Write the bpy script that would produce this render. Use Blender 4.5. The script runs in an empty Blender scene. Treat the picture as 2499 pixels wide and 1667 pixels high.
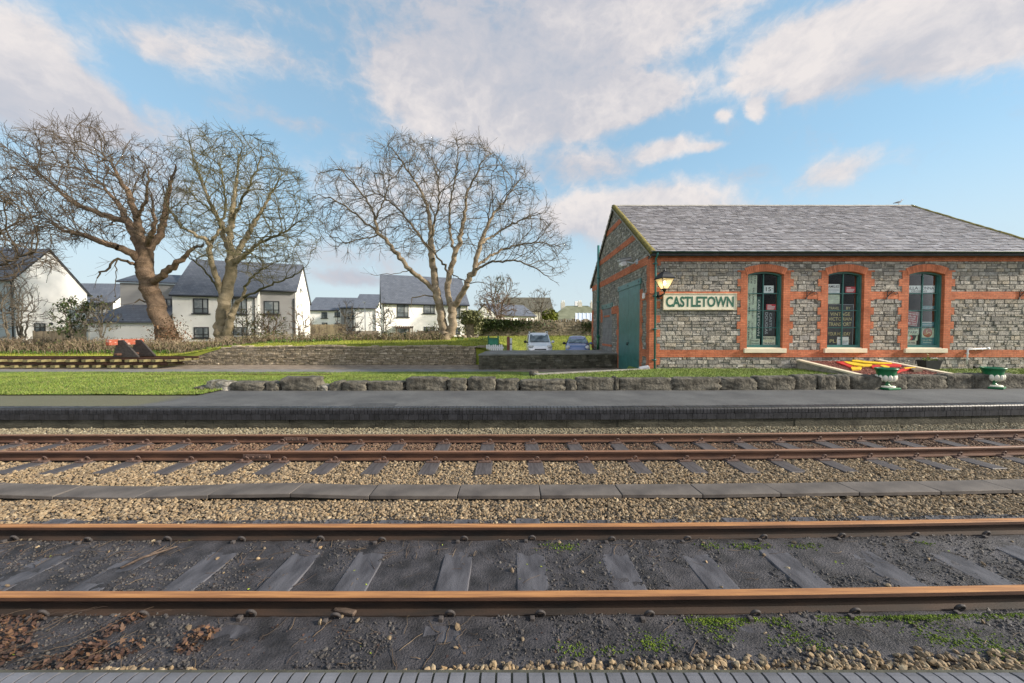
import bpy, math, random
import numpy as np
from mathutils import Matrix, Vector
random.seed(7)
RNG = np.random.default_rng(7)
SC = bpy.context.scene
COL = SC.collection
R = math.radians
PI = math.pi

# ------------------------------------------------------------------ camera
CAM_H, PITCH, FPX = 1.64, R(1.58), 925.0          # focal length in pixels of a 2499 wide frame
cd = bpy.data.cameras.new('camera')
cd.sensor_width = 36.0
cd.lens = 36.0 * FPX / 2499.0
cd.clip_start, cd.clip_end = 0.05, 3000.0
cam = bpy.data.objects.new('camera', cd)
COL.objects.link(cam)
cam.location = (0, 0, CAM_H)
cam.rotation_euler = (R(90) - PITCH, 0, 0)
SC.camera = cam


def ray(x, y):
    xc, yc = (x - 1249.5) / FPX, -(y - 833.5) / FPX
    c, s = math.cos(PITCH), math.sin(PITCH)
    return np.array([xc, c + yc * s, -s + yc * c])


CP = np.array([0.0, 0.0, CAM_H])


def at(x, y, Y):
    d = ray(x, y)
    return CP + d * (Y / d[1])


def atz(x, y, z):
    d = ray(x, y)
    return CP + d * ((z - CAM_H) / d[2])


def atX(x, y, X):
    d = ray(x, y)
    return CP + d * (X / d[0])


def onplane(x, y, P, n):
    d = ray(x, y)
    return CP + d * (np.dot(np.array(P) - CP, n) / np.dot(d, n))


# ------------------------------------------------------------------ light
SUN_EL, SUN_AZ = R(24), R(99)                      # azimuth from +Y towards +X
SC.view_settings.view_transform = 'Standard'
SC.view_settings.look = 'None'
SC.view_settings.exposure = 1.57
SC.view_settings.gamma = 1.0
sl = bpy.data.lights.new('sun', 'SUN')
sl.energy = 2.7
sl.angle = R(4.0)
sl.color = (1.0, 0.90, 0.76)
sun = bpy.data.objects.new('sun', sl)
COL.objects.link(sun)
sv = Vector((math.sin(SUN_AZ) * math.cos(SUN_EL), math.cos(SUN_AZ) * math.cos(SUN_EL), math.sin(SUN_EL)))
sun.rotation_euler = (-sv).to_track_quat('-Z', 'Y').to_euler()
sun.location = (60, 0, 40)


# ------------------------------------------------------------------ node helpers
class NT:
    def __init__(s, tree):
        s.t = tree
        s.t.nodes.clear()

    def n(s, typ, props=None, **ins):
        nd = s.t.nodes.new(typ)
        for k, v in (props or {}).items():
            setattr(nd, k, v)
        for k, v in ins.items():
            key = int(k[1:]) if k[0] == 'i' and k[1:].isdigit() else k.replace('_', ' ')
            s.set(nd.inputs[key], v)
        return nd

    def set(s, sock, v):
        if isinstance(v, bpy.types.NodeSocket):
            s.t.links.new(v, sock)
        else:
            if isinstance(v, (tuple, list)) and len(v) == 3 and sock.type == 'RGBA':
                v = (*v, 1)
            sock.default_value = v

    def math(s, op, a, b=0.0, clamp=False):
        return s.n('ShaderNodeMath', {'operation': op, 'use_clamp': clamp}, i0=a, i1=b).outputs[0]

    def vmath(s, op, a, b=(0, 0, 0)):
        return s.n('ShaderNodeVectorMath', {'operation': op}, i0=a, i1=b)

    def mix(s, f, a, b):
        nd = s.n('ShaderNodeMix', {'data_type': 'RGBA'})
        s.set(nd.inputs[0], f)
        s.set(nd.inputs[6], a)
        s.set(nd.inputs[7], b)
        return nd.outputs[2]

    def noise(s, vec, scale, detail=5.0, rough=0.55):
        nd = s.n('ShaderNodeTexNoise', None, Scale=scale, Detail=detail, Roughness=rough)
        s.t.links.new(vec, nd.inputs['Vector'])
        return nd.outputs['Fac']

    def ramp(s, f, stops, interp='LINEAR'):
        nd = s.n('ShaderNodeValToRGB')
        s.t.links.new(f, nd.inputs[0])
        cr = nd.color_ramp
        cr.interpolation = interp
        while len(cr.elements) < len(stops):
            cr.elements.new(0.5)
        for e, (p, c) in zip(cr.elements, stops):
            e.position = p
            e.color = (*c, 1) if len(c) == 3 else c
        return nd.outputs[0]

    def rng(s, f, a, b, c=0.0, d=1.0, smooth=False):
        nd = s.n('ShaderNodeMapRange', {'interpolation_type': 'SMOOTHSTEP' if smooth else 'LINEAR', 'clamp': True})
        for i, v in enumerate((f, a, b, c, d)):
            s.set(nd.inputs[i], v)
        return nd.outputs[0]


# ------------------------------------------------------------------ sky with clouds
W = bpy.data.worlds.new('World')
SC.world = W
W.use_nodes = True
w = NT(W.node_tree)
sky = w.n('ShaderNodeTexSky', {'sky_type': 'NISHITA', 'sun_disc': False, 'sun_elevation': SUN_EL, 'sun_rotation': SUN_AZ,
                               'altitude': 0.0, 'air_density': 1.0, 'dust_density': 0.0, 'ozone_density': 2.0})
tc = w.n('ShaderNodeTexCoord')
sep = w.n('ShaderNodeSeparateXYZ', None, i0=tc.outputs['Generated'])
dx, dy, dz = sep.outputs
az = w.math('ARCTAN2', dx, dy)
hyp = w.math('SQRT', w.math('ADD', w.math('MULTIPLY', dx, dx), w.math('MULTIPLY', dy, dy)))
te = w.math('DIVIDE', dz, w.math('MAXIMUM', hyp, 0.02))
P0 = w.n('ShaderNodeCombineXYZ', None, i0=az, i1=te).outputs[0]
n1 = w.n('ShaderNodeTexNoise', None, Scale=3.2, Detail=7.0, Roughness=0.6)
w.t.links.new(P0, n1.inputs['Vector'])
wv = w.vmath('SUBTRACT', n1.outputs['Color'], (0.5, 0.5, 0.5)).outputs[0]
wv = w.vmath('MULTIPLY', wv, (0.15, 0.09, 0)).outputs[0]
P1 = w.vmath('ADD', P0, wv).outputs[0]
SKF = 870.0


def sky_az(px, py):
    x, y = (px - 1175.5) / SKF, (760 - py) / SKF
    return math.atan(x), y * math.cos(math.atan(x))


# px, py, rx, ry (pixels of a 2351 wide frame), weight, brightness
BLOBS = [(95, 130, 190, 105, 1.05, 1.0), (60, 240, 230, 70, .7, .25), (430, 140, 150, 55, .75, .8), (620, 135, 190, 50, .6, .75),
         (1150, 60, 330, 170, .80, .30), (960, 190, 130, 85, .7, .95), (1520, 30, 260, 100, .95, .9), (1190, 210, 300, 110, .60, .30),
         (1120, 300, 260, 75, .85, .75), (1470, 235, 130, 55, .9, .95), (1330, 250, 160, 60, .6, .45),
         (1950, 90, 330, 110, .95, .95), (2260, 110, 230, 100, .8, .85), (2080, 150, 300, 60, .5, .35), (1790, 120, 120, 80, .5, .9),
         (1515, 352, 85, 30, 1.0, 1.0), (1330, 390, 130, 42, .62, .45), (1440, 480, 240, 55, 1.0, .95), (1420, 530, 240, 50, .6, .6),
         (1905, 400, 115, 45, .72, .85), (250, 290, 320, 80, .7, .6), (950, 450, 280, 80, .55, .9), (850, 600, 200, 50, .45, .35),
         (1655, 270, 30, 16, .7, .9), (1620, 345, 40, 14, .7, .9), (1860, 215, 60, 20, .5, .7), (1700, 195, 40, 18, .45, .8), (700, 300, 130, 26, .35, .3), (160, 210, 120, 40, .4, .3),
          (820, 640, 110, 22, .6, .3), (1340, 250, 90, 40, .5, .8), (2180, 40, 120, 60, .6, .9), (1100, 220, 70, 40, .5, 1.0), (590, 30, 160, 30, .3, .6), (1745, 245, 26, 34, .8, 1.0), (330, 420, 350, 60, .35, .7), (1720, 395, 70, 25, .35, .3)]
dens, bri, tot = None, None, None
for (px, py, rx, ry, wt, br) in BLOBS:
    a0, e0 = sky_az(px, py)
    ca = math.cos(a0)
    d = w.vmath('SUBTRACT', P1, (a0, e0, 0)).outputs[0]
    d = w.vmath('MULTIPLY', d, (SKF / (rx * ca * ca), SKF / (ry * ca), 0)).outputs[0]
    ln = w.vmath('LENGTH', d).outputs['Value']
    m = w.rng(ln, 1.55, 0.05, 0.0, wt * 1.12, True)
    b = w.math('MULTIPLY', m, br)
    dens = m if dens is None else w.math('ADD', dens, m)
    bri = b if bri is None else w.math('ADD', bri, b)
n2 = w.noise(P1, 7.0, 9.0, 0.64)
behind = w.rng(dy, 0.25, -0.1)                      # broken cloud over the rest of the sky
nb = w.noise(P0, 1.6, 6.0, 0.55)
dens = w.math('ADD', dens, w.math('MULTIPLY', behind, w.rng(nb, 0.42, 0.62)))
bri = w.math('ADD', bri, w.math('MULTIPLY', behind, 0.7))
bright = w.math('DIVIDE', bri, w.math('ADD', dens, 0.05))
bl = w.math('ABSOLUTE', w.math('SUBTRACT', w.noise(P1, 15.0, 6.0, 0.55), 0.5))      # puffy, billowing edges
dn = w.math('ADD', dens, w.math('MULTIPLY', w.math('SUBTRACT', n2, 0.5), 1.5))
dn = w.math('ADD', dn, w.math('MULTIPLY', w.math('SUBTRACT', bl, 0.09), -1.3))
cover = w.rng(dn, 0.10, 0.95, 0.0, 1.0, True)
shade = w.math('ADD', w.math('SUBTRACT', bright, w.math('MULTIPLY', bl, 1.2)), w.math('MULTIPLY', w.math('SUBTRACT', n2, 0.46), 1.5), True)
ccol = w.ramp(shade, [(0.0, (0.48, 0.52, 0.61)), (0.5, (0.64, 0.625, 0.665)), (1.0, (0.90, 0.83, 0.80))])
CL = 3.35
ccol = w.vmath('MULTIPLY', ccol, (CL, CL, CL)).outputs[0]
ccs = w.vmath('SCALE', ccol)                         # clouds behind the camera are brightened to fill the shaded fronts
w.set(ccs.inputs['Scale'], w.math('ADD', w.math('MULTIPLY', behind, 1.0), 1.0))
ccol = ccs.outputs[0]
skc = w.vmath('POWER', sky.outputs[0], (0.5, 0.5, 0.5)).outputs[0]     # evens out the brightness between zenith and horizon
skc = w.vmath('MULTIPLY', skc, (0.93, 1.27, 1.40)).outputs[0]
hz = w.rng(te, 0.02, 0.42, 1.0, 0.0, True)           # milky air close to the horizon
skc = w.mix(w.math('ADD', w.math('MULTIPLY', hz, 0.76), 0.10), skc, (2.3, 2.6, 2.75, 1))
out = w.mix(w.math('MULTIPLY', cover, 0.93), skc, ccol)
bg = w.n('ShaderNodeBackground', None, Color=out, Strength=0.10)
wo = w.n('ShaderNodeOutputWorld', None, Surface=bg.outputs[0])


# ------------------------------------------------------------------ materials
def mat(name, col, rough=.8, var=.2, scale=5.0, bump=.15, bscale=40., isl=0., ramp=None, metal=0., spec=.4, col2=None, stretch=None,
        coord='Object', thr=(.35, .65), bdist=.02, detail=6.0, under=None, fine=0.0):
    m = bpy.data.materials.new(name)
    m.use_nodes = True
    t = NT(m.node_tree)
    tc = t.n('ShaderNodeTexCoord')
    v = tc.outputs[coord]
    if stretch:
        v = t.vmath('MULTIPLY', v, stretch).outputs[0]
    f = t.noise(v, scale, detail)
    f = t.rng(f, thr[0], thr[1])
    geo = t.n('ShaderNodeNewGeometry')
    if ramp:
        k = len(ramp)
        base = t.ramp(geo.outputs['Random Per Island'], [(i / max(1, k - 1), c) for i, c in enumerate(ramp)])
    else:
        base = None
    if col2 is None:
        lo, hi = [c * (1 - var) for c in col], [min(.95, c * (1 + var)) for c in col]
        c = t.mix(f, (*lo, 1), (*hi, 1))
    else:
        c = t.mix(f, (*col, 1), (*col2, 1))
    if base is not None:
        g = t.rng(f, 0, 1, 1 - var, 1 + var)
        c = t.vmath('SCALE', base)
        t.set(c.inputs['Scale'], g)
        c = c.outputs[0]
    if isl:
        g = t.rng(geo.outputs['Random Per Island'], 0, 1, 1 - isl, 1 + isl)
        c2 = t.vmath('SCALE', c)
        t.set(c2.inputs['Scale'], g)
        c = c2.outputs[0]
    if fine:
        g = t.rng(t.noise(v, bscale * 1.7, 3.0), .3, .7, 1 - fine, 1 + fine)
        c2 = t.vmath('SCALE', c)
        t.set(c2.inputs['Scale'], g)
        c = c2.outputs[0]
    p = t.n('ShaderNodeBsdfPrincipled', None, Base_Color=c, Roughness=rough, Metallic=metal)
    p.inputs['Specular IOR Level'].default_value = spec
    if bump:
        h = t.noise(v, bscale, 5.0)
        b = t.n('ShaderNodeBump', None, Strength=min(1.0, bump), Distance=bdist, Height=h)
        t.set(p.inputs['Normal'], b.outputs[0])
    t.n('ShaderNodeOutputMaterial', None, Surface=p.outputs[0])
    m['p'] = 1
    return m


def brick_mat(name, c1, c2, mortar, bw=.235, rh=.075, ms=.008, planar=True, rough=.85, bump=.5, dirt=.25):
    m = bpy.data.materials.new(name)
    m.use_nodes = True
    t = NT(m.node_tree)
    tc = t.n('ShaderNodeTexCoord')
    sp = t.n('ShaderNodeSeparateXYZ', None, i0=tc.outputs['Object'])
    u = t.math('ADD', sp.outputs[0], sp.outputs[1]) if planar else sp.outputs[0]
    v = t.n('ShaderNodeCombineXYZ', None, i0=u, i1=sp.outputs[2]).outputs[0]
    b = t.n('ShaderNodeTexBrick', {'offset': .5}, Color1=c1, Color2=c2, Mortar=mortar, Scale=1.0, Mortar_Size=ms,
            Mortar_Smooth=.3, Bias=0.0, Brick_Width=bw, Row_Height=rh)
    t.t.links.new(v, b.inputs['Vector'])
    nf = t.rng(t.noise(tc.outputs['Object'], 1.7, 6.0), .3, .7, 1 - dirt, 1 + dirt)
    nf2 = t.rng(t.noise(tc.outputs['Object'], 14., 4.0), .3, .7, 1 - dirt * .6, 1 + dirt * .6)
    c = t.vmath('SCALE', b.outputs['Color'])
    t.set(c.inputs['Scale'], t.math('MULTIPLY', nf, nf2))
    p = t.n('ShaderNodeBsdfPrincipled', None, Base_Color=c.outputs[0], Roughness=rough)
    p.inputs['Specular IOR Level'].default_value = .25
    h = t.math('ADD', t.math('MULTIPLY', b.outputs['Fac'], -1.0), t.math('MULTIPLY', t.noise(tc.outputs['Object'], 60., 3.), .3))
    bm = t.n('ShaderNodeBump', None, Strength=bump, Distance=.01, Height=h)
    t.set(p.inputs['Normal'], bm.outputs[0])
    t.n('ShaderNodeOutputMaterial', None, Surface=p.outputs[0])
    return m


def glass_mat(name, tint=(.95, .97, .97), refl=.0):
    m = bpy.data.materials.new(name)
    m.use_nodes = True
    t = NT(m.node_tree)
    a = t.n('ShaderNodeBsdfTransparent', None, Color=tint)
    g = t.n('ShaderNodeBsdfGlossy', None, Color=(.9, .95, 1.), Roughness=.04)
    lw = t.n('ShaderNodeLayerWeight', None, Blend=.25)
    f = t.math('ADD', t.math('MULTIPLY', lw.outputs['Fresnel'], .22), refl, True)
    x = t.n('ShaderNodeMixShader', None, i0=f, i1=a.outputs[0], i2=g.outputs[0])
    t.n('ShaderNodeOutputMaterial', None, Surface=x.outputs[0])
    return m


def emit_mat(name, col, s):
    m = bpy.data.materials.new(name)
    m.use_nodes = True
    t = NT(m.node_tree)
    e = t.n('ShaderNodeEmission', None, Color=col, Strength=s)
    t.n('ShaderNodeOutputMaterial', None, Surface=e.outputs[0])
    return m


# ------------------------------------------------------------------ mesh helpers
PW = {}                                             # world matrix of every thing and part


class MB:
    def __init__(s):
        s.V, s.F, s.M, s.S, s.n = [], [], [], [], 0

    def add(s, V, F, m=0, smooth=False):
        V = np.asarray(V, float).reshape(-1, 3)
        for f in (F if isinstance(F, list) else [F]):
            f = np.asarray(f, int)
            if f.ndim == 1:
                f = f[None, :]
            s.F.append(f + s.n)
            s.M.append(np.full(len(f), m))
            s.S.append(np.full(len(f), smooth))
        s.V.append(V)
        s.n += len(V)
        return s

    def box(s, x0, x1, y0, y1, z0, z1, m=0, mx=None):
        V = np.array([(x, y, z) for z in (z0, z1) for y in (y0, y1) for x in (x0, x1)], float)
        if mx is not None:
            V = np.array([mx @ Vector(v) for v in V])
        return s.add(V, np.array([(0, 2, 3, 1), (4, 5, 7, 6), (0, 1, 5, 4), (2, 6, 7, 3), (0, 4, 6, 2), (1, 3, 7, 5)]), m)

    def bbox(s, x0, x1, y0, y1, z0, z1, m=0, b=.01, mx=None, smooth=False):      # box with chamfered edges
        V, F = [], []
        for (sx, xa) in ((1, x0), (-1, x1)):
            for (sy, ya) in ((1, y0), (-1, y1)):
                for (sz, za) in ((1, z0), (-1, z1)):
                    V += [(xa, ya + sy * b, za + sz * b), (xa + sx * b, ya, za + sz * b), (xa + sx * b, ya + sy * b, za)]
        i = lambda a, c, d, k: ((a * 2 + c) * 2 + d) * 3 + k
        for a in (0, 1):
            q = [i(a, 0, 0, 0), i(a, 0, 1, 0), i(a, 1, 1, 0), i(a, 1, 0, 0)]
            F.append(q if a == 0 else q[::-1])
            q = [i(0, a, 0, 1), i(1, a, 0, 1), i(1, a, 1, 1), i(0, a, 1, 1)]
            F.append(q if a == 0 else q[::-1])
            q = [i(0, 0, a, 2), i(0, 1, a, 2), i(1, 1, a, 2), i(1, 0, a, 2)]
            F.append(q if a == 0 else q[::-1])
            for c in (0, 1):
                F.append([i(a, c, 0, 0), i(a, c, 1, 0), i(a, c, 1, 1), i(a, c, 0, 1)])
                F.append([i(a, 0, c, 0), i(a, 1, c, 0), i(a, 1, c, 2), i(a, 0, c, 2)])
                F.append([i(0, a, c, 1), i(1, a, c, 1), i(1, a, c, 2), i(0, a, c, 2)])
        T = [[i(a, c, d, 0), i(a, c, d, 1), i(a, c, d, 2)] for a in (0, 1) for c in (0, 1) for d in (0, 1)]
        V = np.array(V, float)
        if mx is not None:
            V = np.array([mx @ Vector(v) for v in V])
        return s.add(V, [np.array(F), np.array(T)], m, smooth)

    def quad(s, a, b, c, d, m=0):
        return s.add([a, b, c, d], np.array([0, 1, 2, 3]), m)

    def prism(s, poly, ax, d0, d1, m=0, smooth=False):
        """poly: 2D points; ax: 'x','y','z' the extrusion axis"""
        n = len(poly)
        def P(p, d):
            return {'x': (d, p[0], p[1]), 'y': (p[0], d, p[1]), 'z': (p[0], p[1], d)}[ax]
        V = [P(p, d0) for p in poly] + [P(p, d1) for p in poly]
        F = [np.array([list(range(n))[::-1]]), np.array([list(range(n, 2 * n))]),
             np.array([(i, (i + 1) % n, n + (i + 1) % n, n + i) for i in range(n)])]
        return s.add(V, F, m, smooth)

    def sweep(s, paths, m=0, closed=True, smooth=False, caps=True):
        """paths: list of rings (k x n x 3), bridged one to the next"""
        A = np.asarray(paths, float)
        k, n, _ = A.shape
        F = []
        for i in range(k - 1):
            for j in range(n if closed else n - 1):
                F.append((i * n + j, i * n + (j + 1) % n, (i + 1) * n + (j + 1) % n, (i + 1) * n + j))
        L = [np.array(F)]
        if caps and closed:
            L += [np.array([list(range(n))[::-1]]), np.array([[(k - 1) * n + j for j in range(n)]])]
        return s.add(A.reshape(-1, 3), L, m, smooth)

    def tube(s, pts, r, n=6, m=0, smooth=True, caps=True):
        P = np.asarray(pts, float)
        r = np.full(len(P), r) if np.isscalar(r) else np.asarray(r, float)
        T = np.gradient(P, axis=0)
        T /= np.linalg.norm(T, axis=1)[:, None] + 1e-9
        up = np.array([0, 0, 1.0]) if abs(T[0][2]) < .9 else np.array([1.0, 0, 0])
        rings, a = [], np.arange(n) * 2 * PI / n
        u = np.cross(T[0], up)
        u /= np.linalg.norm(u)
        for i in range(len(P)):
            u = u - T[i] * np.dot(u, T[i])
            u /= np.linalg.norm(u) + 1e-9
            v = np.cross(T[i], u)
            rings.append(P[i] + r[i] * (np.cos(a)[:, None] * u + np.sin(a)[:, None] * v))
        return s.sweep(rings, m, True, smooth, caps)

    def lathe(s, prof, c=(0, 0), n=24, m=0, smooth=True, caps=True, z0=0.0, a0=0.0):
        a = np.arange(n) * 2 * PI / n + a0
        rings = [np.stack([c[0] + r * np.cos(a), c[1] + r * np.sin(a), np.full(n, z + z0)], 1) for r, z in prof]
        return s.sweep(rings, m, True, smooth, caps)

    def ball(s, c, r, n=10, m=0, k=6):
        r = (r, r, r) if np.isscalar(r) else r
        a = np.arange(n) * 2 * PI / n
        rings = []
        for i in range(k + 1):
            ph = -PI / 2 + PI * (i + .02) / (k + .04)
            rings.append(np.stack([c[0] + r[0] * np.cos(ph) * np.cos(a), c[1] + r[1] * np.cos(ph) * np.sin(a),
                                   np.full(n, c[2] + r[2] * np.sin(ph))], 1))
        return s.sweep(rings, m, True, True)

    def xf(s, M):
        M = np.array(M)
        s.V = [v @ M[:3, :3].T + M[:3, 3] for v in s.V]
        return s

    def mesh(s, name, mats, W=None):
        V = np.concatenate(s.V)
        if W is not None:
            I = np.array(W.inverted())
            V = V @ I[:3, :3].T + I[:3, 3]
        me = bpy.data.meshes.new(name)
        me.vertices.add(len(V))
        me.vertices.foreach_set('co', V.ravel().astype(np.float32))
        loops = np.concatenate([f.ravel() for f in s.F])
        sizes = np.concatenate([np.full(len(f), f.shape[1]) for f in s.F])
        starts = np.concatenate([[0], np.cumsum(sizes)[:-1]])
        me.loops.add(len(loops))
        me.loops.foreach_set('vertex_index', loops.astype(np.int32))
        me.polygons.add(len(sizes))
        me.polygons.foreach_set('loop_start', starts.astype(np.int32))
        me.polygons.foreach_set('material_index', np.concatenate(s.M).astype(np.int32))
        me.polygons.foreach_set('use_smooth', np.concatenate(s.S).astype(bool))
        for q in (mats if isinstance(mats, (list, tuple)) else [mats]):
            me.materials.append(q)
        me.update(calc_edges=True)
        return me


def tag(o, label=None, cat=None, group=None, kind=None):
    for k, v in (('label', label), ('category', cat), ('group', group), ('kind', kind)):
        if v:
            o[k] = v
    return o


def thing(name, label, cat, loc=(0, 0, 0), rz=0.0, group=None, kind=None):
    o = bpy.data.objects.new(name, None)
    o.empty_display_size = .1
    COL.objects.link(o)
    o.location = loc
    o.rotation_euler = (0, 0, rz)
    PW[o.name] = Matrix.Translation(loc) @ Matrix.Rotation(rz, 4, 'Z')
    return tag(o, label, cat, group, kind)


def part(name, mb, mats, parent, label=None, local=False):
    Wm = PW[parent.name]
    o = bpy.data.objects.new(name, mb.mesh(name, mats, None if local else Wm))
    COL.objects.link(o)
    o.parent = parent
    PW[o.name] = Wm
    return tag(o, label)


def solo(name, mb, mats, label, cat, group=None, kind=None, loc=(0, 0, 0)):
    Wm = Matrix.Translation(loc)
    o = bpy.data.objects.new(name, mb.mesh(name, mats, Wm))
    COL.objects.link(o)
    o.location = loc
    PW[o.name] = Wm
    return tag(o, label, cat, group, kind)


def struct(name, mb, mats, kind='structure', parent=None):
    if parent is not None:
        return part(name, mb, mats, parent)
    return solo(name, mb, mats, None, None, None, kind)


def copy_tree(o, parent=None):
    c = o.copy()
    COL.objects.link(c)
    if parent is not None:
        c.parent = parent
    for ch in list(o.children):
        copy_tree(ch, c)
    return c


# text as geometry, fitted to a rectangle
_TX = {}


def text_geo(s, bold=0.0):
    if (s, bold) not in _TX:
        cu = bpy.data.curves.new('t', 'FONT')
        cu.body = s
        cu.offset = bold
        cu.resolution_u = 3
        o = bpy.data.objects.new('t', cu)
        COL.objects.link(o)
        dg = bpy.context.evaluated_depsgraph_get()
        me = bpy.data.meshes.new_from_object(o.evaluated_get(dg))
        V = np.array([v.co[:] for v in me.vertices])
        F = [list(p.vertices) for p in me.polygons]
        bpy.data.objects.remove(o)
        bpy.data.curves.remove(cu)
        bpy.data.meshes.remove(me)
        _TX[(s, bold)] = (V, F)
    return _TX[(s, bold)]


def put_text(mb, s, c, u, v, w_, h_, m=1, bold=0.0):
    """letters of string s fitted into a w_ x h_ box centred on c, along u (reading) and v (up)"""
    V, F = text_geo(s, bold)
    lo, hi = V.min(0), V.max(0)
    q = (V - (lo + hi) / 2) / np.maximum(hi - lo, 1e-6)
    P = np.array(c) + q[:, :1] * w_ * np.array(u) + q[:, 1:2] * h_ * np.array(v)
    by = {}
    for f in F:
        by.setdefault(len(f), []).append(f)
    mb.add(P, [np.array(f) for f in by.values()], m)
# ------------------------------------------------------------------ numeric noise
_G = np.random.default_rng(3).random((64, 64))


def vnoise(x, y, f):
    x, y = np.asarray(x, float) * f + 1000.0, np.asarray(y, float) * f + 1000.0
    xi, yi = np.floor(x).astype(int), np.floor(y).astype(int)
    fx, fy = x - xi, y - yi
    fx, fy = fx * fx * (3 - 2 * fx), fy * fy * (3 - 2 * fy)
    g = lambda a, b: _G[a % 64, b % 64]
    return (g(xi, yi) * (1 - fx) + g(xi + 1, yi) * fx) * (1 - fy) + (g(xi, yi + 1) * (1 - fx) + g(xi + 1, yi + 1) * fx) * fy


def fbm(x, y, f, o=4):
    s, a, t = 0, 1.0, 0
    for i in range(o):
        s = s + a * vnoise(x + 17 * i, y - 9 * i, f * 2 ** i)
        t += a
        a *= .5
    return s / t


def sstep(a, b, x):
    t = np.clip((np.asarray(x, float) - a) / (b - a), 0, 1)
    return t * t * (3 - 2 * t)


def bend(x):                                        # the line and platform curve gently away to the right
    x = np.asarray(x, float)
    return np.where(x > -1, (x + 1) ** 2 / 330.0, 0.0)


def gridmesh(mb, xs, ys, h, m=0, smooth=True, warp=None):
    X, Y = np.meshgrid(xs, ys)
    Z = h(X, Y)
    if warp is not None:
        Y = Y + warp(X)
    n = len(xs)
    i = np.arange(len(ys) - 1)[:, None] * n + np.arange(n - 1)[None, :]
    F = np.stack([i, i + 1, i + n + 1, i + n], -1).reshape(-1, 4)
    mb.add(np.stack([X, Y, Z], -1).reshape(-1, 3), F, m, smooth)
    return mb


_t = (1 + 5 ** .5) / 2
ICO_V = np.array([(-1, _t, 0), (1, _t, 0), (-1, -_t, 0), (1, -_t, 0), (0, -1, _t), (0, 1, _t), (0, -1, -_t), (0, 1, -_t), (_t, 0, -1), (_t, 0, 1), (-_t, 0, -1), (-_t, 0, 1)]) / math.hypot(1, _t)
ICO_F = np.array([(0, 11, 5), (0, 5, 1), (0, 1, 7), (0, 7, 10), (0, 10, 11), (1, 5, 9), (5, 11, 4), (11, 10, 2), (10, 7, 6), (7, 1, 8), (3, 9, 4), (3, 4, 2), (3, 2, 6), (3, 6, 8), (3, 8, 9), (4, 9, 5), (2, 4, 11), (6, 2, 10), (8, 6, 7), (9, 8, 1)])


def rocks(mb, P, size, flat=.62, m=0, jit=.30):
    n = len(P)
    if n == 0:
        return
    V = ICO_V[None] * (1 + RNG.uniform(-jit, jit, (n, 12, 1)))
    V = V * np.stack([size * RNG.uniform(.8, 1.35, n), size * RNG.uniform(.65, 1.05, n), size * RNG.uniform(flat * .75, flat * 1.3, n)], 1)[:, None, :]
    q = RNG.normal(size=(n, 4)) * np.array([1, .28, .28, 1.0])
    q /= np.linalg.norm(q, axis=1)[:, None]
    a, b, c, d = q.T
    Rm = np.stack([a*a+b*b-c*c-d*d, 2*(b*c-a*d), 2*(b*d+a*c), 2*(b*c+a*d), a*a-b*b+c*c-d*d, 2*(c*d-a*b), 2*(b*d-a*c), 2*(c*d+a*b), a*a-b*b-c*c+d*d], 1).reshape(n, 3, 3)
    V = np.einsum('nij,nkj->nki', Rm, V) + P[:, None, :]
    F = (ICO_F[None] + (np.arange(n) * 12)[:, None, None]).reshape(-1, 3)
    mb.add(V.reshape(-1, 3), F, m)


# ------------------------------------------------------------------ materials of the line
M = {}
M['rust'] = mat('rail_rust', (.24, .108, .045), .65, col2=(.42, .20, .075), scale=5, stretch=(.4, 6, 6), bump=.1, bscale=120)
M['rust_mid'] = mat('rail_rust_worn', (.17, .085, .048), .55, col2=(.26, .135, .08), scale=3, stretch=(.4, 6, 6), bump=.1, bscale=120)
M['rust_dk'] = mat('rail_rust_brown', (.055, .026, .017), .8, col2=(.115, .055, .032), scale=4, stretch=(.6, 3, 3), bump=.2, bscale=90)
M['soot'] = mat('rail_soot', (.016, .012, .010), .8, col2=(.045, .026, .017), scale=3, stretch=(.6, 3, 3), bump=.2, bscale=90)
M['sleeper'] = mat('sleeper_grey', (.045, .038, .038), .6, col2=(.095, .083, .082), scale=4, stretch=(6, .8, 3), bump=.25, bscale=60, isl=.1, fine=.12)
M['sleeper_dk'] = mat('sleeper_sooty', (.035, .033, .038), .58, col2=(.10, .097, .108), scale=3.5, stretch=(3, .8, 3), bump=.35, bscale=55, fine=.15)
M['iron'] = mat('clip_iron', (.07, .043, .035), .7, col2=(.14, .085, .065), scale=30, bump=.2, bscale=150)
M['ballast'] = mat('ballast_tan', (.3, .24, .16), .85, var=.15, scale=50, bump=.25, bscale=160, bdist=.006,
                   ramp=[(0.096, 0.072, 0.048), (0.198, 0.143, 0.086), (0.301, 0.221, 0.129), (0.154, 0.114, 0.075), (0.384, 0.304, 0.196), (0.218, 0.151, 0.090), (0.090, 0.074, 0.057), (0.262, 0.198, 0.124), (0.243, 0.161, 0.081), (0.128, 0.102, 0.071), (0.333, 0.242, 0.144), (0.179, 0.130, 0.078)])
M['ballast_br'] = mat('ballast_rusty', (.2, .13, .08), .85, var=.15, scale=50, bump=.25, bscale=160, bdist=.006,
                      ramp=[(.09, .05, .035), (.14, .08, .05), (.07, .042, .032), (.19, .115, .07), (.11, .065, .042), (.23, .155, .095), (.085, .05, .036)])
M['ballast_gr'] = mat('ballast_grey_tan', (.25, .22, .15), .85, var=.15, scale=50, bump=.25, bscale=160, bdist=.006,
                      ramp=[(.12, .105, .07), (.20, .17, .11), (.27, .235, .155), (.14, .125, .085), (.22, .175, .11), (.17, .15, .10), (.33, .295, .22)])
M['bed'] = mat('ballast_bed', (.06, .05, .04), .9, col2=(.11, .09, .065), scale=20, bump=.5, bscale=60)
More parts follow.
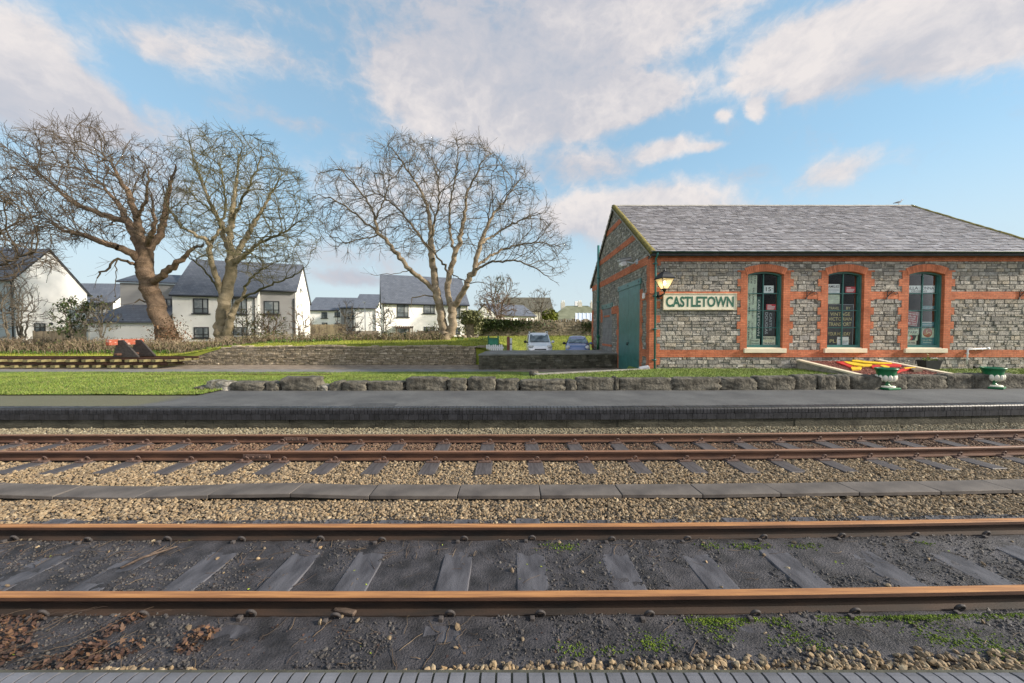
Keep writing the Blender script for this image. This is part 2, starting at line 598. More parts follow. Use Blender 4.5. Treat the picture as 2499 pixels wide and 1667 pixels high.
M['cinder'] = mat('cinder_soil', (.016, .015, .017), .70, col2=(.060, .056, .062), scale=5, bump=.8, bscale=70, bdist=.02, fine=.3, detail=9)
M['chip'] = mat('cinder_chip', (.04, .04, .04), .7, var=.2, bump=.2, ramp=[(.03, .028, .03), (.06, .055, .055), (.045, .04, .04), (.10, .09, .08), (.035, .03, .03)])
M['moss'] = mat('moss', (.045, .085, .008), .95, col2=(.125, .17, .014), scale=30, bump=.3, bscale=120, isl=.35)
M['leaf'] = mat('dead_leaf', (.06, .03, .02), .7, var=.2, bump=0, ramp=[(.05, .028, .02), (.10, .05, .03), (.035, .02, .017), (.16, .085, .04), (.07, .035, .025), (.03, .02, .018)])
M['twig'] = mat('twig_wood', (.09, .06, .045), .8, var=.2, bump=0, ramp=[(.045, .032, .026), (.08, .055, .042), (.15, .105, .065), (.055, .04, .03), (.20, .145, .09)])
M['dead_wood'] = mat('dead_wood', (.055, .038, .03), .85, col2=(.14, .10, .075), scale=9, stretch=(1, 4, 4), bump=.4, bscale=60)
M['leafgreen'] = mat('fresh_leaf', (.25, .30, .03), .6, bump=0, isl=.3)
M['bluebrick'] = mat('blue_brick', (.028, .028, .032), .40, var=.3, scale=6, bump=.2, bscale=80, bdist=.004, isl=.22, fine=.1)
M['bluebrick_near'] = mat('blue_brick_worn', (.13, .13, .145), .55, var=.16, scale=6, bump=.2, bscale=80, bdist=.004, isl=.16, fine=.08)
M['joint'] = mat('mortar_dark', (.045, .043, .034), .9, col2=(.08, .08, .06), scale=9, bump=.3)
M['plinth'] = mat('platform_stone', (.030, .028, .018), .9, col2=(.085, .078, .055), scale=3.2, stretch=(.7, 1, 2.2), bump=.7, bscale=22, fine=.25)
M['slab'] = mat('trough_concrete', (.065, .056, .052), .85, col2=(.125, .108, .096), scale=2.6, bump=.35, bscale=90, bdist=.006, isl=.12, fine=.16)


def asphalt_mat():
    m = bpy.data.materials.new('platform_asphalt')
    m.use_nodes = True
    t = NT(m.node_tree)
    tc = t.n('ShaderNodeTexCoord')
    o = tc.outputs['Object']
    sp = t.n('ShaderNodeSeparateXYZ', None, i0=o)
    big = t.noise(o, .8, 9.0, .68)
    fine = t.noise(o, 70., 3.0)
    c = t.mix(t.rng(big, .3, .7), (.055, .055, .057, 1), (.122, .122, .120, 1))
    mossy = t.rng(t.math('ADD', sp.outputs[0], t.math('MULTIPLY', t.math('SUBTRACT', big, .5), 1.2)), -8.0, -8.5, 0., .85)
    c = t.mix(mossy, c, (.125, .12, .07, 1))
    edge = t.rng(sp.outputs[1], 9.3, 10.3, 0., .35)
    c = t.mix(t.math('MULTIPLY', edge, t.rng(t.noise(o, 3., 5.), .45, .65)), c, (.09, .095, .045, 1))
    s = t.vmath('SCALE', c)
    t.set(s.inputs['Scale'], t.rng(fine, .3, .7, .72, 1.3))
    p = t.n('ShaderNodeBsdfPrincipled', None, Base_Color=s.outputs[0], Roughness=.8)
    p.inputs['Specular IOR Level'].default_value = .3
    b = t.n('ShaderNodeBump', None, Strength=.5, Distance=.006, Height=fine)
    t.set(p.inputs['Normal'], b.outputs[0])
    t.n('ShaderNodeOutputMaterial', None, Surface=p.outputs[0])
    return m


M['asphalt'] = asphalt_mat()

# ------------------------------------------------------------------ the two tracks
ZR = -.28                                            # rail head
XS = np.linspace(-26, 26, 79)
PROF = [(-.027, 0), (.027, 0), (.031, -.006), (.031, -.028), (.012, -.036), (.008, -.088), (.055, -.100), (.055, -.112),
        (-.055, -.112), (-.055, -.100), (-.008, -.088), (-.012, -.036), (-.031, -.028), (-.031, -.006)]
PROF = [(p, q * 1.215) for p, q in PROF]


def rail_mb(y0, x0=-26., x1=26., zr=ZR, warp=bend, hi=(0, 1, 2, 13, 3, 12)):
    mb = MB()
    xs = np.linspace(x0, x1, max(2, int((x1 - x0) / .6)))
    rings = [[(x, y0 + float(warp(x)) + p, zr + q) for p, q in PROF] for x in xs]
    mb.sweep(rings)
    for k in range(0, 1):
        n = len(PROF)
        mm = mb.M[0].reshape(len(xs) - 1, n)
        mm[:] = 1
        mm[:, [13, 0, 1]] = 0                        # head top and its rounded corners
        mm[:, [2, 12]] = 2
    return mb


def clip_mb(side):                                   # a sole plate, a coach bolt and a sprung loop, facing -Y if side<0
    mb = MB()
    s = side
    mb.bbox(-.10, .10, min(s * .03, s * .135), max(s * .03, s * .135), -.118, -.098, 0, .004)
    mb.bbox(-.042, -.008, min(s * .082, s * .116), max(s * .082, s * .116), -.10, -.066, 0, .004)
    a = np.linspace(R(-60), R(215), 12)
    pts = [(.035 + .030 * math.cos(t), s * (.066 + .012 * math.sin(t)), -.072 + .030 * math.sin(t)) for t in a]
    mb.tube(pts, .0105, 6, 0)
    mb.xf(Matrix.Translation((0, 0, -.022)))
    return mb


CLIPS = {s: clip_mb(s).mesh('rail_clip', M['iron']) for s in (-1, 1)}
M['iron_dk'] = mat('clip_sooty', (.035, .03, .03), .75, col2=(.075, .065, .062), scale=30, bump=.2, bscale=150)
CLIPS_DK = {s: clip_mb(s).mesh('rail_clip', M['iron_dk']) for s in (-1, 1)}


def track(name, label, ys, ycen, half, xpos, zs, w_, mats, sm, sink=0.0):
    t = thing(name, label, 'railway track', (0, ycen, ZR))
    for y in ys:
        part('rail', rail_mb(y), mats, t)
    mbs = MB()
    mbs.bbox(-w_ / 2, w_ / 2, -half, half, -.12, 0, 0, .008)
    me = mbs.mesh('sleeper', sm)
    first = True
    for x in xpos:
        yb = float(bend(x))
        o = bpy.data.objects.new('sleeper', me)
        COL.objects.link(o)
        o.parent = t
        o.location = (x, yb + random.uniform(-.02, .02), zs - ZR)
        o.rotation_euler = (random.uniform(-.006, .006), random.uniform(-.012, .012), math.atan(max(0, x + 1) / 165.0) + random.uniform(-.012, .012))
        for y in ys:
            for s in (-1, 1):
                c = bpy.data.objects.new('rail_clip', (CLIPS_DK if sink else CLIPS)[s])
                COL.objects.link(c)
                c.parent = o
                c.location = (random.uniform(-.01, .01), y - ycen, (-.28 - zs) - sink)
    return t


NEAR_Y, FAR_Y = (2.72, 3.70), (6.01, 6.975)
near_px = [42, 262, 473, 696, 872, 1108, 1299, 1525, 1742, 1962, 2190, 2408]
nx = [float(atz(p, 1403, -.4)[0]) for p in near_px]
nx = [nx[0] - .75 * k for k in range(3, 0, -1)] + nx + [nx[-1] + .75 * k for k in range(1, 4)]
far_px = [22, 139, 261, 406, 551, 650, 784, 909, 1045, 1178, 1308, 1435, 1566, 1701, 1824, 1944, 2070, 2201, 2327, 2452]
fx = [float(atz(p, 1145, -.4)[0]) for p in far_px]
fx = [fx[0] - .8 * k for k in range(3, 0, -1)] + fx + [fx[-1] + .8 * k for k in range(1, 4)]
trk_near = track('railway_track', 'nearest railway track of two, orange-topped rusty rails over sleepers sunk in black cinders', NEAR_Y, 3.17, .92, nx, -.416, .265,
                 [M['rust'], M['soot'], M['rust_dk']], M['sleeper_dk'], .012)
trk_far = track('railway_track', 'brown rusty railway track with clipped sleepers in tan ballast beside the far platform edge', FAR_Y, 6.40, .98, fx, -.419, .245,
                [M['rust_mid'], M['rust_dk'], M['rust_dk']], M['sleeper'], 0.0)


def fishplate(y, x0, x1, t):
    mb = MB()
    mb.bbox(x0, x1, y - .04, y - .012, ZR - .112, ZR - .042, 0, .004)
    for k in range(4):
        x = x0 + (x1 - x0) * (k + .5) / 4
        mb.lathe([(.014, 0), (.014, .012), (.006, .016)], n=8)
        mb.V[-1] = mb.V[-1][:, [0, 2, 1]] * np.array([1, -1, 1]) + np.array([x, y - .04, ZR - .077])
        mb.F[-1] = mb.F[-1]
    part('fishplate', mb, M['iron'], t)


fishplate(6.01, float(at(597, 1115, 6.01)[0]), float(at(662, 1115, 6.01)[0]), trk_far)
fishplate(6.975, float(at(695, 1070, 6.975)[0]), float(at(752, 1070, 6.975)[0]), trk_far)

# ------------------------------------------------------------------ ground between the platforms
mb = MB()
gridmesh(mb, np.linspace(-40, 40, 161), np.linspace(3.90, 8.16, 40), lambda X, Y: -.458 + .02 * fbm(X, Y, 3), 0, warp=bend)
struct('ballast_bed', mb, M['bed'])


def cz(X, Y):
    X, Y = np.asarray(X, float), np.asarray(Y, float)
    z = -.422 + .022 * (fbm(X, Y, 2.2, 5) - .5) + .014 * (fbm(X, Y, 14, 3) - .5)
    z += .014 * np.exp(-((Y - 3.54) / .13) ** 2) + .010 * np.exp(-((Y - 2.82) / .07) ** 2) + .006 * ((Y > 2.25) & (Y < 2.64))
    z += .012 * sstep(2.60, 2.30, Y) + .012 * np.exp(-((Y - 3.62) / .07) ** 2) + .02 * np.exp(-((Y - 2.64) / .05) ** 2)
    return z


mb = MB()
gridmesh(mb, np.linspace(-9, 9, 520), np.linspace(1.70, 4.06, 100), cz, 0, warp=bend)
gridmesh(mb, np.linspace(-40, -9, 40), np.linspace(1.72, 4.12, 20), lambda X, Y: cz(X, Y) * 0 - .425, 0)
gridmesh(mb, np.linspace(9, 40, 40), np.linspace(1.72, 4.12, 20), lambda X, Y: cz(X, Y) * 0 - .425, 0, warp=bend)
struct('cinder_ground', mb, M['cinder'])


def scatter(n, y0, y1, margin=1.5):
    Y = RNG.uniform(y0, y1, n)
    X = RNG.uniform(-1, 1, n) * (1.36 * Y + margin)
    return X, Y


def off_sleepers(X, Y, xs, yc, half, w_):
    k = np.ones(len(X), bool)
    for x in xs:
        k &= ~((np.abs(X - x) < w_) & (np.abs(Y - yc) < half))
    return k


def stones_zone(name, ranges, mname, size=(.010, .021), z=-.448, dark_edge=False):
    mb = MB()
    for (y0, y1, dens) in ranges:
        area = (y1 - y0) * 2 * (1.36 * (y0 + y1) / 2 + 1.5)
        X, Y = scatter(int(area * dens), y0, y1)
        k = off_sleepers(X, Y, fx, 6.40, .985, .122) & off_sleepers(X, Y, nx, 3.17, .92, .13)
        X, Y = X[k], Y[k]
        s = RNG.uniform(*size, len(X)) * RNG.choice([.7, .9, 1, 1.1, 1.45], len(X))
        Z = z + .035 * (fbm(X, Y, 1.3, 3) - .5) + RNG.uniform(-.006, .014, len(X))
        rocks(mb, np.stack([X, Y + bend(X), Z], 1), s)
    return struct(name, mb, M[mname], 'stuff')


stones_zone('ballast', [(3.95, 4.60, 1750), (4.91, 5.47, 1750), (5.47, 5.945, 1600)], 'ballast', z=-.441)
stones_zone('ballast', [(6.075, 6.915, 1400)], 'ballast_br', z=-.445)
stones_zone('ballast', [(7.04, 8.02, 1250)], 'ballast_gr', z=-.441)
# tan stones lying along the foot of the near platform, and strays on the cinders
mb = MB()
n = 4600
X, Y = RNG.uniform(-4.6, 4.6, n), 2.10 + np.abs(RNG.normal(0, .13, n))
lim = 2.19 + .20 * fbm(X, Y * 0, 1.7, 3) + .10 * np.clip(X / 4, -1, .6)
k = (Y < lim) & (fbm(X, Y, 2.5, 3) + .18 * np.clip(X + 1.5, -1, 1) > .40)
k &= off_sleepers(X, Y, nx, 3.17, .90, .12) | (Y < 2.3)
X, Y = X[k], Y[k]
rocks(mb, np.stack([X, Y + bend(X), -.412 + RNG.uniform(-.004, .02, len(X))], 1), RNG.uniform(.009, .025, len(X)), .75)
X, Y = scatter(60, 2.35, 3.7, .3)
rocks(mb, np.stack([X, Y, cz(X, Y) + .006], 1), RNG.uniform(.012, .022, 60))
struct('ballast', mb, M['ballast'], 'stuff')
# cinder chips
mb = MB()
X, Y = scatter(26000, 2.2, 4.15, .6)
k = (fbm(X, Y, 2.0, 3) > .44) & off_sleepers(X, Y, nx, 3.17, .78, .1)
X, Y = X[k], Y[k]
rocks(mb, np.stack([X, Y + bend(X), cz(X, Y) + .002], 1), RNG.uniform(.003, .010, len(X)) * RNG.choice([.7, 1, 1, 1.6], len(X)))
X, Y = scatter(2600, 3.78, 4.06, .6)
rocks(mb, np.stack([X, Y + bend(X), -.431 + RNG.uniform(0, .012, len(X))], 1), RNG.uniform(.010, .024, len(X)))
struct('cinder_chips', mb, M['chip'], 'stuff')
# moss
mb = MB()
cl = [(1363, 1330, 70), (1380, 1335, 60), (1735, 1330, 60), (1815, 1331, 70), (1850, 1331, 60), (1945, 1332, 40), (1975, 1331, 50), (2260, 1326, 30),
      (1720, 1507, 90), (1745, 1540, 60), (1765, 1555, 50), (1590, 1560, 110), (1605, 1575, 80), (1945, 1552, 70), (1975, 1565, 60), (2000, 1578, 50), (1920, 1523, 40),
      (2165, 1505, 60), (2220, 1503, 70), (2235, 1510, 60), (2275, 1505, 70), (2280, 1545, 100), (2300, 1556, 70), (2370, 1545, 90), (2400, 1565, 120), (2430, 1580, 110),
      (2450, 1590, 60), (1400, 1578, 50), (1395, 1592, 40), (1490, 1585, 50), (1760, 1515, 60), (1730, 1515, 80), (1900, 1560, 40), (2090, 1500, 60)]
for (px, py, n) in cl:
    n = int(n * 1.0)
    c = atz(px, py, -.395)
    r = .022 + n / 1800.
    P = np.stack([RNG.normal(c[0], r * 1.2, n), RNG.normal(c[1], r * .5, n)], 1)
    rocks(mb, np.stack([P[:, 0], P[:, 1], cz(P[:, 0], P[:, 1]) + .002], 1), RNG.uniform(.0025, .008, n), .8)
X = RNG.uniform(-.7, 4.4, 2600)
k = fbm(X, X * 0, 2.4, 3) + .03 * X > .57
X = X[k]
Y = 2.62 - np.abs(RNG.normal(0, .022, len(X)))
rocks(mb, np.stack([X, Y + bend(X), cz(X, Y) + .0], 1), RNG.uniform(.003, .008, len(X)), .8)
struct('moss', mb, M['moss'], 'stuff')
# leaf litter and twigs


def leaves(mb, P, s, tilt=.5):
    n = len(P)
    a, t = RNG.uniform(0, 2 * PI, n), RNG.normal(0, tilt, (n, 2))
    u = np.stack([np.cos(a), np.sin(a), t[:, 0]], 1) * s[:, None]
    v = np.stack([-np.sin(a), np.cos(a), t[:, 1]], 1) * (s * RNG.uniform(.4, .8, n))[:, None]
    V = np.stack([P - u, P - v * .9 + u * .1, P + u, P + v + u * .1], 1).reshape(-1, 3)
    mb.add(V, np.arange(4 * n).reshape(n, 4))


mb = MB()
n = 6500
X, Y = RNG.uniform(-5.2, -2.0, n), RNG.uniform(2.16, 2.66, n)
k = fbm(X, Y, 1.6, 3) > .40 + .30 * sstep(-2.95, -2.3, X) - .1 * sstep(-3.6, -4.2, X)
X, Y = X[k], Y[k]
leaves(mb, np.stack([X, Y, cz(X, Y) + RNG.uniform(.002, .03, len(X))], 1), RNG.uniform(.006, .021, len(X)), .55)
X, Y = scatter(900, 2.3, 3.74, .3)
k = (fbm(X, Y, 1.3, 3) > .5)
leaves(mb, np.stack([X, Y, cz(X, Y) + .004], 1)[k], RNG.uniform(.005, .014, 900)[k], .3)
struct('leaf_litter', mb, M['leaf'], 'stuff')
mb = MB()


def twig(x, y, L, a, r, zf=cz):
    t = np.linspace(-.5, .5, 5)
    k = random.uniform(-.3, .3)
    xs = x + L * t * math.cos(a) - k * L * t * t * math.sin(a) + RNG.normal(0, .03 * L, 5)
    ys = y + L * t * math.sin(a) + k * L * t * t * math.cos(a)
    zs = np.asarray(zf(xs, ys)) + .004 + np.abs(RNG.normal(0, .006, 5))
    mb.tube(np.stack([xs, ys, zs], 1), np.linspace(r, r * .55, 5), 4, 0)


for k in range(520):
    x, y = random.uniform(-5, 4.8), random.choice([random.uniform(2.25, 2.63), random.uniform(2.8, 3.64), random.uniform(3.4, 3.65)])
    if x > 0 and random.random() < .55:
        continue
    twig(x, y, random.uniform(.04, .2), random.uniform(0, PI), random.uniform(.001, .003))
for k in range(60):
    twig(random.uniform(-4.4, -2.45), random.uniform(2.2, 2.7), random.uniform(.1, .28), random.uniform(.1, 1.3), random.uniform(.001, .0024), lambda a, b: cz(a, b) + .03)
struct('twig_litter', mb, M['twig'], 'stuff')
mb = MB()
X, Y = scatter(46, 2.3, 3.7, .2)
leaves(mb, np.stack([X, Y, cz(X, Y) + .008], 1), RNG.uniform(.006, .012, 46), .3)
struct('fallen_leaves', mb, M['leafgreen'], 'stuff')
mb = MB()
c = atz(842, 1488, -.38)
mb.bbox(-.085, .085, -.022, .022, 0, .028, 0, .006)
mb.xf(Matrix.Translation((c[0], c[1], -.405)) @ Matrix.Rotation(-.25, 4, 'Z'))
solo('wood_offcut', mb, M['dead_wood'], 'short rusty brown offcut of wood lying beside the nearest rail', 'wood offcut', loc=(float(c[0]), float(c[1]), -.39))
mb = MB()
c = atz(365, 1352, -.38)
mb.tube([(c[0] - .1, c[1] - .16, -.385), (c[0] - .03, c[1] - .03, -.37), (c[0] + .03, c[1] + .05, -.375), (c[0] + .11, c[1] + .16, -.38)], [.009, .012, .011, .005], 6)
mb.tube([(c[0] - .02, c[1] - .02, -.37), (c[0] + .02, c[1] + .1, -.365), (c[0] + .0, c[1] + .17, -.37)], [.009, .007, .004], 5)
mb.xf(Matrix.Translation((0, 0, -.022)))
solo('fallen_branch', mb, M['dead_wood'], 'forked broken branch lying on the cinders between the nearest rails', 'branch', loc=(float(c[0]), float(c[1]), -.39))

# ------------------------------------------------------------------ trough lids between the tracks
words = ['leftmost', 'second', 'third', 'fourth', 'fifth', 'sixth', 'seventh', 'eighth', 'ninth', 'tenth', 'eleventh', 'twelfth', 'thirteenth', 'fourteenth', 'fifteenth', 'sixteenth']
edges = [-7.6, -6.62, -5.62, -4.62, -3.72, -2.72, -1.75, -.67, .35, 1.35, 2.35, 3.33, 4.33, 5.39, 6.34, 7.3]
for i in range(len(edges) - 1):
    a, b = edges[i], edges[i + 1]
    mb = MB()
    xc = (a + b) / 2
    yb = 4.753 + float(bend(xc))
    L = b - a
    wav = .018 if xc < -2 else .006
    mb.bbox(-L / 2 + .004, L / 2 - .004, -.165, .165, -.05, 0, 0, .006)
    dz = .02 * math.sin(xc * 1.6) if xc < -1.7 else 0
    sl_ = .02 * 1.6 * math.cos(xc * 1.6) if xc < -1.7 else random.uniform(-.006, .006)
    mb.xf(Matrix.Translation((xc, yb, -.372 + dz)) @ Matrix.Rotation(math.atan(max(0, xc + 1) / 165.0), 4, 'Z') @ Matrix.Rotation(-sl_, 4, 'Y') @ Matrix.Rotation(random.uniform(-.02, .02), 4, 'X'))
    if i == 0:
        lab = 'grey concrete trough lid at the left end of the row between the tracks'
    elif i == len(edges) - 2:
        lab = 'grey concrete trough lid at the right end of the row between the tracks'
    else:
        lab = 'grey concrete trough lid, %s from the left in the row between the tracks' % words[i]
    solo('trough_lid', mb, M['slab'], lab, 'trough lid', 'concrete trough lids between the two tracks', loc=(xc, yb, -.42))

# ------------------------------------------------------------------ platforms
NE, FE = 1.812, 8.03


def coping(name, yf, sgn, x0, x1, parent, m, warp, pitch=.075, jw=.009):
    """bullnosed bricks laid across the edge; yf the front face, sgn = direction in which the platform lies"""
    mb = MB()
    prof = [(.215, 0), (.055, 0), (.03, -.006), (.012, -.02), (.002, -.04), (0, -.06), (0, -.125), (.215, -.125)]
    k0 = int(round(x0 / pitch))
    for k in range(k0, int(round(x1 / pitch))):
        a, b = k * pitch + jw / 2, (k + 1) * pitch - jw / 2
        j = random.uniform(-.002, .002)
        rings = []
        for x in (a, b):
            yo = yf + float(warp(x))
            rings.append([(x, yo + sgn * (p + j), q + j) for p, q in prof])
        mb.sweep(rings, 0, True, False)
    return part(name, mb, m, parent)


zero = lambda x: np.asarray(x, float) * 0
pl = thing('near_platform', None, None, (0, 0, 0), kind='structure')
mb = MB()
gridmesh(mb, np.linspace(-40, 40, 3), np.array([-14, NE - .21]), lambda X, Y: X * 0 - .006)
part('surface', mb, M['asphalt'], pl)
mb = MB()
mb.box(-40, 40, NE - .205, NE - .008, -.6, -.012)
part('edge_wall', mb, M['joint'], pl)
coping('coping', NE, -1, -6, 6, pl, M['bluebrick_near'], zero, jw=.0115)

pl = thing('far_platform', None, None, (0, FE, 0), kind='structure')
mb = MB()
gridmesh(mb, np.linspace(-40, 40, 161), np.linspace(FE + .205, 10.9, 6), lambda X, Y: X * 0 - .003, 0, warp=bend)
part('surface', mb, M['asphalt'], pl)
coping('coping', FE, 1, -17, 17, pl, M['bluebrick'], bend)
mb = MB()
k = -170
while k < 170:                                       # the header course beneath
    n = random.choice([1, 1, 1, 1, 2])
    a, b = k * .105 + .003, (k + n) * .105 - .003
    j = random.uniform(0, .003)
    mb.box(a, b, 0, .2, -.255, -.131)
    mb.V[-1][:, 1] += FE + .004 + j + bend(mb.V[-1][:, 0])
    k += n
part('brick_course', mb, M['bluebrick'], pl)
mb = MB()
gx = np.linspace(-18, 18, 361)
gridmesh(mb, gx, np.array([0, 1.]), lambda X, Y: Y * 0, 0)
mb.V[-1] = np.stack([mb.V[-1][:, 0], FE + .018 + bend(mb.V[-1][:, 0]), -.005 - .135 * mb.V[-1][:, 1]], 1)
part('mortar', mb, M['joint'], pl)
mb = MB()
x = -18.
while x < 18:
    L = random.uniform(.5, 1.1)
    j = random.uniform(0, .012)
    mb.box(x + .003, x + L - .003, 0, .3, -.52, -.259)
    mb.V[-1][:, 1] += FE + .03 + j + bend(mb.V[-1][:, 0])
    x += L
part('stone_wall', mb, M['plinth'], pl)
pa = MB()
p0, p1 = atz(850, 993, .002), atz(972, 984, .002)
pa.box(p0[0], p1[0], p0[1], p1[1], -.01, .002)
part('patch', pa, mat('asphalt_patch', (.055, .056, .058), .8, bump=.5, bscale=70, fine=.25), pl)
# ------------------------------------------------------------------ terrain beyond the platform
M['grass'] = mat('lawn_soil', (.085, .135, .018), .9, col2=(.15, .21, .03), scale=1.4, bump=.6, bscale=60, detail=8, fine=.3)
M['blade'] = mat('lawn_blade', (.08, .13, .02), .7, var=.25, scale=.7, bump=0, ramp=[(.085, .145, .016), (.13, .19, .022), (.17, .22, .034), (.105, .165, .018), (.24, .25, .07), (.08, .13, .016), (.20, .18, .07)])
M['field'] = mat('field_grass', (.12, .16, .018), .9, col2=(.24, .25, .03), scale=.8, bump=.7, bscale=25, detail=9, fine=.3)
M['fblade'] = mat('field_blade', (.12, .16, .02), .75, var=.3, scale=.5, bump=0, ramp=[(.17, .21, .02), (.23, .25, .028), (.28, .28, .04), (.14, .19, .02), (.31, .29, .07)])
M['yard'] = mat('yard_gravel', (.15, .115, .085), .9, col2=(.27, .22, .17), scale=2.2, bump=.6, bscale=50, fine=.3, detail=8)
M['path'] = mat('path_tarmac', (.14, .135, .13), .85, col2=(.20, .195, .185), scale=1.6, bump=.4, bscale=60, fine=.2)
M['far_ground'] = mat('far_ground', (.07, .085, .03), .95, col2=(.12, .12, .06), scale=.05, bump=0)

YW = 22.8                                            # face of the loading bank wall


def field_h(x, y):
    x, y = np.asarray(x, float), np.asarray(y, float)
    t = sstep(-22, -16.5, x)
    top = .02 * (1 - t) + .66 * t + (.035 + .02 * (1 - t)) * np.clip(y - YW, 0, 12)
    s = sstep(-2.6, .6, x - .12 * np.clip(y - 26, 0, 6))
    low = -.36 + 1.55 * sstep(29.5, 37.5, y)
    hi = top
    far = sstep(33, 40, y)
    z = hi * (1 - s) + low * s
    return z * (1 - far) + (1.1 * sstep(-14, 0, x) + .6 * (1 - sstep(-14, 0, x))) * far + .05 * (fbm(x, y, .5, 3) - .5)


def bankwall_top(x):
    return float(.70 - .02 + (.04 * math.sin(x * .9)) * .5) * float(sstep(-21.2, -16.6, x)) + -.40 * (1 - float(sstep(-21.2, -16.6, x)))


def lawn_h(x, y):
    x, y = np.asarray(x, float), np.asarray(y, float)
    slope = .03 - .41 * sstep(12.0, 18.6, y)
    k = y - (13.75 + (x - .9) * .40)                 # behind the slanting concrete kerb the ground drops to the siding
    dropped = .06 - .46 * sstep(-.1, .5, k)
    t = sstep(-.5, 1.6, x)
    flat = np.where(x > 5.7, .05, dropped)
    z = slope * (1 - t) + flat * t
    return z + .03 * (fbm(x, y, .8, 3) - .5) + .02 * sstep(-8.3, -7.8, x) * sstep(11.2, 10.7, y)


mb = MB()
gridmesh(mb, np.array([-900., -60., 60., 900.]), np.array([-300., -14., 24., 60., 200., 1400.]), lambda X, Y: X * 0 - .62, 0, False)
struct('far_ground', mb, M['far_ground'])
mb = MB()
gridmesh(mb, np.linspace(-60, 5.86, 120), np.linspace(17.5, 31, 40), lambda X, Y: -.405 + .03 * (fbm(X, Y, .7, 3) - .5), 0)
struct('yard', mb, M['yard'])
mb = MB()
gridmesh(mb, np.linspace(-60, -.6, 100), np.linspace(18.6, 20.7, 8), lambda X, Y: -.385 + .03 * (fbm(X, Y, .7, 3) - .5) - .05 * sstep(19.9, 20.7, Y), 0)
struct('path', mb, M['path'])
mb = MB()
gridmesh(mb, np.linspace(-70, 12, 250), np.concatenate([[YW + .11], np.linspace(YW + .12, 40, 70), np.linspace(41, 70, 20)]), lambda X, Y: np.where(Y < YW + .115, -.5, field_h(X, Y)))
struct('field', mb, M['field'])
mb = MB()
gridmesh(mb, np.linspace(-.6, 5.9, 20), np.linspace(23.6, 30.6, 14), lambda X, Y: X * 0 - .30, 0)
struct('car_park', mb, M['path'])
mb = MB()
gridmesh(mb, np.linspace(-40, -8, 90), np.linspace(9.62, 18.8, 40), lawn_h)
gridmesh(mb, np.linspace(-8, 40, 170), np.linspace(10.66, 18.8, 40), lawn_h, warp=lambda X: .6 * bend(X))
struct('lawn', mb, M['grass'])


def blades(mb, X, Y, Z, h, w_):
    n = len(X)
    a = RNG.uniform(0, 2 * PI, n)
    l = RNG.normal(0, .5, (n, 2)) * h[:, None]
    P = np.stack([X, Y, Z], 1)
    d = np.stack([np.cos(a) * w_, np.sin(a) * w_, np.zeros(n)], 1)
    T = P + np.stack([l[:, 0], l[:, 1], h], 1)
    mb.add(np.stack([P - d, P + d, T], 1).reshape(-1, 3), np.arange(3 * n).reshape(n, 3))


BED = (12.2, 15.55, 13.15, 16.05)                    # the flower bed: x0 x1 y0 y1
mb = MB()
n = 210000
X = RNG.uniform(-24, 24, n)
Y = 9.6 + (18.7 - 9.6) * RNG.uniform(0, 1, n) ** 1.5
k = (np.abs(X) < 1.36 * Y + 1) & ((Y > 10.78 + .6 * bend(X)) | (X < -7.9)) & ((X < .5) | (Y < 13.75 + (X - .9) * .40 - .05) | ((X > 5.8) & (Y < 16.02)))
k &= ~((X > BED[0] - .1) & (X < BED[1] + .1) & (Y > BED[2] - .1))
k &= ~((X > 5.8) & (Y > 16.0)) & (RNG.uniform(0, 1, n) < 1 - .55 * sstep(16.2, 18.2, Y)) & (Y + .35 * fbm(X, Y, 2, 2) > 9.8)
X, Y = X[k], Y[k]
blades(mb, X, Y, lawn_h(X, Y) - .005, RNG.uniform(.025, .065, len(X)), .006 + .0004 * Y)
struct('lawn_grass', mb, M['blade'], 'stuff')
mb = MB()
n = 120000
X = RNG.uniform(-42, 9, n)
Y = YW + .1 + 15 * RNG.uniform(0, 1, n) ** 1.4
k = (np.abs(X) < 1.36 * Y + 1) & ~((X > -.9) & (Y < 30.2))
X, Y = X[k], Y[k]
blades(mb, X, Y, field_h(X, Y) - .01, RNG.uniform(.05, .13, len(X)), .02)
struct('field_grass', mb, M['fblade'], 'stuff')

# ------------------------------------------------------------------ masonry
M['stone'] = mat('limestone', (.3, .3, .28), .85, var=.24, scale=7, bump=.9, bscale=26, bdist=.05, fine=.2,
                 ramp=[(0.217, 0.198, 0.171), (0.353, 0.320, 0.270), (0.285, 0.262, 0.235), (0.410, 0.372, 0.319), (0.239, 0.220, 0.192), (0.365, 0.320, 0.265), (0.319, 0.300, 0.279), (0.160, 0.147, 0.127), (0.376, 0.316, 0.243), (0.479, 0.444, 0.394), (0.194, 0.180, 0.162)])
M['stone_dk'] = mat('weathered_shaded_stone', (.2, .2, .18), .9, var=.3, scale=5, bump=.9, bscale=24, bdist=.05, fine=.25,
                    ramp=[(.17, .158, .13), (.28, .262, .22), (.21, .20, .175), (.36, .335, .285), (.18, .168, .14), (.29, .268, .215), (.42, .395, .35)])
M['stone_br'] = mat('bank_stone', (.2, .17, .12), .9, var=.3, scale=5, bump=.9, bscale=24, bdist=.05, fine=.25,
                    ramp=[(.19, .15, .095), (.33, .265, .185), (.25, .21, .145), (.40, .33, .24), (.22, .18, .13), (.30, .245, .16), (.46, .39, .30)])
M['mortar'] = mat('lime_mortar', (.085, .08, .07), .95, col2=(.14, .13, .115), scale=5, bump=.4)
M['mortar_dk'] = mat('mossy_mortar', (.035, .033, .025), .95, col2=(.07, .065, .045), scale=3, bump=.4)
M['brick'] = brick_mat('red_brick', (.55, .185, .092), (.45, .13, .06), (.24, .11, .07), ms=.007)
M['voussoir'] = mat('red_brick_arch', (.52, .168, .082), .85, var=.15, scale=5, bump=.3, bscale=60, isl=.2, fine=.12)
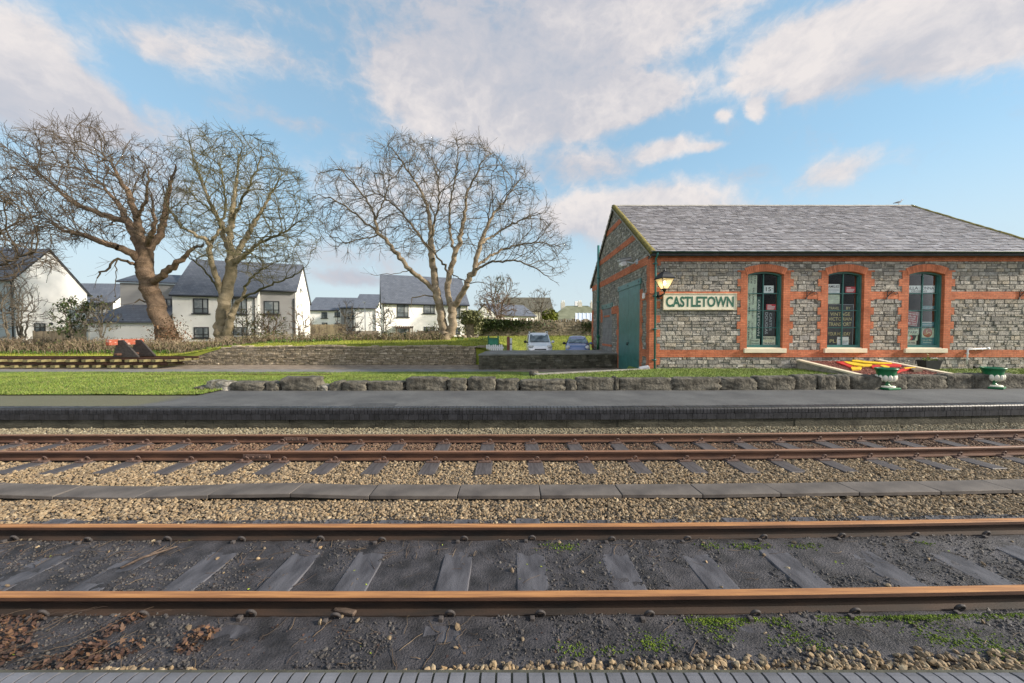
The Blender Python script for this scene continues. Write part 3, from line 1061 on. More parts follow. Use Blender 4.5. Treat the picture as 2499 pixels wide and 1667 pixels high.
M['slate'] = mat('roof_slate', (.2, .19, .2), .42, var=.16, scale=2.6, bump=.35, bscale=40, bdist=.006, fine=.14,
                 ramp=[(.25, .232, .24), (.31, .29, .295), (.275, .252, .255), (.35, .33, .335), (.262, .238, .235), (.39, .37, .38), (.29, .27, .265), (.22, .205, .213), (.33, .308, .305)])
M['slate_base'] = mat('roof_felt', (.05, .048, .05), .9, bump=0)
M['green'] = mat('railway_green', (.042, .155, .14), .35, var=.15, scale=3, bump=.08, bscale=30, spec=.5)
M['green_dk'] = mat('gutter_green', (.010, .036, .028), .4, var=.2, scale=3, bump=.1, bscale=30, spec=.5)
M['green_lt'] = mat('bright_green', (.012, .11, .045), .4, var=.15, scale=4, bump=.05, spec=.5)
M['cream'] = mat('cream_paint', (.72, .63, .47), .6, var=.06, scale=3, bump=.1, bscale=50, fine=.05)
M['lichen'] = mat('lichen', (.09, .075, .018), .95, col2=(.23, .19, .05), scale=9, bump=.8, bscale=50, fine=.35)
M['ridge'] = mat('ridge_tile', (.27, .25, .22), .9, col2=(.42, .39, .34), scale=5, bump=.5, bscale=40)
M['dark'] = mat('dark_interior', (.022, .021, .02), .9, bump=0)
M['glass'] = glass_mat('window_glass')
M['black'] = mat('black_iron', (.012, .012, .013), .45, bump=.1, spec=.5)
M['white'] = mat('white_plastic', (.70, .70, .70), .5, var=.05, bump=0)
M['grey_metal'] = mat('grey_metal', (.42, .43, .45), .45, var=.1, bump=.05)
M['concrete'] = mat('kerb_concrete', (.17, .16, .135), .9, col2=(.30, .28, .24), scale=4, bump=.4, bscale=50)


def stones(mb, fmap, u0, u1, v0, v1, hr=(.10, .20), wr=(.14, .46), proud=(.0, .022), gap=.016, holes=(), top=None, m=1, split=.3, bev=.25):
    """squared rubble: fmap(u, v, out) -> xyz; courses of uneven stones, clipped by holes and by top(u)"""
    Q = []
    v = v0
    while v < v1 - .04:
        h = random.uniform(*hr)
        if v + h > v1 - .06:
            h = v1 - v
        u = u0 - random.uniform(0, .2)
        while u < u1:
            wd = random.uniform(*wr) * (1.25 if h > .16 else 1)
            if h > .15 and random.random() < split:
                c = h * random.uniform(.35, .65)
                Q += [(u, u + wd, v, v + c), (u, u + wd * random.uniform(.4, .7), v + c, v + h)]
                Q.append((Q[-1][1], u + wd, v + c, v + h))
            else:
                Q.append((u, u + wd, v, v + h))
            u += wd
        v += h
    V, F = [], []

    def emit(a, b, c, d):
        a, b = max(a, u0), min(b, u1)
        if b - a < .05 or d - c < .03:
            return
        g = gap / 2
        jj = lambda: random.uniform(-g * .9, g * .9)
        o = random.uniform(*proud)
        P = [(a + g + jj(), c + g + jj()), (b - g + jj(), c + g + jj()), (b - g + jj(), d - g + jj()), (a + g + jj(), d - g + jj())]
        if top is not None:
            P = [(p, min(q, float(top(p)) - .01)) for p, q in P]
            if min(P[3][1] - P[0][1], P[2][1] - P[1][1]) < .01:
                if max(P[3][1] - P[0][1], P[2][1] - P[1][1]) < .02:
                    return
        cx, cy = sum(p for p, q in P) / 4, sum(q for p, q in P) / 4
        e = .018 * bev / .25
        I = []
        for p, q in P:
            L = math.hypot(cx - p, cy - q) + 1e-6
            k = min(.35, e / L)
            I.append((p + (cx - p) * k, q + (cy - q) * k))
        n = len(V)
        for p, q in P:
            V.append(fmap(p, q, -.03))
        for p, q in P:
            V.append(fmap(p, q, o * .55))
        for p, q in I:
            V.append(fmap(p, q, o + random.uniform(-.003, .006)))
        F.extend([(n + i, n + (i + 1) % 4, n + 4 + (i + 1) % 4, n + 4 + i) for i in range(4)])
        F.extend([(n + 4 + i, n + 4 + (i + 1) % 4, n + 8 + (i + 1) % 4, n + 8 + i) for i in range(4)])
        F.append((n + 8, n + 9, n + 10, n + 11))

    for (a, b, c, d) in Q:
        hit = [q for q in holes if a < q[1] and b > q[0] and c < q[3] - .01 and d > q[2] + .01]
        if not hit:
            emit(a, b, c, d)
        else:
            q = hit[0]
            cc, dd = c, d
            if a < q[0] - .04:
                emit(a, q[0], c, d)
            if b > q[1] + .04:
                emit(q[1], b, c, d)
            if c < q[2] - .03 and a >= q[0] - .04 and b <= q[1] + .04:
                emit(a, b, c, q[2])
            if d > q[3] + .03:
                emit(max(a, q[0]), min(b, q[1]), q[3], d)
    if V:
        mb.add(np.array(V), np.array(F), m)


# ------------------------------------------------------------------ the goods shed
SX0, SX1, SY0, SY1 = 5.86, 22.75, 16.1, 27.7
ZE, ZRG, YR = 4.86, 8.80, 21.9
shed = thing('goods_shed', 'long grey stone railway goods shed with red brick trim and slate roof', 'goods shed', (SX0, SY0, 0))
YF, YB = 15.80, 28.0                                # eaves lines
SLP = (ZRG - 4.93) / (YR - YF)


def roof_z(y):
    return 4.93 + (y - YF) * SLP if y < YR else ZRG - (y - YR) * SLP


WIN = [(9.96, 11.47), (13.36, 14.88), (16.77, 18.28)]
ZS, ZSPR, ZCR = .935, 4.03, 4.16                    # sill, springing, crown
holes = [(a - .2, b + .2, .72, ZCR) for a, b in WIN]
mb = MB()
# core of the front wall, in piers round the openings
xs = [SX0] + [v for h in holes for v in (h[0], h[1])] + [SX1]
for i in range(0, len(xs), 2):
    mb.box(xs[i], xs[i + 1], SY0, SY0 + .42, -.3, 4.80, 0)
for h in holes:
    mb.box(h[0], h[1], SY0, SY0 + .42, -.3, .72, 0)
    mb.box(h[0], h[1], SY0, SY0 + .42, ZCR, 4.80, 0)
ph = [(a - .05, b + .05, ZS - .3, ZSPR + .10) for a, b in WIN]
F_ = lambda u, v, o: (u, SY0 - o, v)
for (v0, v1) in ((0.0, .54), (.83, 3.0), (3.30, 4.58)):
    stones(mb, F_, SX0 + .16, SX1, v0, v1, holes=ph, hr=(.09, .22), wr=(.11, .42), gap=.020, proud=(0, .03))
# gable end, rear and right walls
gp = [(SY0 + .42, -.4), (SY1, -.4), (SY1, roof_z(SY1) - .1), (YR, ZRG - .1), (SY0 + .42, roof_z(SY0 + .42) - .1)]
mb.prism(gp, 'x', SX0, SX0 + .42, 0)
mb.prism(gp, 'x', SX1 - .42, SX1, 0)
mb.box(SX0 + .42, SX1 - .42, SY1 - .4, SY1, -.3, 4.8, 0)
mb.box(SX0 + .42, SX1 - .42, SY0 + .43, SY1 - .41, -.3, -.05, 0)
DOOR = (17.33, 20.74, -.38, 3.78)
BLK = (22.1, 24.6, .42, 3.34)
G_ = lambda u, v, o: (SX0 - o, u, v)
for (v0, v1) in ((-.35, .54), (.54, 3.3), (3.3, 4.52), (4.85, 5.98), (6.26, 7.46), (7.72, 8.7)):
    stones(mb, G_, SY0 + .2, SY1 - .3, v0, v1, holes=[(DOOR[0] - .1, DOOR[1] + .1, -.5, 4.03), (BLK[0] + .1, BLK[1] - .1, .3, 3.3)], top=lambda y: roof_z(y) - .12,
           wr=(.12, .36), hr=(.08, .17), proud=(0, .02), m=2)  # gable stone is darker: weathering, plus the gable's shade put into the colour
part('wall', mb, [M['mortar'], M['stone'], M['stone_dk']], shed)

# brickwork: bands, quoins, jambs
mb = MB()
fy = SY0
for (z0, z1) in ((.53, .84), (2.99, 3.31), (4.57, 4.82)):
    e = [SX0] + [v for a, b in WIN for v in (a - .1, b + .1)] + [SX1]
    if 2 < z0 < 4:
        for i in range(0, len(e), 2):
            mb.box(e[i], e[i + 1], fy - .032, fy + .03, z0, z1)
    elif z0 < 1:                                     # the sill band runs under the sills
        for i in range(0, len(e), 2):
            mb.box(e[i], e[i + 1], fy - .032, fy + .03, z0, z1)
        for a, b in WIN:
            mb.box(a - .1, b + .1, fy - .032, fy + .03, z0, .74)
    else:
        mb.box(SX0, SX1, fy - .032, fy + .03, z0, z1)
z, i = -.1, 0
while z < 4.57:                                      # corner quoins, both faces
    w_ = .41 if i % 2 else .26
    mb.box(SX0 - .036, SX0 + w_, fy - .036, fy + .03, z, min(z + .3, 4.80))
    mb.box(SX0 - .0355, SX0 + .03, fy + .03, fy + (.33 if i % 2 else .40), z, min(z + .3, 4.80))
    z += .3
    i += 1
for a, b in WIN:
    z, i = .84, 0
    while z < 4.2:
        w_ = .43 if i % 2 else .285
        zt = min(z + .3, 4.26 if i % 2 == 0 else 4.2)
        mb.box(a - w_, a - .004, fy - .038, fy + .03, z, zt)
        mb.box(b + .004, b + w_, fy - .038, fy + .03, z, zt)
        z += .3
        i += 1
    mb.box(a - .2, a, fy - .042 + .012, fy + .42, .72, ZSPR + .1)
    mb.box(b, b + .2, fy - .042 + .012, fy + .42, .72, ZSPR + .1)
gx = SX0
for (z0, z1, ya, yb) in ((4.51, 4.86, SY0 + .3, SY1), (5.97, 6.27, 0, 0), (7.45, 7.73, 0, 0), (.53, .84, SY0 + .4, 17.3), (3.0, 3.31, SY0 + .4, 17.1)):
    if ya == 0:
        zm = (z0 + z1) / 2
        ya = YF + (zm - 4.93) / SLP + .28
        yb = 2 * YR - ya
    mb.box(gx - .032, gx + .03, ya, yb, z0, z1)
for k in range(13):                                  # jambs of the big door
    z = -.38 + .3 * k
    w_ = .34 if k % 2 == 0 else .24
    if z < 3.3:
        mb.box(gx - .037, gx + .03, DOOR[0] - w_, DOOR[0], z, z + .3)
    if z < 2.7:
        mb.box(gx - .037, gx + .03, DOOR[1], DOOR[1] + w_ + (.12 if k % 3 == 0 else 0), z, z + .3)
mb.box(gx - .036, gx + .03, DOOR[1] + .2, BLK[0] + .15, 2.62, 3.05)
for k in range(9):
    z = .42 + .3 * k
    mb.box(gx - .037, gx + .03, SY1 - (.30 if k % 2 else .5), SY1 + .03, z, z + .3)
mb.box(gx - .036, gx + .03, BLK[1] - .05, BLK[1] + .35, 2.2, 3.05)
mb.box(gx - .036, gx + .03, BLK[0] + .1, BLK[1] - .1, .72, .84)
mb.box(gx - .036, gx + .03, BLK[0] + .6, BLK[1] - .5, 2.5, 2.6)
part('brickwork', mb, M['brick'], shed)
# arches: voussoirs one by one
mb = MB()
for a, b in WIN:
    c, hw = (a + b) / 2, (b - a) / 2
    rise = ZCR - ZSPR
    r0 = (hw * hw + rise * rise) / (2 * rise)
    zc = ZCR - r0
    h = math.asin(hw / r0) * 1.07
    n = 21
    for k in range(n):
        t0, t1 = -h + 2 * h * k / n + .0022, -h + 2 * h * (k + 1) / n - .0022
        r1 = r0 + .295 + random.uniform(-.004, .004)
        j = random.uniform(0, .004)
        p = [(c + r * math.sin(t), zc + r * math.cos(t)) for r, t in ((r0, t0), (r0, t1), (r1, t1), (r1, t0))]
        mb.prism(p, 'y', fy - .046 - j, fy + .42, 0)
part('arch', mb, M['voussoir'], shed)
# gable extras: lintels, blocked doorway
mb = MB()
mb.bbox(gx - .06, gx + .02, DOOR[0] - .14, DOOR[1] + .14, 3.78, 4.04, 0, .01)
for y in (DOOR[0] + .1, (DOOR[0] + DOOR[1]) / 2, DOOR[1] - .1):
    mb.box(gx - .075, gx - .06, y - .04, y + .04, 3.87, 3.95, 1)
mb.bbox(gx - .05, gx + .02, BLK[0] - .05, BLK[1] + .05, 3.02, 3.30, 0, .01)
for y in (BLK[0] + .25, (BLK[0] + BLK[1]) / 2, BLK[1] - .25):
    mb.box(gx - .065, gx - .05, y - .04, y + .04, 3.12, 3.2, 1)
part('lintel', mb, [M['green'], M['black']], shed)
M['block'] = brick_mat('breeze_block', (.20, .195, .19), (.24, .235, .22), (.17, .165, .155), bw=.45, rh=.225, ms=.012, bump=.3)
mb = MB()
mb.box(gx - .012, gx + .02, BLK[0] + .1, BLK[1] - .1, .40, 3.02)
part('blocked_doorway', mb, M['block'], shed)
dm = MB()
for (y0, y1) in ((DOOR[0] + .02, 19.03), (19.05, DOOR[1] - .02)):
    n = 11
    for k in range(n):
        a, b = y0 + (y1 - y0) * k / n, y0 + (y1 - y0) * (k + 1) / n
        dm.bbox(gx - .030, gx + .01, a + .003, b - .003, DOOR[2], DOOR[3], 0, .006)
    hy = y1 - .9 if y0 > 19 else y0
    dm.box(gx - .040, gx - .0305, hy, hy + .9, 3.36, 3.43, 0)
    dm.box(gx - .040, gx - .0305, hy, hy + .9, .30, .37, 0)
d = part('door', dm, M['green'], shed)
hm = MB()
hm.box(gx - .06, gx - .042, 18.9, 19.2, 1.02, 1.07)
hm.ball((gx - .06, 19.1, .97), .04)
part('padlock_bar', hm, M['black'], d)
# frames, panes and sills of the three windows
for a, b in WIN:
    f = MB()
    hw = (b - a) / 2
    c = (a + b) / 2
    rise = ZCR - ZSPR
    r0 = (hw * hw + rise * rise) / (2 * rise)
    zt = lambda x: ZCR - r0 + math.sqrt(max(0, r0 * r0 - (x - c) ** 2))
    y0, y1, yg = fy + .09, fy + .25, fy + .19
    f.box(a, a + .07, y0, y1, ZS, zt(a + .03))
    f.box(b - .07, b, y0, y1, ZS, zt(b - .03))
    f.box(b - .095, b - .072, y0 + .07, y1 - .004, ZS + .06, zt(b - .09) - .05)
    f.box(a + .07, b - .07, y0 + .01, y1, ZS, ZS + .11)
    ps = [a + .07 + (b - a - .14) * k / 10 for k in range(11)]
    f.prism([(p, zt(p)) for p in ps] + [(p, zt(p) - .07) for p in ps[::-1]], 'y', y0 + .01, y1, 0)
    f.box(c + .02, c + .055, yg - .03, yg + .02, ZS + .11, zt(c) - .06)
    for q in (542, 802, 1065):
        z = float(at(1860, 630 + q / 6.27, yg)[2])
        f.box(a + .07, b - .07, yg - .025, yg + .015, z - .016, z + .016)
    fo = part('window', f, M['green'], shed)
    g = MB()
    g.prism([(a + .05, ZS + .1), (b - .05, ZS + .1), (b - .05, zt(b - .05) - .03)] + [(p, zt(p) - .03) for p in ps[::-1]] + [(a + .05, zt(a + .05) - .03)], 'y', yg, yg + .006, 0)
    part('pane', g, M['glass'], fo)
    s = MB()
    s.bbox(a - .15, b + .13, fy - .12, fy - .005 + .01, .715, .90, 0, .012)
    s.bbox(a + .002, b - .002, fy + .006, fy + .34, .735, ZS + .005, 0, .008)
    part('sill', s, M['cream'], fo)
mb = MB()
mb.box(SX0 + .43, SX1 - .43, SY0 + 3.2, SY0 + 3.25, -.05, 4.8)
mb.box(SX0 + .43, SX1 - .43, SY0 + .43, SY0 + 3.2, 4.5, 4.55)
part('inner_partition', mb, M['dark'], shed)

# roof: felt, slates, ridge, mossy verges
rf = MB()
xa, xb = SX0 - .12, SX1 + .14
V = [(xa, YF, 4.90), (xb, YF, 4.90), (xb, YR, ZRG - .03), (xa, YR, ZRG - .03), (xa, YB, 4.90), (xb, YB, 4.90)]
rf.add(V, np.array([(0, 1, 2, 3), (3, 2, 5, 4)]), 0)
rf.add([(x, y, z - .12) for x, y, z in V], np.array([(3, 2, 1, 0), (4, 5, 2, 3)]), 0)
for (i, j) in ((0, 3), (3, 4), (1, 2), (2, 5), (0, 1), (4, 5)):
    p, q = V[i], V[j]
    rf.quad(p, q, (q[0], q[1], q[2] - .12), (p[0], p[1], p[2] - .12), 0)
SV, SF = [], []
L = math.hypot(YR - YF, ZRG - 4.93)
cy, cz_ = (YR - YF) / L, (ZRG - 4.93) / L
rows = 36
gz = L / rows
for side in (1, -1):
    for r in range(rows + (0)):
        s0, s1 = r * gz - .03, (r + 1) * gz + .02
        x = xa + (random.uniform(-.02, .02) if r % 2 else -.15)
        while x < xb:
            wd = random.uniform(.24, .36)
            a, b = max(x + .004, xa), min(x + wd - .004, xb)
            x += wd
            if b - a < .03 or (side < 0 and r % 2):
                continue
            ds = random.uniform(-.018, .012)
            t0, t1 = .040 + random.uniform(-.006, .012), .012
            kk = random.uniform(-.004, .004)
            if random.random() < .012:
                ds -= .05
            sk = random.uniform(-.008, .008)
            def pt(xx, ss, tt):
                y = YF + ss * cy - tt * cz_
                z = 4.93 + ss * cz_ + tt * cy
                return (xx, y if side > 0 else 2 * YR - y, z)
            n = len(SV)
            SV += [pt(a, s0 + ds + sk, t0 + kk), pt(b, s0 + ds - sk, t0 - kk), pt(b, s1, t1), pt(a, s1, t1), pt(a, s0 + ds + sk, t0 + kk - .016), pt(b, s0 + ds - sk, t0 - kk - .016)]
            SF += [(n, n + 1, n + 2, n + 3), (n + 4, n + 5, n + 1, n)]
rf.add(np.array(SV), np.array(SF), 1)
part('roof', rf, [M['slate_base'], M['slate']], shed)
mb = MB()
x = xa - .02
while x < xb:
    L_ = min(.46, xb - x)
    j = random.uniform(-.008, .008)
    mb.sweep([[(xx, YR - .19, ZRG - .06 + j), (xx, YR - .02, ZRG + .055 + j), (xx, YR + .02, ZRG + .055 + j), (xx, YR + .19, ZRG - .06 + j)] for xx in (x + .003, x + L_ - .003)])
    x += .46
part('ridge', mb, M['ridge'], shed)
for xv, sgn in ((xa, 1), (xb, -1)):
    mb = MB()
    sy = np.linspace(YF - .02, YR - .06, 60)
    rings = []
    for y in sy:
        z = roof_z(y) + .02
        wdt = .15 + .10 * float(fbm(y, 3, 3.1, 3))
        hh = .05 + .05 * float(fbm(y, 9, 5.0, 3))
        rings.append([(xv - sgn * .02, y, z - .13), (xv - sgn * .025, y, z + hh * .5), (xv + sgn * wdt * .4, y, z + hh), (xv + sgn * wdt, y, z + .03), (xv + sgn * wdt, y, z - .02)])
    mb.sweep(rings, 0, True, True)
    part('mossy_verge', mb, M['lichen'], shed)
    mb = MB()
    for (ya, yb) in ((YF, YR), (YB, YR)):
        mb.add([(xv - sgn * .01, ya, 4.90 - .02), (xv - sgn * .01, yb, ZRG - .05), (xv - sgn * .01, yb, ZRG - .23), (xv - sgn * .01, ya, 4.90 - .2),
                (xv + sgn * .03, ya, 4.90 - .02), (xv + sgn * .03, yb, ZRG - .05), (xv + sgn * .03, yb, ZRG - .23), (xv + sgn * .03, ya, 4.90 - .2)],
               np.array([(0, 1, 2, 3), (7, 6, 5, 4), (3, 2, 6, 7), (0, 4, 5, 1)]), 0)
    part('bargeboard', mb, M['stone_dk'], shed)
mb = MB()
a = np.linspace(PI, 2 * PI, 9)
ring = [(.062 * math.cos(t), .062 * math.sin(t)) for t in a] + [(.055 * math.cos(t), .055 * math.sin(t)) for t in a[::-1]]
mb.sweep([[(x, YF - .03 + p, 4.93 + q) for p, q in ring] for x in np.linspace(SX0 - .08, SX1 + .1, 12)], 0, True, True)
mb.box(SX0 - .06, SX1 + .08, YF + .04, YF + .07, 4.76, 4.94)
mb.box(SX0 - .05, SX1 + .06, YF + .07, SY0 - .04, 4.80, 4.83)
part('gutter', mb, M['green_dk'], shed)
mb = MB()
px = SX0 + .17
mb.tube([(px, YF - .03, 4.88), (px, YF - .01, 4.80), (px, SY0 - .12, 4.68), (px, SY0 - .12, 4.5), (px, SY0 - .12, .0)], .042, 10)
for z in (4.45, 3.1, 1.7, .4):
    mb.lathe([(.055, 0), (.055, .06)], (px, SY0 - .12), 10, z0=z)
    mb.box(px - .09, px + .09, SY0 - .10, SY0 - .03, z, z + .05)
part('downpipe', mb, M['green'], shed)
mb = MB()
py = 25.25
mb.tube([(gx - .14, py, 1.25), (gx - .14, py, 7.3)], .078, 12, 0)
mb.tube([(gx - .14, py, .40), (gx - .14, py, 1.28)], .079, 12, 1)
for z in (1.22, 3.5, 5.1):
    mb.lathe([(.085, 0), (.105, .02), (.105, .12), (.085, .14)], (gx - .14, py), 12, 0 if z > 2 else 1, z0=z)
    mb.box(gx - .10, gx + .0, py - .13, py + .13, z + .03, z + .09)
part('soil_pipe', mb, [M['green'], M['green_lt']], shed)
# ------------------------------------------------------------------ things on the shed
UX, UZ = (1, 0, 0), (0, 0, 1)
M['text_green'] = mat('sign_green', (.025, .12, .075), .5, bump=0)
M['text_dk'] = mat('sign_ink', (.03, .032, .035), .6, bump=0)
M['signcream'] = mat('sign_cream', (.76, .70, .54), .5, var=.05, bump=0)
M['signwhite'] = mat('sign_white', (.78, .78, .76), .5, var=.04, bump=0)
M['signred'] = mat('sign_red', (.62, .05, .06), .5, bump=0)
M['maroon'] = mat('sign_maroon', (.30, .035, .05), .5, bump=0)
M['signdark'] = mat('sign_dark', (.06, .055, .058), .5, bump=0)
M['gold'] = mat('sign_gold', (.55, .47, .22), .5, bump=0)
M['teal'] = mat('sign_teal', (.06, .22, .24), .5, bump=0)
M['palegreen'] = mat('sign_pale_green', (.55, .62, .48), .5, bump=0)
M['signgreen'] = mat('sign_panel_green', (.02, .075, .06), .5, bump=0)

mb = MB()
x0, x1, z0, z1 = 6.39, 9.44, 2.545, 3.205
yb = SY0 - .04
mb.bbox(x0, x1, yb - .05, yb, z0, z1, 0, .006)
for (a, b, c, d) in ((x0 - .03, x1 + .03, z1 - .015, z1 + .025), (x0 - .03, x1 + .03, z0 - .025, z0 + .015)):
    mb.bbox(a, b, yb - .07, yb - .003, c, d, 2, .006)
for (a, b) in ((x0 - .03, x0 + .012), (x1 - .012, x1 + .03)):
    mb.bbox(a, b, yb - .068, yb - .004, z0 + .016, z1 - .016, 2, .006)
put_text(mb, 'CASTLETOWN', ((x0 + x1) / 2, yb - .056, (z0 + z1) / 2), UX, UZ, 2.86, .45, 1, .034)
solo('station_sign', mb, [M['signcream'], M['text_green'], mat('sign_frame', (.50, .44, .31), .6, bump=.1)], 'long cream CASTLETOWN name board with green capitals on the shed wall', 'sign', loc=((x0 + x1) / 2, SY0, z0))

# wall lantern
lx, ly = float(at(1621.7, 700, 15.55)[0]), 15.55
ln_ = thing('wall_lantern', 'lit black iron wall lantern beside the CASTLETOWN board', 'lantern', (lx, ly, 3.3))
mb = MB()
mb.tube([(lx - .1, SY0 - .02, 3.17), (lx - .1, SY0 - .18, 3.10), (lx - .06, SY0 - .35, 3.10), (lx, ly + .02, 3.17), (lx, ly, 3.30)], [.05, .045, .04, .03, .03], 8)
mb.bbox(lx - .18, lx - .02, SY0 - .05, SY0 - .03, 3.05, 3.30, 0, .005)
mb.tube([(lx - .1, SY0 - .16, 3.10), (lx - .12, SY0 - .25, 3.0), (lx - .08, SY0 - .3, 3.02)], .015, 6)
part('bracket', mb, M['black'], ln_)
zt, zb = 3.77, 3.36
mb = MB()
q = PI / 4
ht = [(.20, zb), (.34, zt)]
for k in range(4):
    a = q + k * PI / 2 + R(12)
    mb.tube([(lx + .20 * .72 * math.cos(a) * 1.0, ly + .20 * .72 * math.sin(a), zb), (lx + .38 * math.cos(a), ly + .38 * math.sin(a), zt)], .012, 4)
a0 = q + R(12)
mb.lathe([(.155, zb - .02), (.16, zb + .01)], (lx, ly), 4, a0=a0, smooth=False)
mb.lathe([(.41, zt - .01), (.43, zt + .02), (.38, zt + .06), (.30, zt + .16), (.17, zt + .27), (.10, zt + .30)], (lx, ly), 4, a0=a0, smooth=False)
mb.lathe([(.05, zt + .30), (.06, zt + .34), (.02, zt + .37), (.03, zt + .40), (.01, zt + .47)], (lx, ly), 8)
mb.lathe([(.04, zb - .12), (.07, zb - .05), (.14, zb - .01)], (lx, ly), 8)
part('frame', mb, M['black'], ln_)
m = bpy.data.materials.new('lantern_glass')
m.use_nodes = True
t = NT(m.node_tree)
s1 = t.n('ShaderNodeBsdfTranslucent', None, Color=(.95, .85, .62))
s2 = t.n('ShaderNodeBsdfTransparent', None, Color=(1, .95, .85))
s3 = t.n('ShaderNodeMixShader', None, i0=.45, i1=s1.outputs[0], i2=s2.outputs[0])
s4 = t.n('ShaderNodeBsdfDiffuse', None, Color=(.8, .72, .55))
s5 = t.n('ShaderNodeMixShader', None, i0=.25, i1=s3.outputs[0], i2=s4.outputs[0])
t.n('ShaderNodeOutputMaterial', None, Surface=s5.outputs[0])
mb = MB()
mb.lathe([(.145, zb), (.37, zt)], (lx, ly), 4, a0=a0, smooth=False, caps=False)
part('glass', mb, m, ln_)
mb = MB()
mb.ball((lx, ly, zb + .24), (.06, .06, .09), 10)
part('bulb', mb, emit_mat('lamp_glow', (1.0, .78, .42), 9.0), ln_)

# camera on the gable
cx, cy2, cz2 = SX0 - .45, 18.2, 5.02
ct = thing('security_camera', 'white security camera on an arm high on the shed gable', 'camera', (SX0 - .05, 17.9, 4.8))
mb = MB()
mx = Matrix.Translation((cx, cy2, cz2)) @ Matrix.Rotation(R(-12), 4, 'Y') @ Matrix.Rotation(R(20), 4, 'Z')
mb.bbox(-.42, .34, -.10, .10, -.05, .09, 0, .03, mx)
mb.bbox(-.46, .30, -.12, .12, .092, .11, 0, .008, mx)
part('housing', mb, M['grey_metal'], ct)
mb = MB()
mb.bbox(-.34, -.02, -.11, .11, -.28, -.06, 0, .03, mx)
mb.lathe([(.06, 0), (.06, .02)], n=12)
mb.V[-1] = np.array([mx @ Vector((-.345 - z, x, -.17 + y)) for x, y, z in mb.V[-1]])
part('lamp_unit', mb, M['white'], ct)
mb = MB()
mb.tube([(SX0 - .03, 17.75, 4.86), (SX0 - .2, 17.8, 4.80), (cx + .05, 18.1, 4.92)], .03, 8)
mb.bbox(SX0 - .06, SX0 - .025, 17.6, 17.9, 4.75, 4.98, 0, .006)
part('arm', mb, M['grey_metal'], ct)
mb = MB()
yj, zj = 16.68, 3.19
mb.bbox(SX0 - .12, SX0 - .03, yj - .09, yj + .09, zj - .13, zj + .11, 0, .015)
mb.tube([(SX0 - .05, yj - .09, zj), (SX0 - .05, SY0 + .02, zj + .03), (SX0 - .05, SY0 - .045, zj + .03), (SX0 + .3, SY0 - .045, zj + .0), (lx - .12, SY0 - .05, zj)], .010, 5, 1)
mb.tube([(SX0 - .05, yj + .03, zj + .1), (SX0 - .05, yj + .06, zj + .5), (SX0 - .05, DOOR[0] - .2, 3.95)], .008, 5, 1)
solo('junction_box', mb, [M['white'], M['black']], 'small white junction box with a black cable beside the big green door', 'junction box', loc=(SX0, yj, zj))

# basket brackets
labs = ['empty black scroll bracket between the first and second shed windows', 'empty black scroll bracket between the second and third shed windows',
        'black scroll bracket on the brick band at the right edge of the picture']
for bx, lab in zip((12.46, 15.86, 21.45), labs):
    mb = MB()
    y = SY0 - .055
    z0 = 3.0
    mb.bbox(bx - .012, bx + .012, y, y + .02, z0, z0 + .34, 0, .003)
    th = np.linspace(0, 1, 14)
    mb.tube([(bx + .36 * t, y, z0 + .10 + .20 * math.sin(t * 1.9)) for t in th], .016, 5)
    a = np.linspace(R(100), R(-170), 10)
    mb.tube([(bx + .36 + .05 * math.cos(k), y, z0 + .24 + .05 * math.sin(k)) for k in a], .014, 5)
    a = np.linspace(R(-60), R(230), 10)
    mb.tube([(bx + .20 + .045 * math.cos(k), y, z0 + .315 + .035 * math.sin(k)) for k in a], .014, 5)
    a = np.linspace(R(180), R(-120), 10)
    mb.tube([(bx + .05 + .045 * math.cos(k), y, z0 + .34 + .035 * math.sin(k)) for k in a], .014, 5)
    a = np.linspace(R(90), R(330), 10)
    mb.tube([(bx - .03 + .03 * math.cos(k), y, z0 + .02 + .03 * math.sin(k)) for k in a], .012, 5)
    solo('basket_bracket', mb, M['black'], lab, 'bracket', 'hanging basket brackets on the shed', loc=(bx, SY0, z0))

# ------------------------------------------------------------------ signs standing inside the windows
YS = SY0 + .225
SRC = {0: (1790, 630), 1: (1960, 630), 2: (2150, 630)}


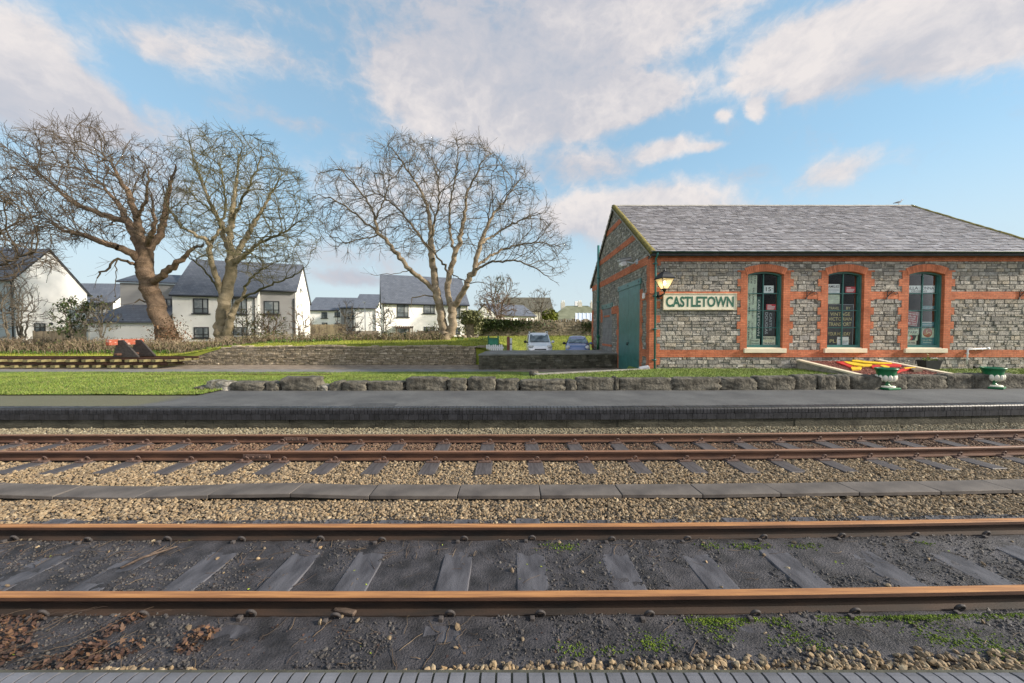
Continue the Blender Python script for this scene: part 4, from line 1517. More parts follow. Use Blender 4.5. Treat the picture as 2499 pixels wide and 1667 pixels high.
def panel(win, rect, depth, board, marks, label, cat='sign', tilt=0.0):
    """rect in zoom pixels of that window; marks: ('t', text, cx, cy, w, h, mat, up?) in fractions of the panel"""
    ox, oy = SRC[win]
    y = YS + depth
    a, b = at(ox + rect[0] / 6.27, oy + rect[3] / 6.27, y), at(ox + rect[2] / 6.27, oy + rect[1] / 6.27, y)
    w_, h_ = b[0] - a[0], b[2] - a[2]
    mb = MB()
    mats = [board]
    mb.box(-w_ / 2, w_ / 2, 0, .012, -h_ / 2, h_ / 2, 0)
    for mk in marks:
        if mk[0] == 't':
            _, s, cx, cy, tw, th, mt, down = mk
            if mt not in mats:
                mats.append(mt)
            u, v = ((0, 0, -1), (1, 0, 0)) if down else (UX, UZ)
            tw, th = (tw * h_, th * w_) if down else (tw * w_, th * h_)
            put_text(mb, s, ((cx - .5) * w_, -.003, (.5 - cy) * h_), u, v, tw, th, mats.index(mt), .01)
        elif mk[0] == 'b':                           # bar / block
            _, x0_, y0_, x1_, y1_, mt = mk
            if mt not in mats:
                mats.append(mt)
            mb.box((x0_ - .5) * w_, (x1_ - .5) * w_, -.004, -.001, (.5 - y1_) * h_, (.5 - y0_) * h_, mats.index(mt))
        elif mk[0] == 'p':                           # polygon
            _, pts, mt, o = mk
            if mt not in mats:
                mats.append(mt)
            mb.prism([((p - .5) * w_, (.5 - q) * h_) for p, q in pts], 'y', -.003 - o, -.0005, mats.index(mt))
    c = ((a[0] + b[0]) / 2, y, (a[2] + b[2]) / 2)
    mb.xf(Matrix.Translation(c) @ Matrix.Rotation(tilt, 4, 'Y'))
    return solo('window_sign', mb, mats, label, cat, 'old signs shown in the shed windows', loc=c)


K, WH, CR = M['text_dk'], M['signwhite'], M['signcream']
bars = lambda x0, x1, ys, h, mt: [('b', x0, y, x1 - .07 * (i % 2), y + h, mt) for i, y in enumerate(ys)]
panel(0, (190, 262, 362, 1330), .02, M['palegreen'],
      [('t', 'THIS', .80, .065, .12, .16, K, 1), ('t', 'SIDE', .44, .065, .12, .16, K, 1), ('t', 'FOR', .17, .075, .08, .14, K, 1),
       ('t', 'BALLABEG', .66, .30, .24, .17, K, 1), ('t', 'COLBY', .62, .55, .15, .15, K, 1), ('t', 'COLBY LEVEL', .60, .80, .24, .16, K, 1),
       ('t', 'PORT ST MARY', .27, .42, .28, .16, K, 1), ('t', 'PORT ERIN', .24, .79, .26, .16, K, 1)],
      'tall pale green sign lettered sideways PORT ERIN in the first shed window')
panel(0, (345, 590, 425, 1235), .05, M['signgreen'], [('t', 'CASTLETOWN', .5, .5, .86, .45, WH, 1)], 'narrow dark green sign lettered sideways CASTLETOWN behind the first shed window')
panel(0, (458, 420, 616, 532), .0, WH, [('t', '15', .48, .5, .5, .55, K, 0), ('b', .78, .36, .94, .40, K)], 'white card numbered 15 in the first shed window')
panel(0, (503, 705, 652, 792), .0, M['signred'], [('b', .10, .14, .52, .24, WH), ('b', .10, .40, .88, .5, WH), ('b', .08, .62, .84, .72, WH), ('b', .10, .82, .76, .9, WH)], 'small red notice with white lines in the first shed window', 'notice')
panel(0, (438, 1198, 642, 1335), .0, CR, [('t', 'BEWARE', .5, .22, .86, .24, K, 0), ('t', 'OF THE', .45, .52, .6, .18, M['gold'], 0), ('t', 'TRAINS', .5, .80, .86, .24, K, 0)], 'cream sign BEWARE OF THE TRAINS low in the first shed window')
panel(0, (262, 1236, 402, 1335), -.02, M['palegreen'], [('t', 'Douglas', .5, .3, .86, .3, K, 0), ('t', 'Station', .48, .7, .8, .28, K, 0)], 'pale sign reading Douglas Station at the foot of the first shed window')
panel(0, (448, 800, 640, 1190), .06, M['signdark'], [('t', 'DOUGLAS', .28, .5, .85, .22, M['grey_metal'], 1), ('t', 'CASTLE', .62, .45, .7, .2, M['grey_metal'], 1)], 'dim dark sign with grey sideways letters behind the first shed window')
panel(1, (355, 398, 562, 540), .0, WH, [('t', 'FAMILIES', .5, .26, .92, .28, K, 0), ('b', .06, .52, .92, .58, M['grey_metal']), ('b', .06, .66, .95, .72, M['grey_metal']), ('b', .12, .82, .80, .88, M['grey_metal'])], 'white notice headed FAMILIES in the second shed window', 'notice')
panel(1, (355, 558, 560, 698), .0, M['palegreen'], [('t', 'DAY TICKETS', .5, .26, .7, .18, M['grey_metal'], 0), ('t', 'FIRST CLASS', .5, .55, .8, .18, M['grey_metal'], 0), ('b', .1, .78, .9, .84, M['grey_metal'])], 'pale faded notice under the FAMILIES notice in the second shed window', 'notice')
panel(1, (650, 438, 802, 527), .0, M['signred'], [('b', .10, .14, .52, .24, WH), ('b', .10, .40, .88, .5, WH), ('b', .08, .62, .84, .72, WH), ('b', .10, .82, .76, .9, WH)], 'small red notice with white lines in the second shed window', 'notice')
panel(1, (350, 708, 775, 1325), .04, M['signdark'],
      [('t', 'TRAVEL', .27, .095, .38, .065, M['gold'], 0), ('t', 'BY', .80, .095, .16, .065, M['gold'], 0), ('t', 'VINTAGE', .5, .24, .74, .085, M['gold'], 0), ('t', 'VICTORIAN', .5, .36, .86, .085, M['gold'], 0),
       ('t', 'TRANSPORT', .5, .49, .84, .09, M['gold'], 0), ('t', 'YOUR HOLIDAY', .48, .73, .84, .085, M['gold'], 0), ('t', 'PLEASE', .5, .91, .74, .085, M['gold'], 0)] +
      [('b', .985, 0, 1, 1, M['grey_metal']), ('b', 0, 0, 1, .008, M['grey_metal'])], 'large dark poster board in gold letters TRAVEL BY VINTAGE VICTORIAN TRANSPORT', 'poster board')
panel(1, (520, 1205, 697, 1325), .0, WH, [('b', .1, .3, .4, .36, K), ('t', 'PLEASE', .62, .55, .6, .13, K, 0), ('t', 'VIEW', .6, .78, .5, .13, K, 0)], 'small white card before the gold lettered poster board', 'card')
panel(2, (388, 420, 822, 528), .0, WH, [('t', 'ALLA', .21, .36, .40, .42, K, 0), ('t', 'ONNA', .76, .36, .44, .42, K, 0), ('t', 'CROSSING', .45, .80, .56, .24, K, 0)], 'white CROSSING sign across the top of the third shed window')
panel(2, (372, 818, 565, 1030), .0, M['maroon'],
      [('b', 0, 0, 1, .02, WH), ('b', 0, .98, 1, 1, WH), ('b', .98, 0, 1, 1, WH), ('t', 'THIS GATE', .5, .16, .86, .12, WH, 0), ('t', 'WILL BE', .48, .34, .66, .12, WH, 0), ('t', 'LOCKED', .48, .51, .66, .12, WH, 0), ('t', 'at 5.00pm', .5, .68, .76, .12, WH, 0), ('t', 'EVERY DAY', .5, .85, .86, .12, WH, 0)],
      'tilted maroon THIS GATE WILL BE LOCKED sign in the third shed window', 'sign', R(7))
panel(2, (615, 730, 822, 782), .03, M['teal'], [('t', 'COLBY LEVEL', .5, .5, .86, .6, M['grey_metal'], 0)], 'narrow dim teal sign at the right of the third shed window')
panel(2, (612, 975, 822, 1048), .03, M['teal'], [('b', 0, 0, .8, .14, WH), ('b', .1, .5, .9, .6, M['grey_metal'])], 'dim teal board with a white top edge in the third shed window', 'board')
panel(2, (372, 1066, 580, 1172), .0, M['palegreen'], [('t', 'WELSH', .5, .16, .8, .22, K, 0), ('t', 'PARK', .56, .66, .72, .40, K, 0)], 'pale PARK sign low in the third shed window')
panel(2, (372, 1174, 560, 1262), .0, M['palegreen'], [('p', [(.32, .05), (.95, .05), (.75, .95), (.32, .95), (.5, .5)], K, 0), ('p', [(.30, .05), (.52, .5), (.30, .95), (.45, .95), (.62, .5), (.45, .05)], M['signred'], .002), ('p', [(.12, .2), (.36, .5), (.12, .8)], WH, .001)], 'pale sign with a black and red arrow in the third shed window')
panel(2, (372, 1264, 540, 1325), .0, CR, [('t', 'CAR PARK', .5, .5, .86, .55, K, 0)], 'cream CAR PARK sign at the foot of the third shed window')
tri = []
for k in range(3):
    a = R(90 + 120 * k)
    P = [(.0, .03), (.17, .06), (.30, .0), (.33, .05), (.18, .13), (.0, .09)]
    tri.append(('p', [(.5 + .92 * (p * math.cos(a) - q * math.sin(a)), .5 - .92 * (p * math.sin(a) + q * math.cos(a)) * 1.0) for p, q in P], M['gold'], .003))
disc = [(.5 + .36 * math.cos(a), .5 + .47 * math.sin(a)) for a in np.linspace(0, 2 * PI, 25)[:-1]]
panel(2, (608, 1066, 815, 1216), .0, M['palegreen'], [('p', disc, mat('roundel_red', (.36, .085, .03), .5, bump=0), .0)] + tri, 'cream sign with a red roundel and gold three legged emblem in the third window')
panel(2, (605, 1217, 815, 1325), .0, M['teal'], [('t', 'Isle of Man', .5, .35, .7, .22, M['palegreen'], 0), ('t', 'Railway', .5, .70, .6, .22, M['palegreen'], 0)], 'teal sign under the roundel in the third shed window')

# ------------------------------------------------------------------ gull, pipe, planter
gx_, gy, gz_ = float(at(2193, 500, YR)[0]), YR, ZRG + .06
gl = thing('gull', 'grey and white gull standing on the shed ridge', 'gull', (gx_, gy, gz_))
mb = MB()
pts = np.array([(-.27, 0, .20), (-.16, 0, .20), (-.02, 0, .20), (.10, 0, .24), (.15, 0, .30), (.17, 0, .345), (.20, 0, .37), (.245, 0, .365)])
mb.tube(pts, [.012, .05, .085, .075, .05, .042, .045, .020], 10)
mb.V[-1][:, 2] = np.where(mb.V[-1][:, 0] < .1, .21 + (mb.V[-1][:, 2] - .21) * .95, mb.V[-1][:, 2])
mb.xf(Matrix.Translation((gx_, gy, gz_)) @ Matrix.Rotation(R(-40), 4, 'Z') @ Matrix.Scale(.68, 4))
part('body', mb, M['white'], gl)
mb = MB()
for s in (-1, 1):
    mb.sweep([[(x, s * (o + .012), z - h_), (x, s * (o + .022), z), (x, s * (o * .7), z + h_)] for x, o, z, h_ in ((.07, .06, .25, .03), (-.04, .08, .24, .055), (-.18, .055, .22, .04), (-.34, .02, .20, .012))], 0, True, True)
mb.xf(Matrix.Translation((gx_, gy, gz_)) @ Matrix.Rotation(R(-40), 4, 'Z') @ Matrix.Scale(.68, 4))
part('wing', mb, mat('gull_grey', (.28, .29, .31), .6, bump=0), gl)
mb = MB()
mb.tube([(.235, 0, .365), (.275, 0, .358), (.29, 0, .345)], [.014, .010, .004], 6)
for s in (-1, 1):
    mb.tube([(0, s * .03, .14), (.01, s * .03, .0)], .007, 5)
    mb.box(-.01, .05, s * .03 - .02, s * .03 + .02, 0, .008)
mb.xf(Matrix.Translation((gx_, gy, gz_)) @ Matrix.Rotation(R(-40), 4, 'Z') @ Matrix.Scale(.68, 4))
part('bill_and_legs', mb, mat('gull_yellow', (.5, .3, .08), .6, bump=0), gl)

mb = MB()
X1, X2 = 19.28, 20.1
mb.tube([(X1 - .02, SY0 - .08, .26), (X1, SY0 - .08, .84), (X1 + .03, SY0 - .08, .87), (X2, SY0 - .08, .90)], .03, 8)
mb.tube([(X2 - .02, SY0 - .08, .90), (X2 + .08, SY0 - .08, .91)], .05, 8)
for z in (.45, .68):
    mb.box(X1 - .05, X1 + .05, SY0 - .10, SY0 + .0, z, z + .03)
for x in (X1 + .3, X1 + .6):
    mb.box(x, x + .03, SY0 - .10, SY0 + .0, .84, .92)
solo('waste_pipe', mb, M['white'], 'white plastic waste pipe bent along the foot of the shed wall', 'pipe', loc=(X1, SY0, .2))
mb = MB()
p = at(2267, 895, 15.6)
px_, pz = float(p[0]), .06
pb = thing('planter_box', 'black plastic planter box with sparse green plants by the shed wall', 'planter', (px_, 15.6, pz))
mb.sweep([[(px_ - .27, 15.45, pz), (px_ + .27, 15.45, pz), (px_ + .27, 15.75, pz), (px_ - .27, 15.75, pz)], [(px_ - .33, 15.40, pz + .38), (px_ + .33, 15.40, pz + .38), (px_ + .33, 15.80, pz + .38), (px_ - .33, 15.80, pz + .38)],
          [(px_ - .29, 15.44, pz + .38), (px_ + .29, 15.44, pz + .38), (px_ + .29, 15.76, pz + .38), (px_ - .29, 15.76, pz + .38)], [(px_ - .28, 15.45, pz + .33), (px_ + .28, 15.45, pz + .33), (px_ + .28, 15.75, pz + .33), (px_ - .28, 15.75, pz + .33)]])
part('box', mb, mat('black_plastic', (.03, .03, .033), .5, bump=.1), pb)
mb = MB()
n = 160
P = np.stack([RNG.uniform(px_ - .24, px_ + .26, n), RNG.uniform(15.47, 15.73, n), pz + .33 + RNG.gamma(2., .03, n)], 1)
leaves(mb, P, RNG.uniform(.02, .05, n), .6)
part('plant', mb, M['blade'], pb)

# ------------------------------------------------------------------ flower bed with the three legs emblem
def bedz(y):
    return .07 + (y - 13.2) * (.30 / 2.8)


fb = thing('flower_bed', 'sloping gravel flower bed between cream kerbs showing a red and yellow three legged emblem', 'flower bed', (13.8, 14.6, .05))
mb = MB()
gridmesh(mb, np.linspace(12.2, 15.55, 40), np.linspace(12.9, 16.05, 30), lambda X, Y: bedz(Y) + .02 * (fbm(X, Y, 6, 3) - .5))
X, Y = RNG.uniform(12.3, 15.45, 2600), RNG.uniform(13.0, 16.0, 2600)
rocks(mb, np.stack([X, Y, bedz(Y) + .005], 1), RNG.uniform(.015, .035, 2600))
part('red_gravel', mb, mat('red_chippings', (.16, .055, .04), .9, col2=(.26, .10, .07), scale=10, bump=.5, bscale=60, isl=.3), fb)
for x, lab in ((12.16, None), (15.52, None)):
    mb = MB()
    mb.sweep([[(x - .10, y, bedz(y) + .005), (x + .10, y, bedz(y) + .005), (x + .10, y, bedz(y) + .065), (x - .10, y, bedz(y) + .065)] for y in (12.9, 16.04)])
    part('kerb', mb, M['cream'], fb)
    mb = MB()
    mb.sweep([[(x - .08, y, -.2), (x + .08, y, -.2), (x + .08, y, bedz(y)), (x - .08, y, bedz(y))] for y in (12.95, 16.03)])
    part('kerb_base', mb, M['stone_dk'], fb)
bn = np.array([0, -.30 / 2.8, 1.0])
bn /= np.linalg.norm(bn)
bp = np.array([13.8, 13.2, .07])


def bedpoly(pts, o, hgt, m):
    mb = MB()
    Q = [onplane(1879 + x / 3.792, 780 + y / 3.792, bp, bn) for x, y in pts]
    n = len(Q)
    V = [q + bn * o for q in Q] + [q + bn * (o + hgt) for q in Q]
    mb.add(V, [np.array([list(range(n))[::-1]]), np.array([list(range(n, 2 * n))]), np.array([(i, (i + 1) % n, n + (i + 1) % n, n + i) for i in range(n)])], m)
    return mb


RED = mat('bed_red', (.50, .02, .015), .6, var=.12, scale=6, bump=.2)
YEL = mat('bed_yellow', (.72, .48, .015), .6, var=.12, scale=6, bump=.2)
for pts, o, h_, m_, nm in (
        ([(610, 400), (680, 397), (770, 445), (820, 447), (842, 455), (840, 466), (752, 468), (748, 455)], 0, .05, RED, 'leg'),
        ([(755, 450), (800, 455), (838, 450), (848, 460), (835, 472), (760, 474), (748, 462)], .005, .06, YEL, 'foot'),
        ([(680, 400), (735, 403), (865, 425), (945, 428), (940, 440), (860, 442), (780, 436), (720, 420)], .01, .055, YEL, 'leg'),
        ([(755, 386), (800, 384), (900, 398), (1000, 405), (1125, 412), (1128, 422), (1000, 420), (880, 410), (765, 396)], .005, .055, YEL, 'leg'),
        ([(945, 432), (1030, 428), (1100, 420), (1205, 418), (1222, 428), (1205, 440), (1080, 445), (1040, 452), (990, 468), (955, 462), (938, 446)], 0, .055, RED, 'leg'),
        ([(1015, 440), (1050, 436), (1105, 452), (1085, 460), (1055, 458)], .02, .055, YEL, 'leg'),
        ([(1165, 480), (1240, 464), (1310, 458), (1330, 464), (1290, 472), (1220, 484), (1180, 498), (1140, 496)], 0, .055, RED, 'leg'),
        ([(1235, 462), (1310, 454), (1345, 458), (1300, 464), (1250, 468)], .01, .06, YEL, 'leg')):
    part(nm, bedpoly(pts, o, h_, 0), m_, fb)
part('foot', bedpoly([(1310, 464), (1395, 472), (1412, 484), (1330, 488), (1300, 476)], 0, .08, 0), M['twig'], fb)

# ------------------------------------------------------------------ urns
UG = mat('urn_green', (.008, .13, .045), .35, var=.15, scale=5, bump=.1, spec=.5)
UW = mat('urn_white', (.70, .66, .55), .5, var=.08, bump=.1)


def urn(x, y, rz, label):
    t = thing('garden_urn', label, 'urn', (x, y, 0), rz, 'green and white urns along the platform')
    mb = MB()
    mb.bbox(-.225, .225, -.225, .225, 0, .055, 0, .012)
    mb.lathe([(.15, .10), (.085, .125), (.07, .16), (.075, .185), (.11, .205)], n=24)
    part('pedestal', mb, UG, t, local=True)
    mb = MB()
    mb.lathe([(.20, .055), (.205, .075), (.19, .095), (.155, .105)], n=28)
    part('base_ring', mb, UW, t, local=True)
    mb = MB()
    mb.lathe([(.10, .20), (.16, .225), (.195, .27), (.205, .33), (.202, .40), (.208, .47), (.222, .52), (.248, .55), (.262, .565), (.262, .59), (.245, .60), (.22, .585), (.20, .50), (.18, .42)], n=32)
    part('bowl', mb, UG, t, local=True)
    for k in range(12):
        mb = MB()
        a = 2 * PI * k / 12
        V = []
        n = 5
        for (r, z, hw) in ((.12, .21, .018), (.170, .23, .038), (.212, .268, .051), (.226, .33, .053), (.220, .375, .042), (.208, .405, .016)):
            V.append([(r - .02, -hw, z), (r + .004, -hw * .6, z), (r + .012, 0, z), (r + .004, hw * .6, z), (r - .02, hw, z)])
        mb.sweep(V, 0, False, True, False)
        mb.xf(Matrix.Rotation(a, 4, 'Z'))
        part('petal', mb, UW, t, local=True)
    mb = MB()
    mb.lathe([(.20, .53), (.0, .55)], n=20, caps=False)
    part('soil', mb, M['cinder'], t, local=True)
    return t


u1, u2 = atz(2166, 950, 0), atz(2427, 948, 0)
urn(float(u1[0]), float(u1[1]) + .05, R(12), 'green and white pedestal urn in front of the three legged flower bed')
urn(float(u2[0]), float(u2[1]) + .05, R(32), 'green and white pedestal urn nearest the right edge of the picture')

# ------------------------------------------------------------------ the row of rough stone blocks
M['kerbstone'] = mat('rough_kerbstone', (.045, .04, .03), .95, col2=(.16, .145, .115), scale=4.5, bump=1.0, bscale=16, bdist=.05, detail=9, fine=.3, isl=0)
M['kerbstone_lt'] = mat('pale_lichened_stone', (.09, .08, .05), .95, col2=(.30, .28, .25), scale=5, bump=1.0, bscale=16, bdist=.05, detail=9, fine=.2)


def rock_block(x0, x1, y, z1, rnd=.25, seed=0, dep=.42, top_tilt=0., m=None, skew=0.0):
    rg = np.random.default_rng(seed)
    n = 12
    V, F = [], []
    g = np.linspace(-1, 1, n + 1)
    for ax in range(3):
        for s in (-1, 1):
            A, B = np.meshgrid(g, g)
            P = np.zeros((n + 1, n + 1, 3))
            P[..., ax] = s
            P[..., (ax + 1) % 3] = A
            P[..., (ax + 2) % 3] = B * 1.0
            b = sum(len(v) for v in V)
            V.append(P.reshape(-1, 3))
            i = np.arange(n)[:, None] * (n + 1) + np.arange(n)[None]
            q = np.stack([i, i + 1, i + n + 2, i + n + 1], -1).reshape(-1, 4)
            F.append((q if s > 0 else q[:, ::-1]) + b)
    V = np.concatenate(V)
    p = 11.5 - 23 * rnd if rnd < .35 else 2.2
    V = V / (np.sum(np.abs(V) ** p, 1) ** (1 / p))[:, None] * 1.0
    o = rg.uniform(0, 50)
    d = (fbm(V[:, 0] * 1.2 + V[:, 1] * .9 + o, V[:, 2] * 1.3 + V[:, 1] * .7 + o, 1.6, 4) - .5)
    d2 = (fbm(V[:, 0] * 3 + V[:, 1] * 2 + o, V[:, 2] * 3.4 - V[:, 1] * 2.2, 2.6, 3) - .5)
    V = V * (1 + .26 * d + .16 * d2)[:, None]
    V[:, 2] += top_tilt * V[:, 0] * (V[:, 2] > 0) + skew * V[:, 1]
    hx, hz = (x1 - x0) / 2, (z1 + .06) / 2
    c = np.array([(x0 + x1) / 2, y + float(bend((x0 + x1) / 2)) * .6, -.06 + hz])
    mb = MB()
    mb.add(c + V * np.array([hx * .985, dep / 2, hz]), F, 0, True)
    return mb


blk = []                                             # x0, x1 px, top y px, label, roundness, tilt, look
c2 = lambda a: 400 + a / 3.734
c3 = lambda a: 900 + a / 3.734
c6 = lambda a: 1879 + a / 3.792
BL = [(c2(275), c2(378), 943, 'small flat stub of stone at the left end of the row beside the lawn', .2, 0, 0),
      (c2(366), c2(612), 930, 'pale white topped rough stone near the left end of the row', .3, -.15, 1),
      (c2(590), c2(925), 932, 'long low dark stone right beside the pale white topped one', .25, 0, 0),
      (c2(918), c2(1054), 933, 'rounded stone left of the tall squared block', .3, -.15, 0),
      (c2(1055), c2(1412), 921, 'tallest squared stone block in the left half of the row', .12, .03, 0),
      (c2(1400), c2(1502), 940, 'small tilted stone wedged right of the tallest left block', .3, -.1, 1),
      (c2(1498), c2(1622), 932, 'short wedge shaped stone with a sloping left shoulder', .28, .22, 0),
      (c2(1618), c2(1850), 932, 'flat topped medium stone left of a long low stone', .13, 0, 0),
      (c2(1848), c3(318), 932, 'long low flat stone below the left tree', .12, 0, 0),
      (c3(335), c3(712), 922, 'broad tall stone with crumbled right corner below the forked tree', .16, 0, 0),
      (c3(716), c3(892), 926, 'nearly square stone right of the broad tall one', .14, 0, 0),
      (c3(895), c3(1157), 922, 'tall domed stone under the right tree trunk', .2, 0, 0),
      (c3(1155), c3(1372), 927, 'low trapezoid stone below the green board and picket panel', .17, 0, 0),
      (c3(1374), c3(1795), 928, 'longest low stone, below the silver van', .15, .02, 0),
      (c3(1797), c3(1893), 928, 'narrow stone right of the longest low stone', .15, 0, 0),
      (c3(1892), c3(2243), 923, 'straight topped stone below the blue car', .12, -.03, 0),
      (c3(2243), c3(2280), 922, 'very thin upright stone slab below the shed door', .1, 0, 0),
      (c3(2278), 1643, 924, 'squarish stone directly below the shed corner downpipe', .17, 0, 0),
      (1644, 1761, 924, 'long stone below the left half of the CASTLETOWN board', .16, 0, 0),
      (1760, 1853, 924, 'stone with chamfered top below the right end of the CASTLETOWN board', .18, 0, 0),
      (1854, c6(272), 921, 'wide flat topped stone below the first shed window', .12, 0, 0),
      (c6(274), c6(487), 918, 'dark stone at the left kerb of the flower bed', .16, 0, 0),
      (c6(489), c6(662), 918, 'tall narrow dark stone between flower bed kerb and first urn', .15, 0, 0),
      (c6(664), c6(803), 918, 'narrow upright stone with rounded right shoulder', .22, 0, 0),
      (c6(806), c6(1100), 919, 'broad rough stone behind and left of the first urn', .2, 0, 0),
      (c6(1100), c6(1358), 919, 'rough stone immediately right of the first urn', .17, 0, 0),
      (c6(1356), c6(1765), 919, 'long rugged stone between the two urns, mossy at its top', .18, 0, 0),
      (c6(1760), c6(2040), 917, 'large stone touching the left of the second urn', .18, 0, 0),
      (c6(2035), c6(2230), 917, 'stone hidden mostly behind the second urn', .18, 0, 0),
      (c6(2150) + 20, 2560, 918, 'stone running out of the picture at the right edge', .18, 0, 0)]
for i, (a, b, ty, lab, rn, tl, lk) in enumerate(BL):
    yc = 10.62
    yf = yc - .18
    x0, x1 = float(at(a, 940, yf)[0]), float(at(b, 940, yf)[0])
    z1 = float(at((a + b) / 2, ty, yf + .1)[2]) + .012
    mb = rock_block(x0, x1, yc, z1, rn, 100 + i, random.uniform(.38, .48), tl)
    solo('kerb_stone', mb, M['kerbstone_lt'] if lk else M['kerbstone'], lab, 'stone block', 'rough stone blocks edging the platform', loc=((x0 + x1) / 2, yc, 0))

# ------------------------------------------------------------------ slanting concrete kerb, boulder, ground lamp
mb = MB()
k0, k1 = atz(1310, 914, .07), atz(1560, 901, .09)
d = np.array([k1[0] - k0[0], k1[1] - k0[1]])
ang, L = math.atan2(d[1], d[0]), float(np.hypot(*d))
mb.bbox(0, L + .55, -.03, .28, -.55, .0, 0, .015)
mb.xf(Matrix.Translation((k0[0], k0[1], .09)) @ Matrix.Rotation(ang, 4, 'Z'))
solo('concrete_kerb', mb, M['concrete'], 'slanting grey concrete kerb leading to the shed corner', 'kerb', loc=(float(k0[0]), float(k0[1]), 0))
mb = MB()
b0 = at(1300, 908, 15.0)
mb = rock_block(float(b0[0]) - .19, float(b0[0]) + .19, 14.1, .17, .35, 900, .3)
solo('boulder', mb, M['kerbstone'], 'single rounded stone on the grass at the left end of the concrete kerb', 'boulder', loc=(float(b0[0]), 14.1, 0))
mb = MB()
g0 = at(1573, 905, 15.7)
mb.bbox(-.20, .20, -.10, .10, -.05, .10, 0, .015, Matrix.Translation((float(g0[0]), 15.75, .06)) @ Matrix.Rotation(R(18), 4, 'X') @ Matrix.Rotation(R(-12), 4, 'Y'))
solo('ground_floodlight', mb, [M['grey_metal']], 'small grey floodlight on the ground at the shed corner', 'floodlight', loc=(float(g0[0]), 15.75, .0))
mb = MB()
g0 = at(2380, 888, 15.8)
mb.bbox(-.09, .09, -.05, .05, 0, .09, 0, .02, Matrix.Translation((float(g0[0]), 15.8, .10)) @ Matrix.Rotation(R(30), 4, 'X'))
mb.tube([(float(g0[0]), 15.85, .0), (float(g0[0]), 15.85, .14)], .02, 6)
solo('ground_floodlight', mb, [M['black']], 'small black floodlight on the ground below the white pipe', 'floodlight', loc=(float(g0[0]), 15.8, .0))

# ------------------------------------------------------------------ loading dock
dk = thing('loading_dock', 'low dark stone loading dock with a flat concrete top beside the shed', 'loading dock', (2, 21, -.4))
A0, A1 = np.array([-1.72, 19.75]), np.array([SX0, 20.92])
B0, B1 = np.array([-1.50, 23.75]), np.array([SX0, 24.6])
ZD = .42
mb = MB()
mb.prism([tuple(A0), tuple(A1), tuple(B1), tuple(B0)], 'z', -.6, ZD - .07, 0)
du = (A1 - A0) / np.linalg.norm(A1 - A0)
nn = np.array([du[1], -du[0]])
stones(mb, lambda u, v, o: (A0[0] + du[0] * u + nn[0] * o, A0[1] + du[1] * u + nn[1] * o, v), 0, float(np.linalg.norm(A1 - A0)), -.45, ZD - .08, hr=(.07, .17), wr=(.12, .42), proud=(0, .03), m=1)
dv = (B0 - A0) / np.linalg.norm(B0 - A0)
nv = np.array([-dv[1], dv[0]])
stones(mb, lambda u, v, o: (A0[0] + dv[0] * u + nv[0] * o, A0[1] + dv[1] * u + nv[1] * o, v), 0, float(np.linalg.norm(B0 - A0)), -.45, ZD - .08, hr=(.07, .17), wr=(.12, .42), proud=(0, .03), m=1)
M['dockstone'] = mat('dock_stone', (.1, .095, .08), .95, var=.35, scale=2.5, bump=.9, bscale=20, bdist=.06, fine=.3,
                     ramp=[(.055, .05, .036), (.10, .092, .068), (.075, .07, .05), (.13, .12, .09), (.045, .042, .03), (.16, .15, .12)])
part('wall', mb, [M['mortar_dk'], M['dockstone']], dk)
mb = MB()
e = .05
mb.prism([tuple(A0 + nn * e - du * e), tuple(A1 + nn * e), tuple(B1), tuple(B0 - du * e)], 'z', ZD - .068, ZD, 0)
part('top_slab', mb, mat('dock_top', (.12, .115, .10), .9, col2=(.22, .215, .195), scale=1.2, bump=.5, bscale=40, fine=.25), dk)

# ------------------------------------------------------------------ retaining wall of the old bank
bw = thing('retaining_wall', 'long low tan rubble retaining wall below the field', 'wall', (-10, YW, -.4))
mb = MB()
xs = np.linspace(-21.3, -2.2, 60)
top = [bankwall_top(x) for x in xs]
poly = [(-21.3, -.6)] + [(x, max(t, -.42)) for x, t in zip(xs, top)] + [(-2.2, -.6)]
poly = [(-21.3, -.6), (-2.2, -.6)] + [(x, max(t, -.42)) for x, t in zip(xs[::-1], top[::-1])]
mb.prism(poly, 'y', YW, YW + .5, 0)
stones(mb, lambda u, v, o: (u, YW - o, v), -21.2, -2.2, -.45, .72, hr=(.05, .13), wr=(.12, .45), proud=(0, .04), top=bankwall_top, m=1, gap=.02)
stones(mb, lambda u, v, o: (-2.2 + o, u, v), YW, YW + 2.2, -.45, .55, hr=(.06, .14), wr=(.12, .45), proud=(0, .04), m=1, gap=.02)
part('masonry', mb, [M['mortar_dk'], M['stone_br']], bw)
mb = MB()
x = -17.5
while x < -2.1:
    L_ = random.uniform(.25, .6)
    h_ = random.uniform(.05, .13)
    zt_ = bankwall_top(x) - .02
    mb.bbox(x, x + L_ - .02, YW - .05 + random.uniform(-.03, .03), YW + .4, zt_, zt_ + h_, 0, .02)
    x += L_
part('capping', mb, M['stone_br'], bw)

# ------------------------------------------------------------------ the stacked siding with its buffer stop
M['oldsleeper'] = mat('mossy_sleeper', (.10, .085, .035), .95, col2=(.22, .19, .085), scale=5, bump=.6, bscale=40)


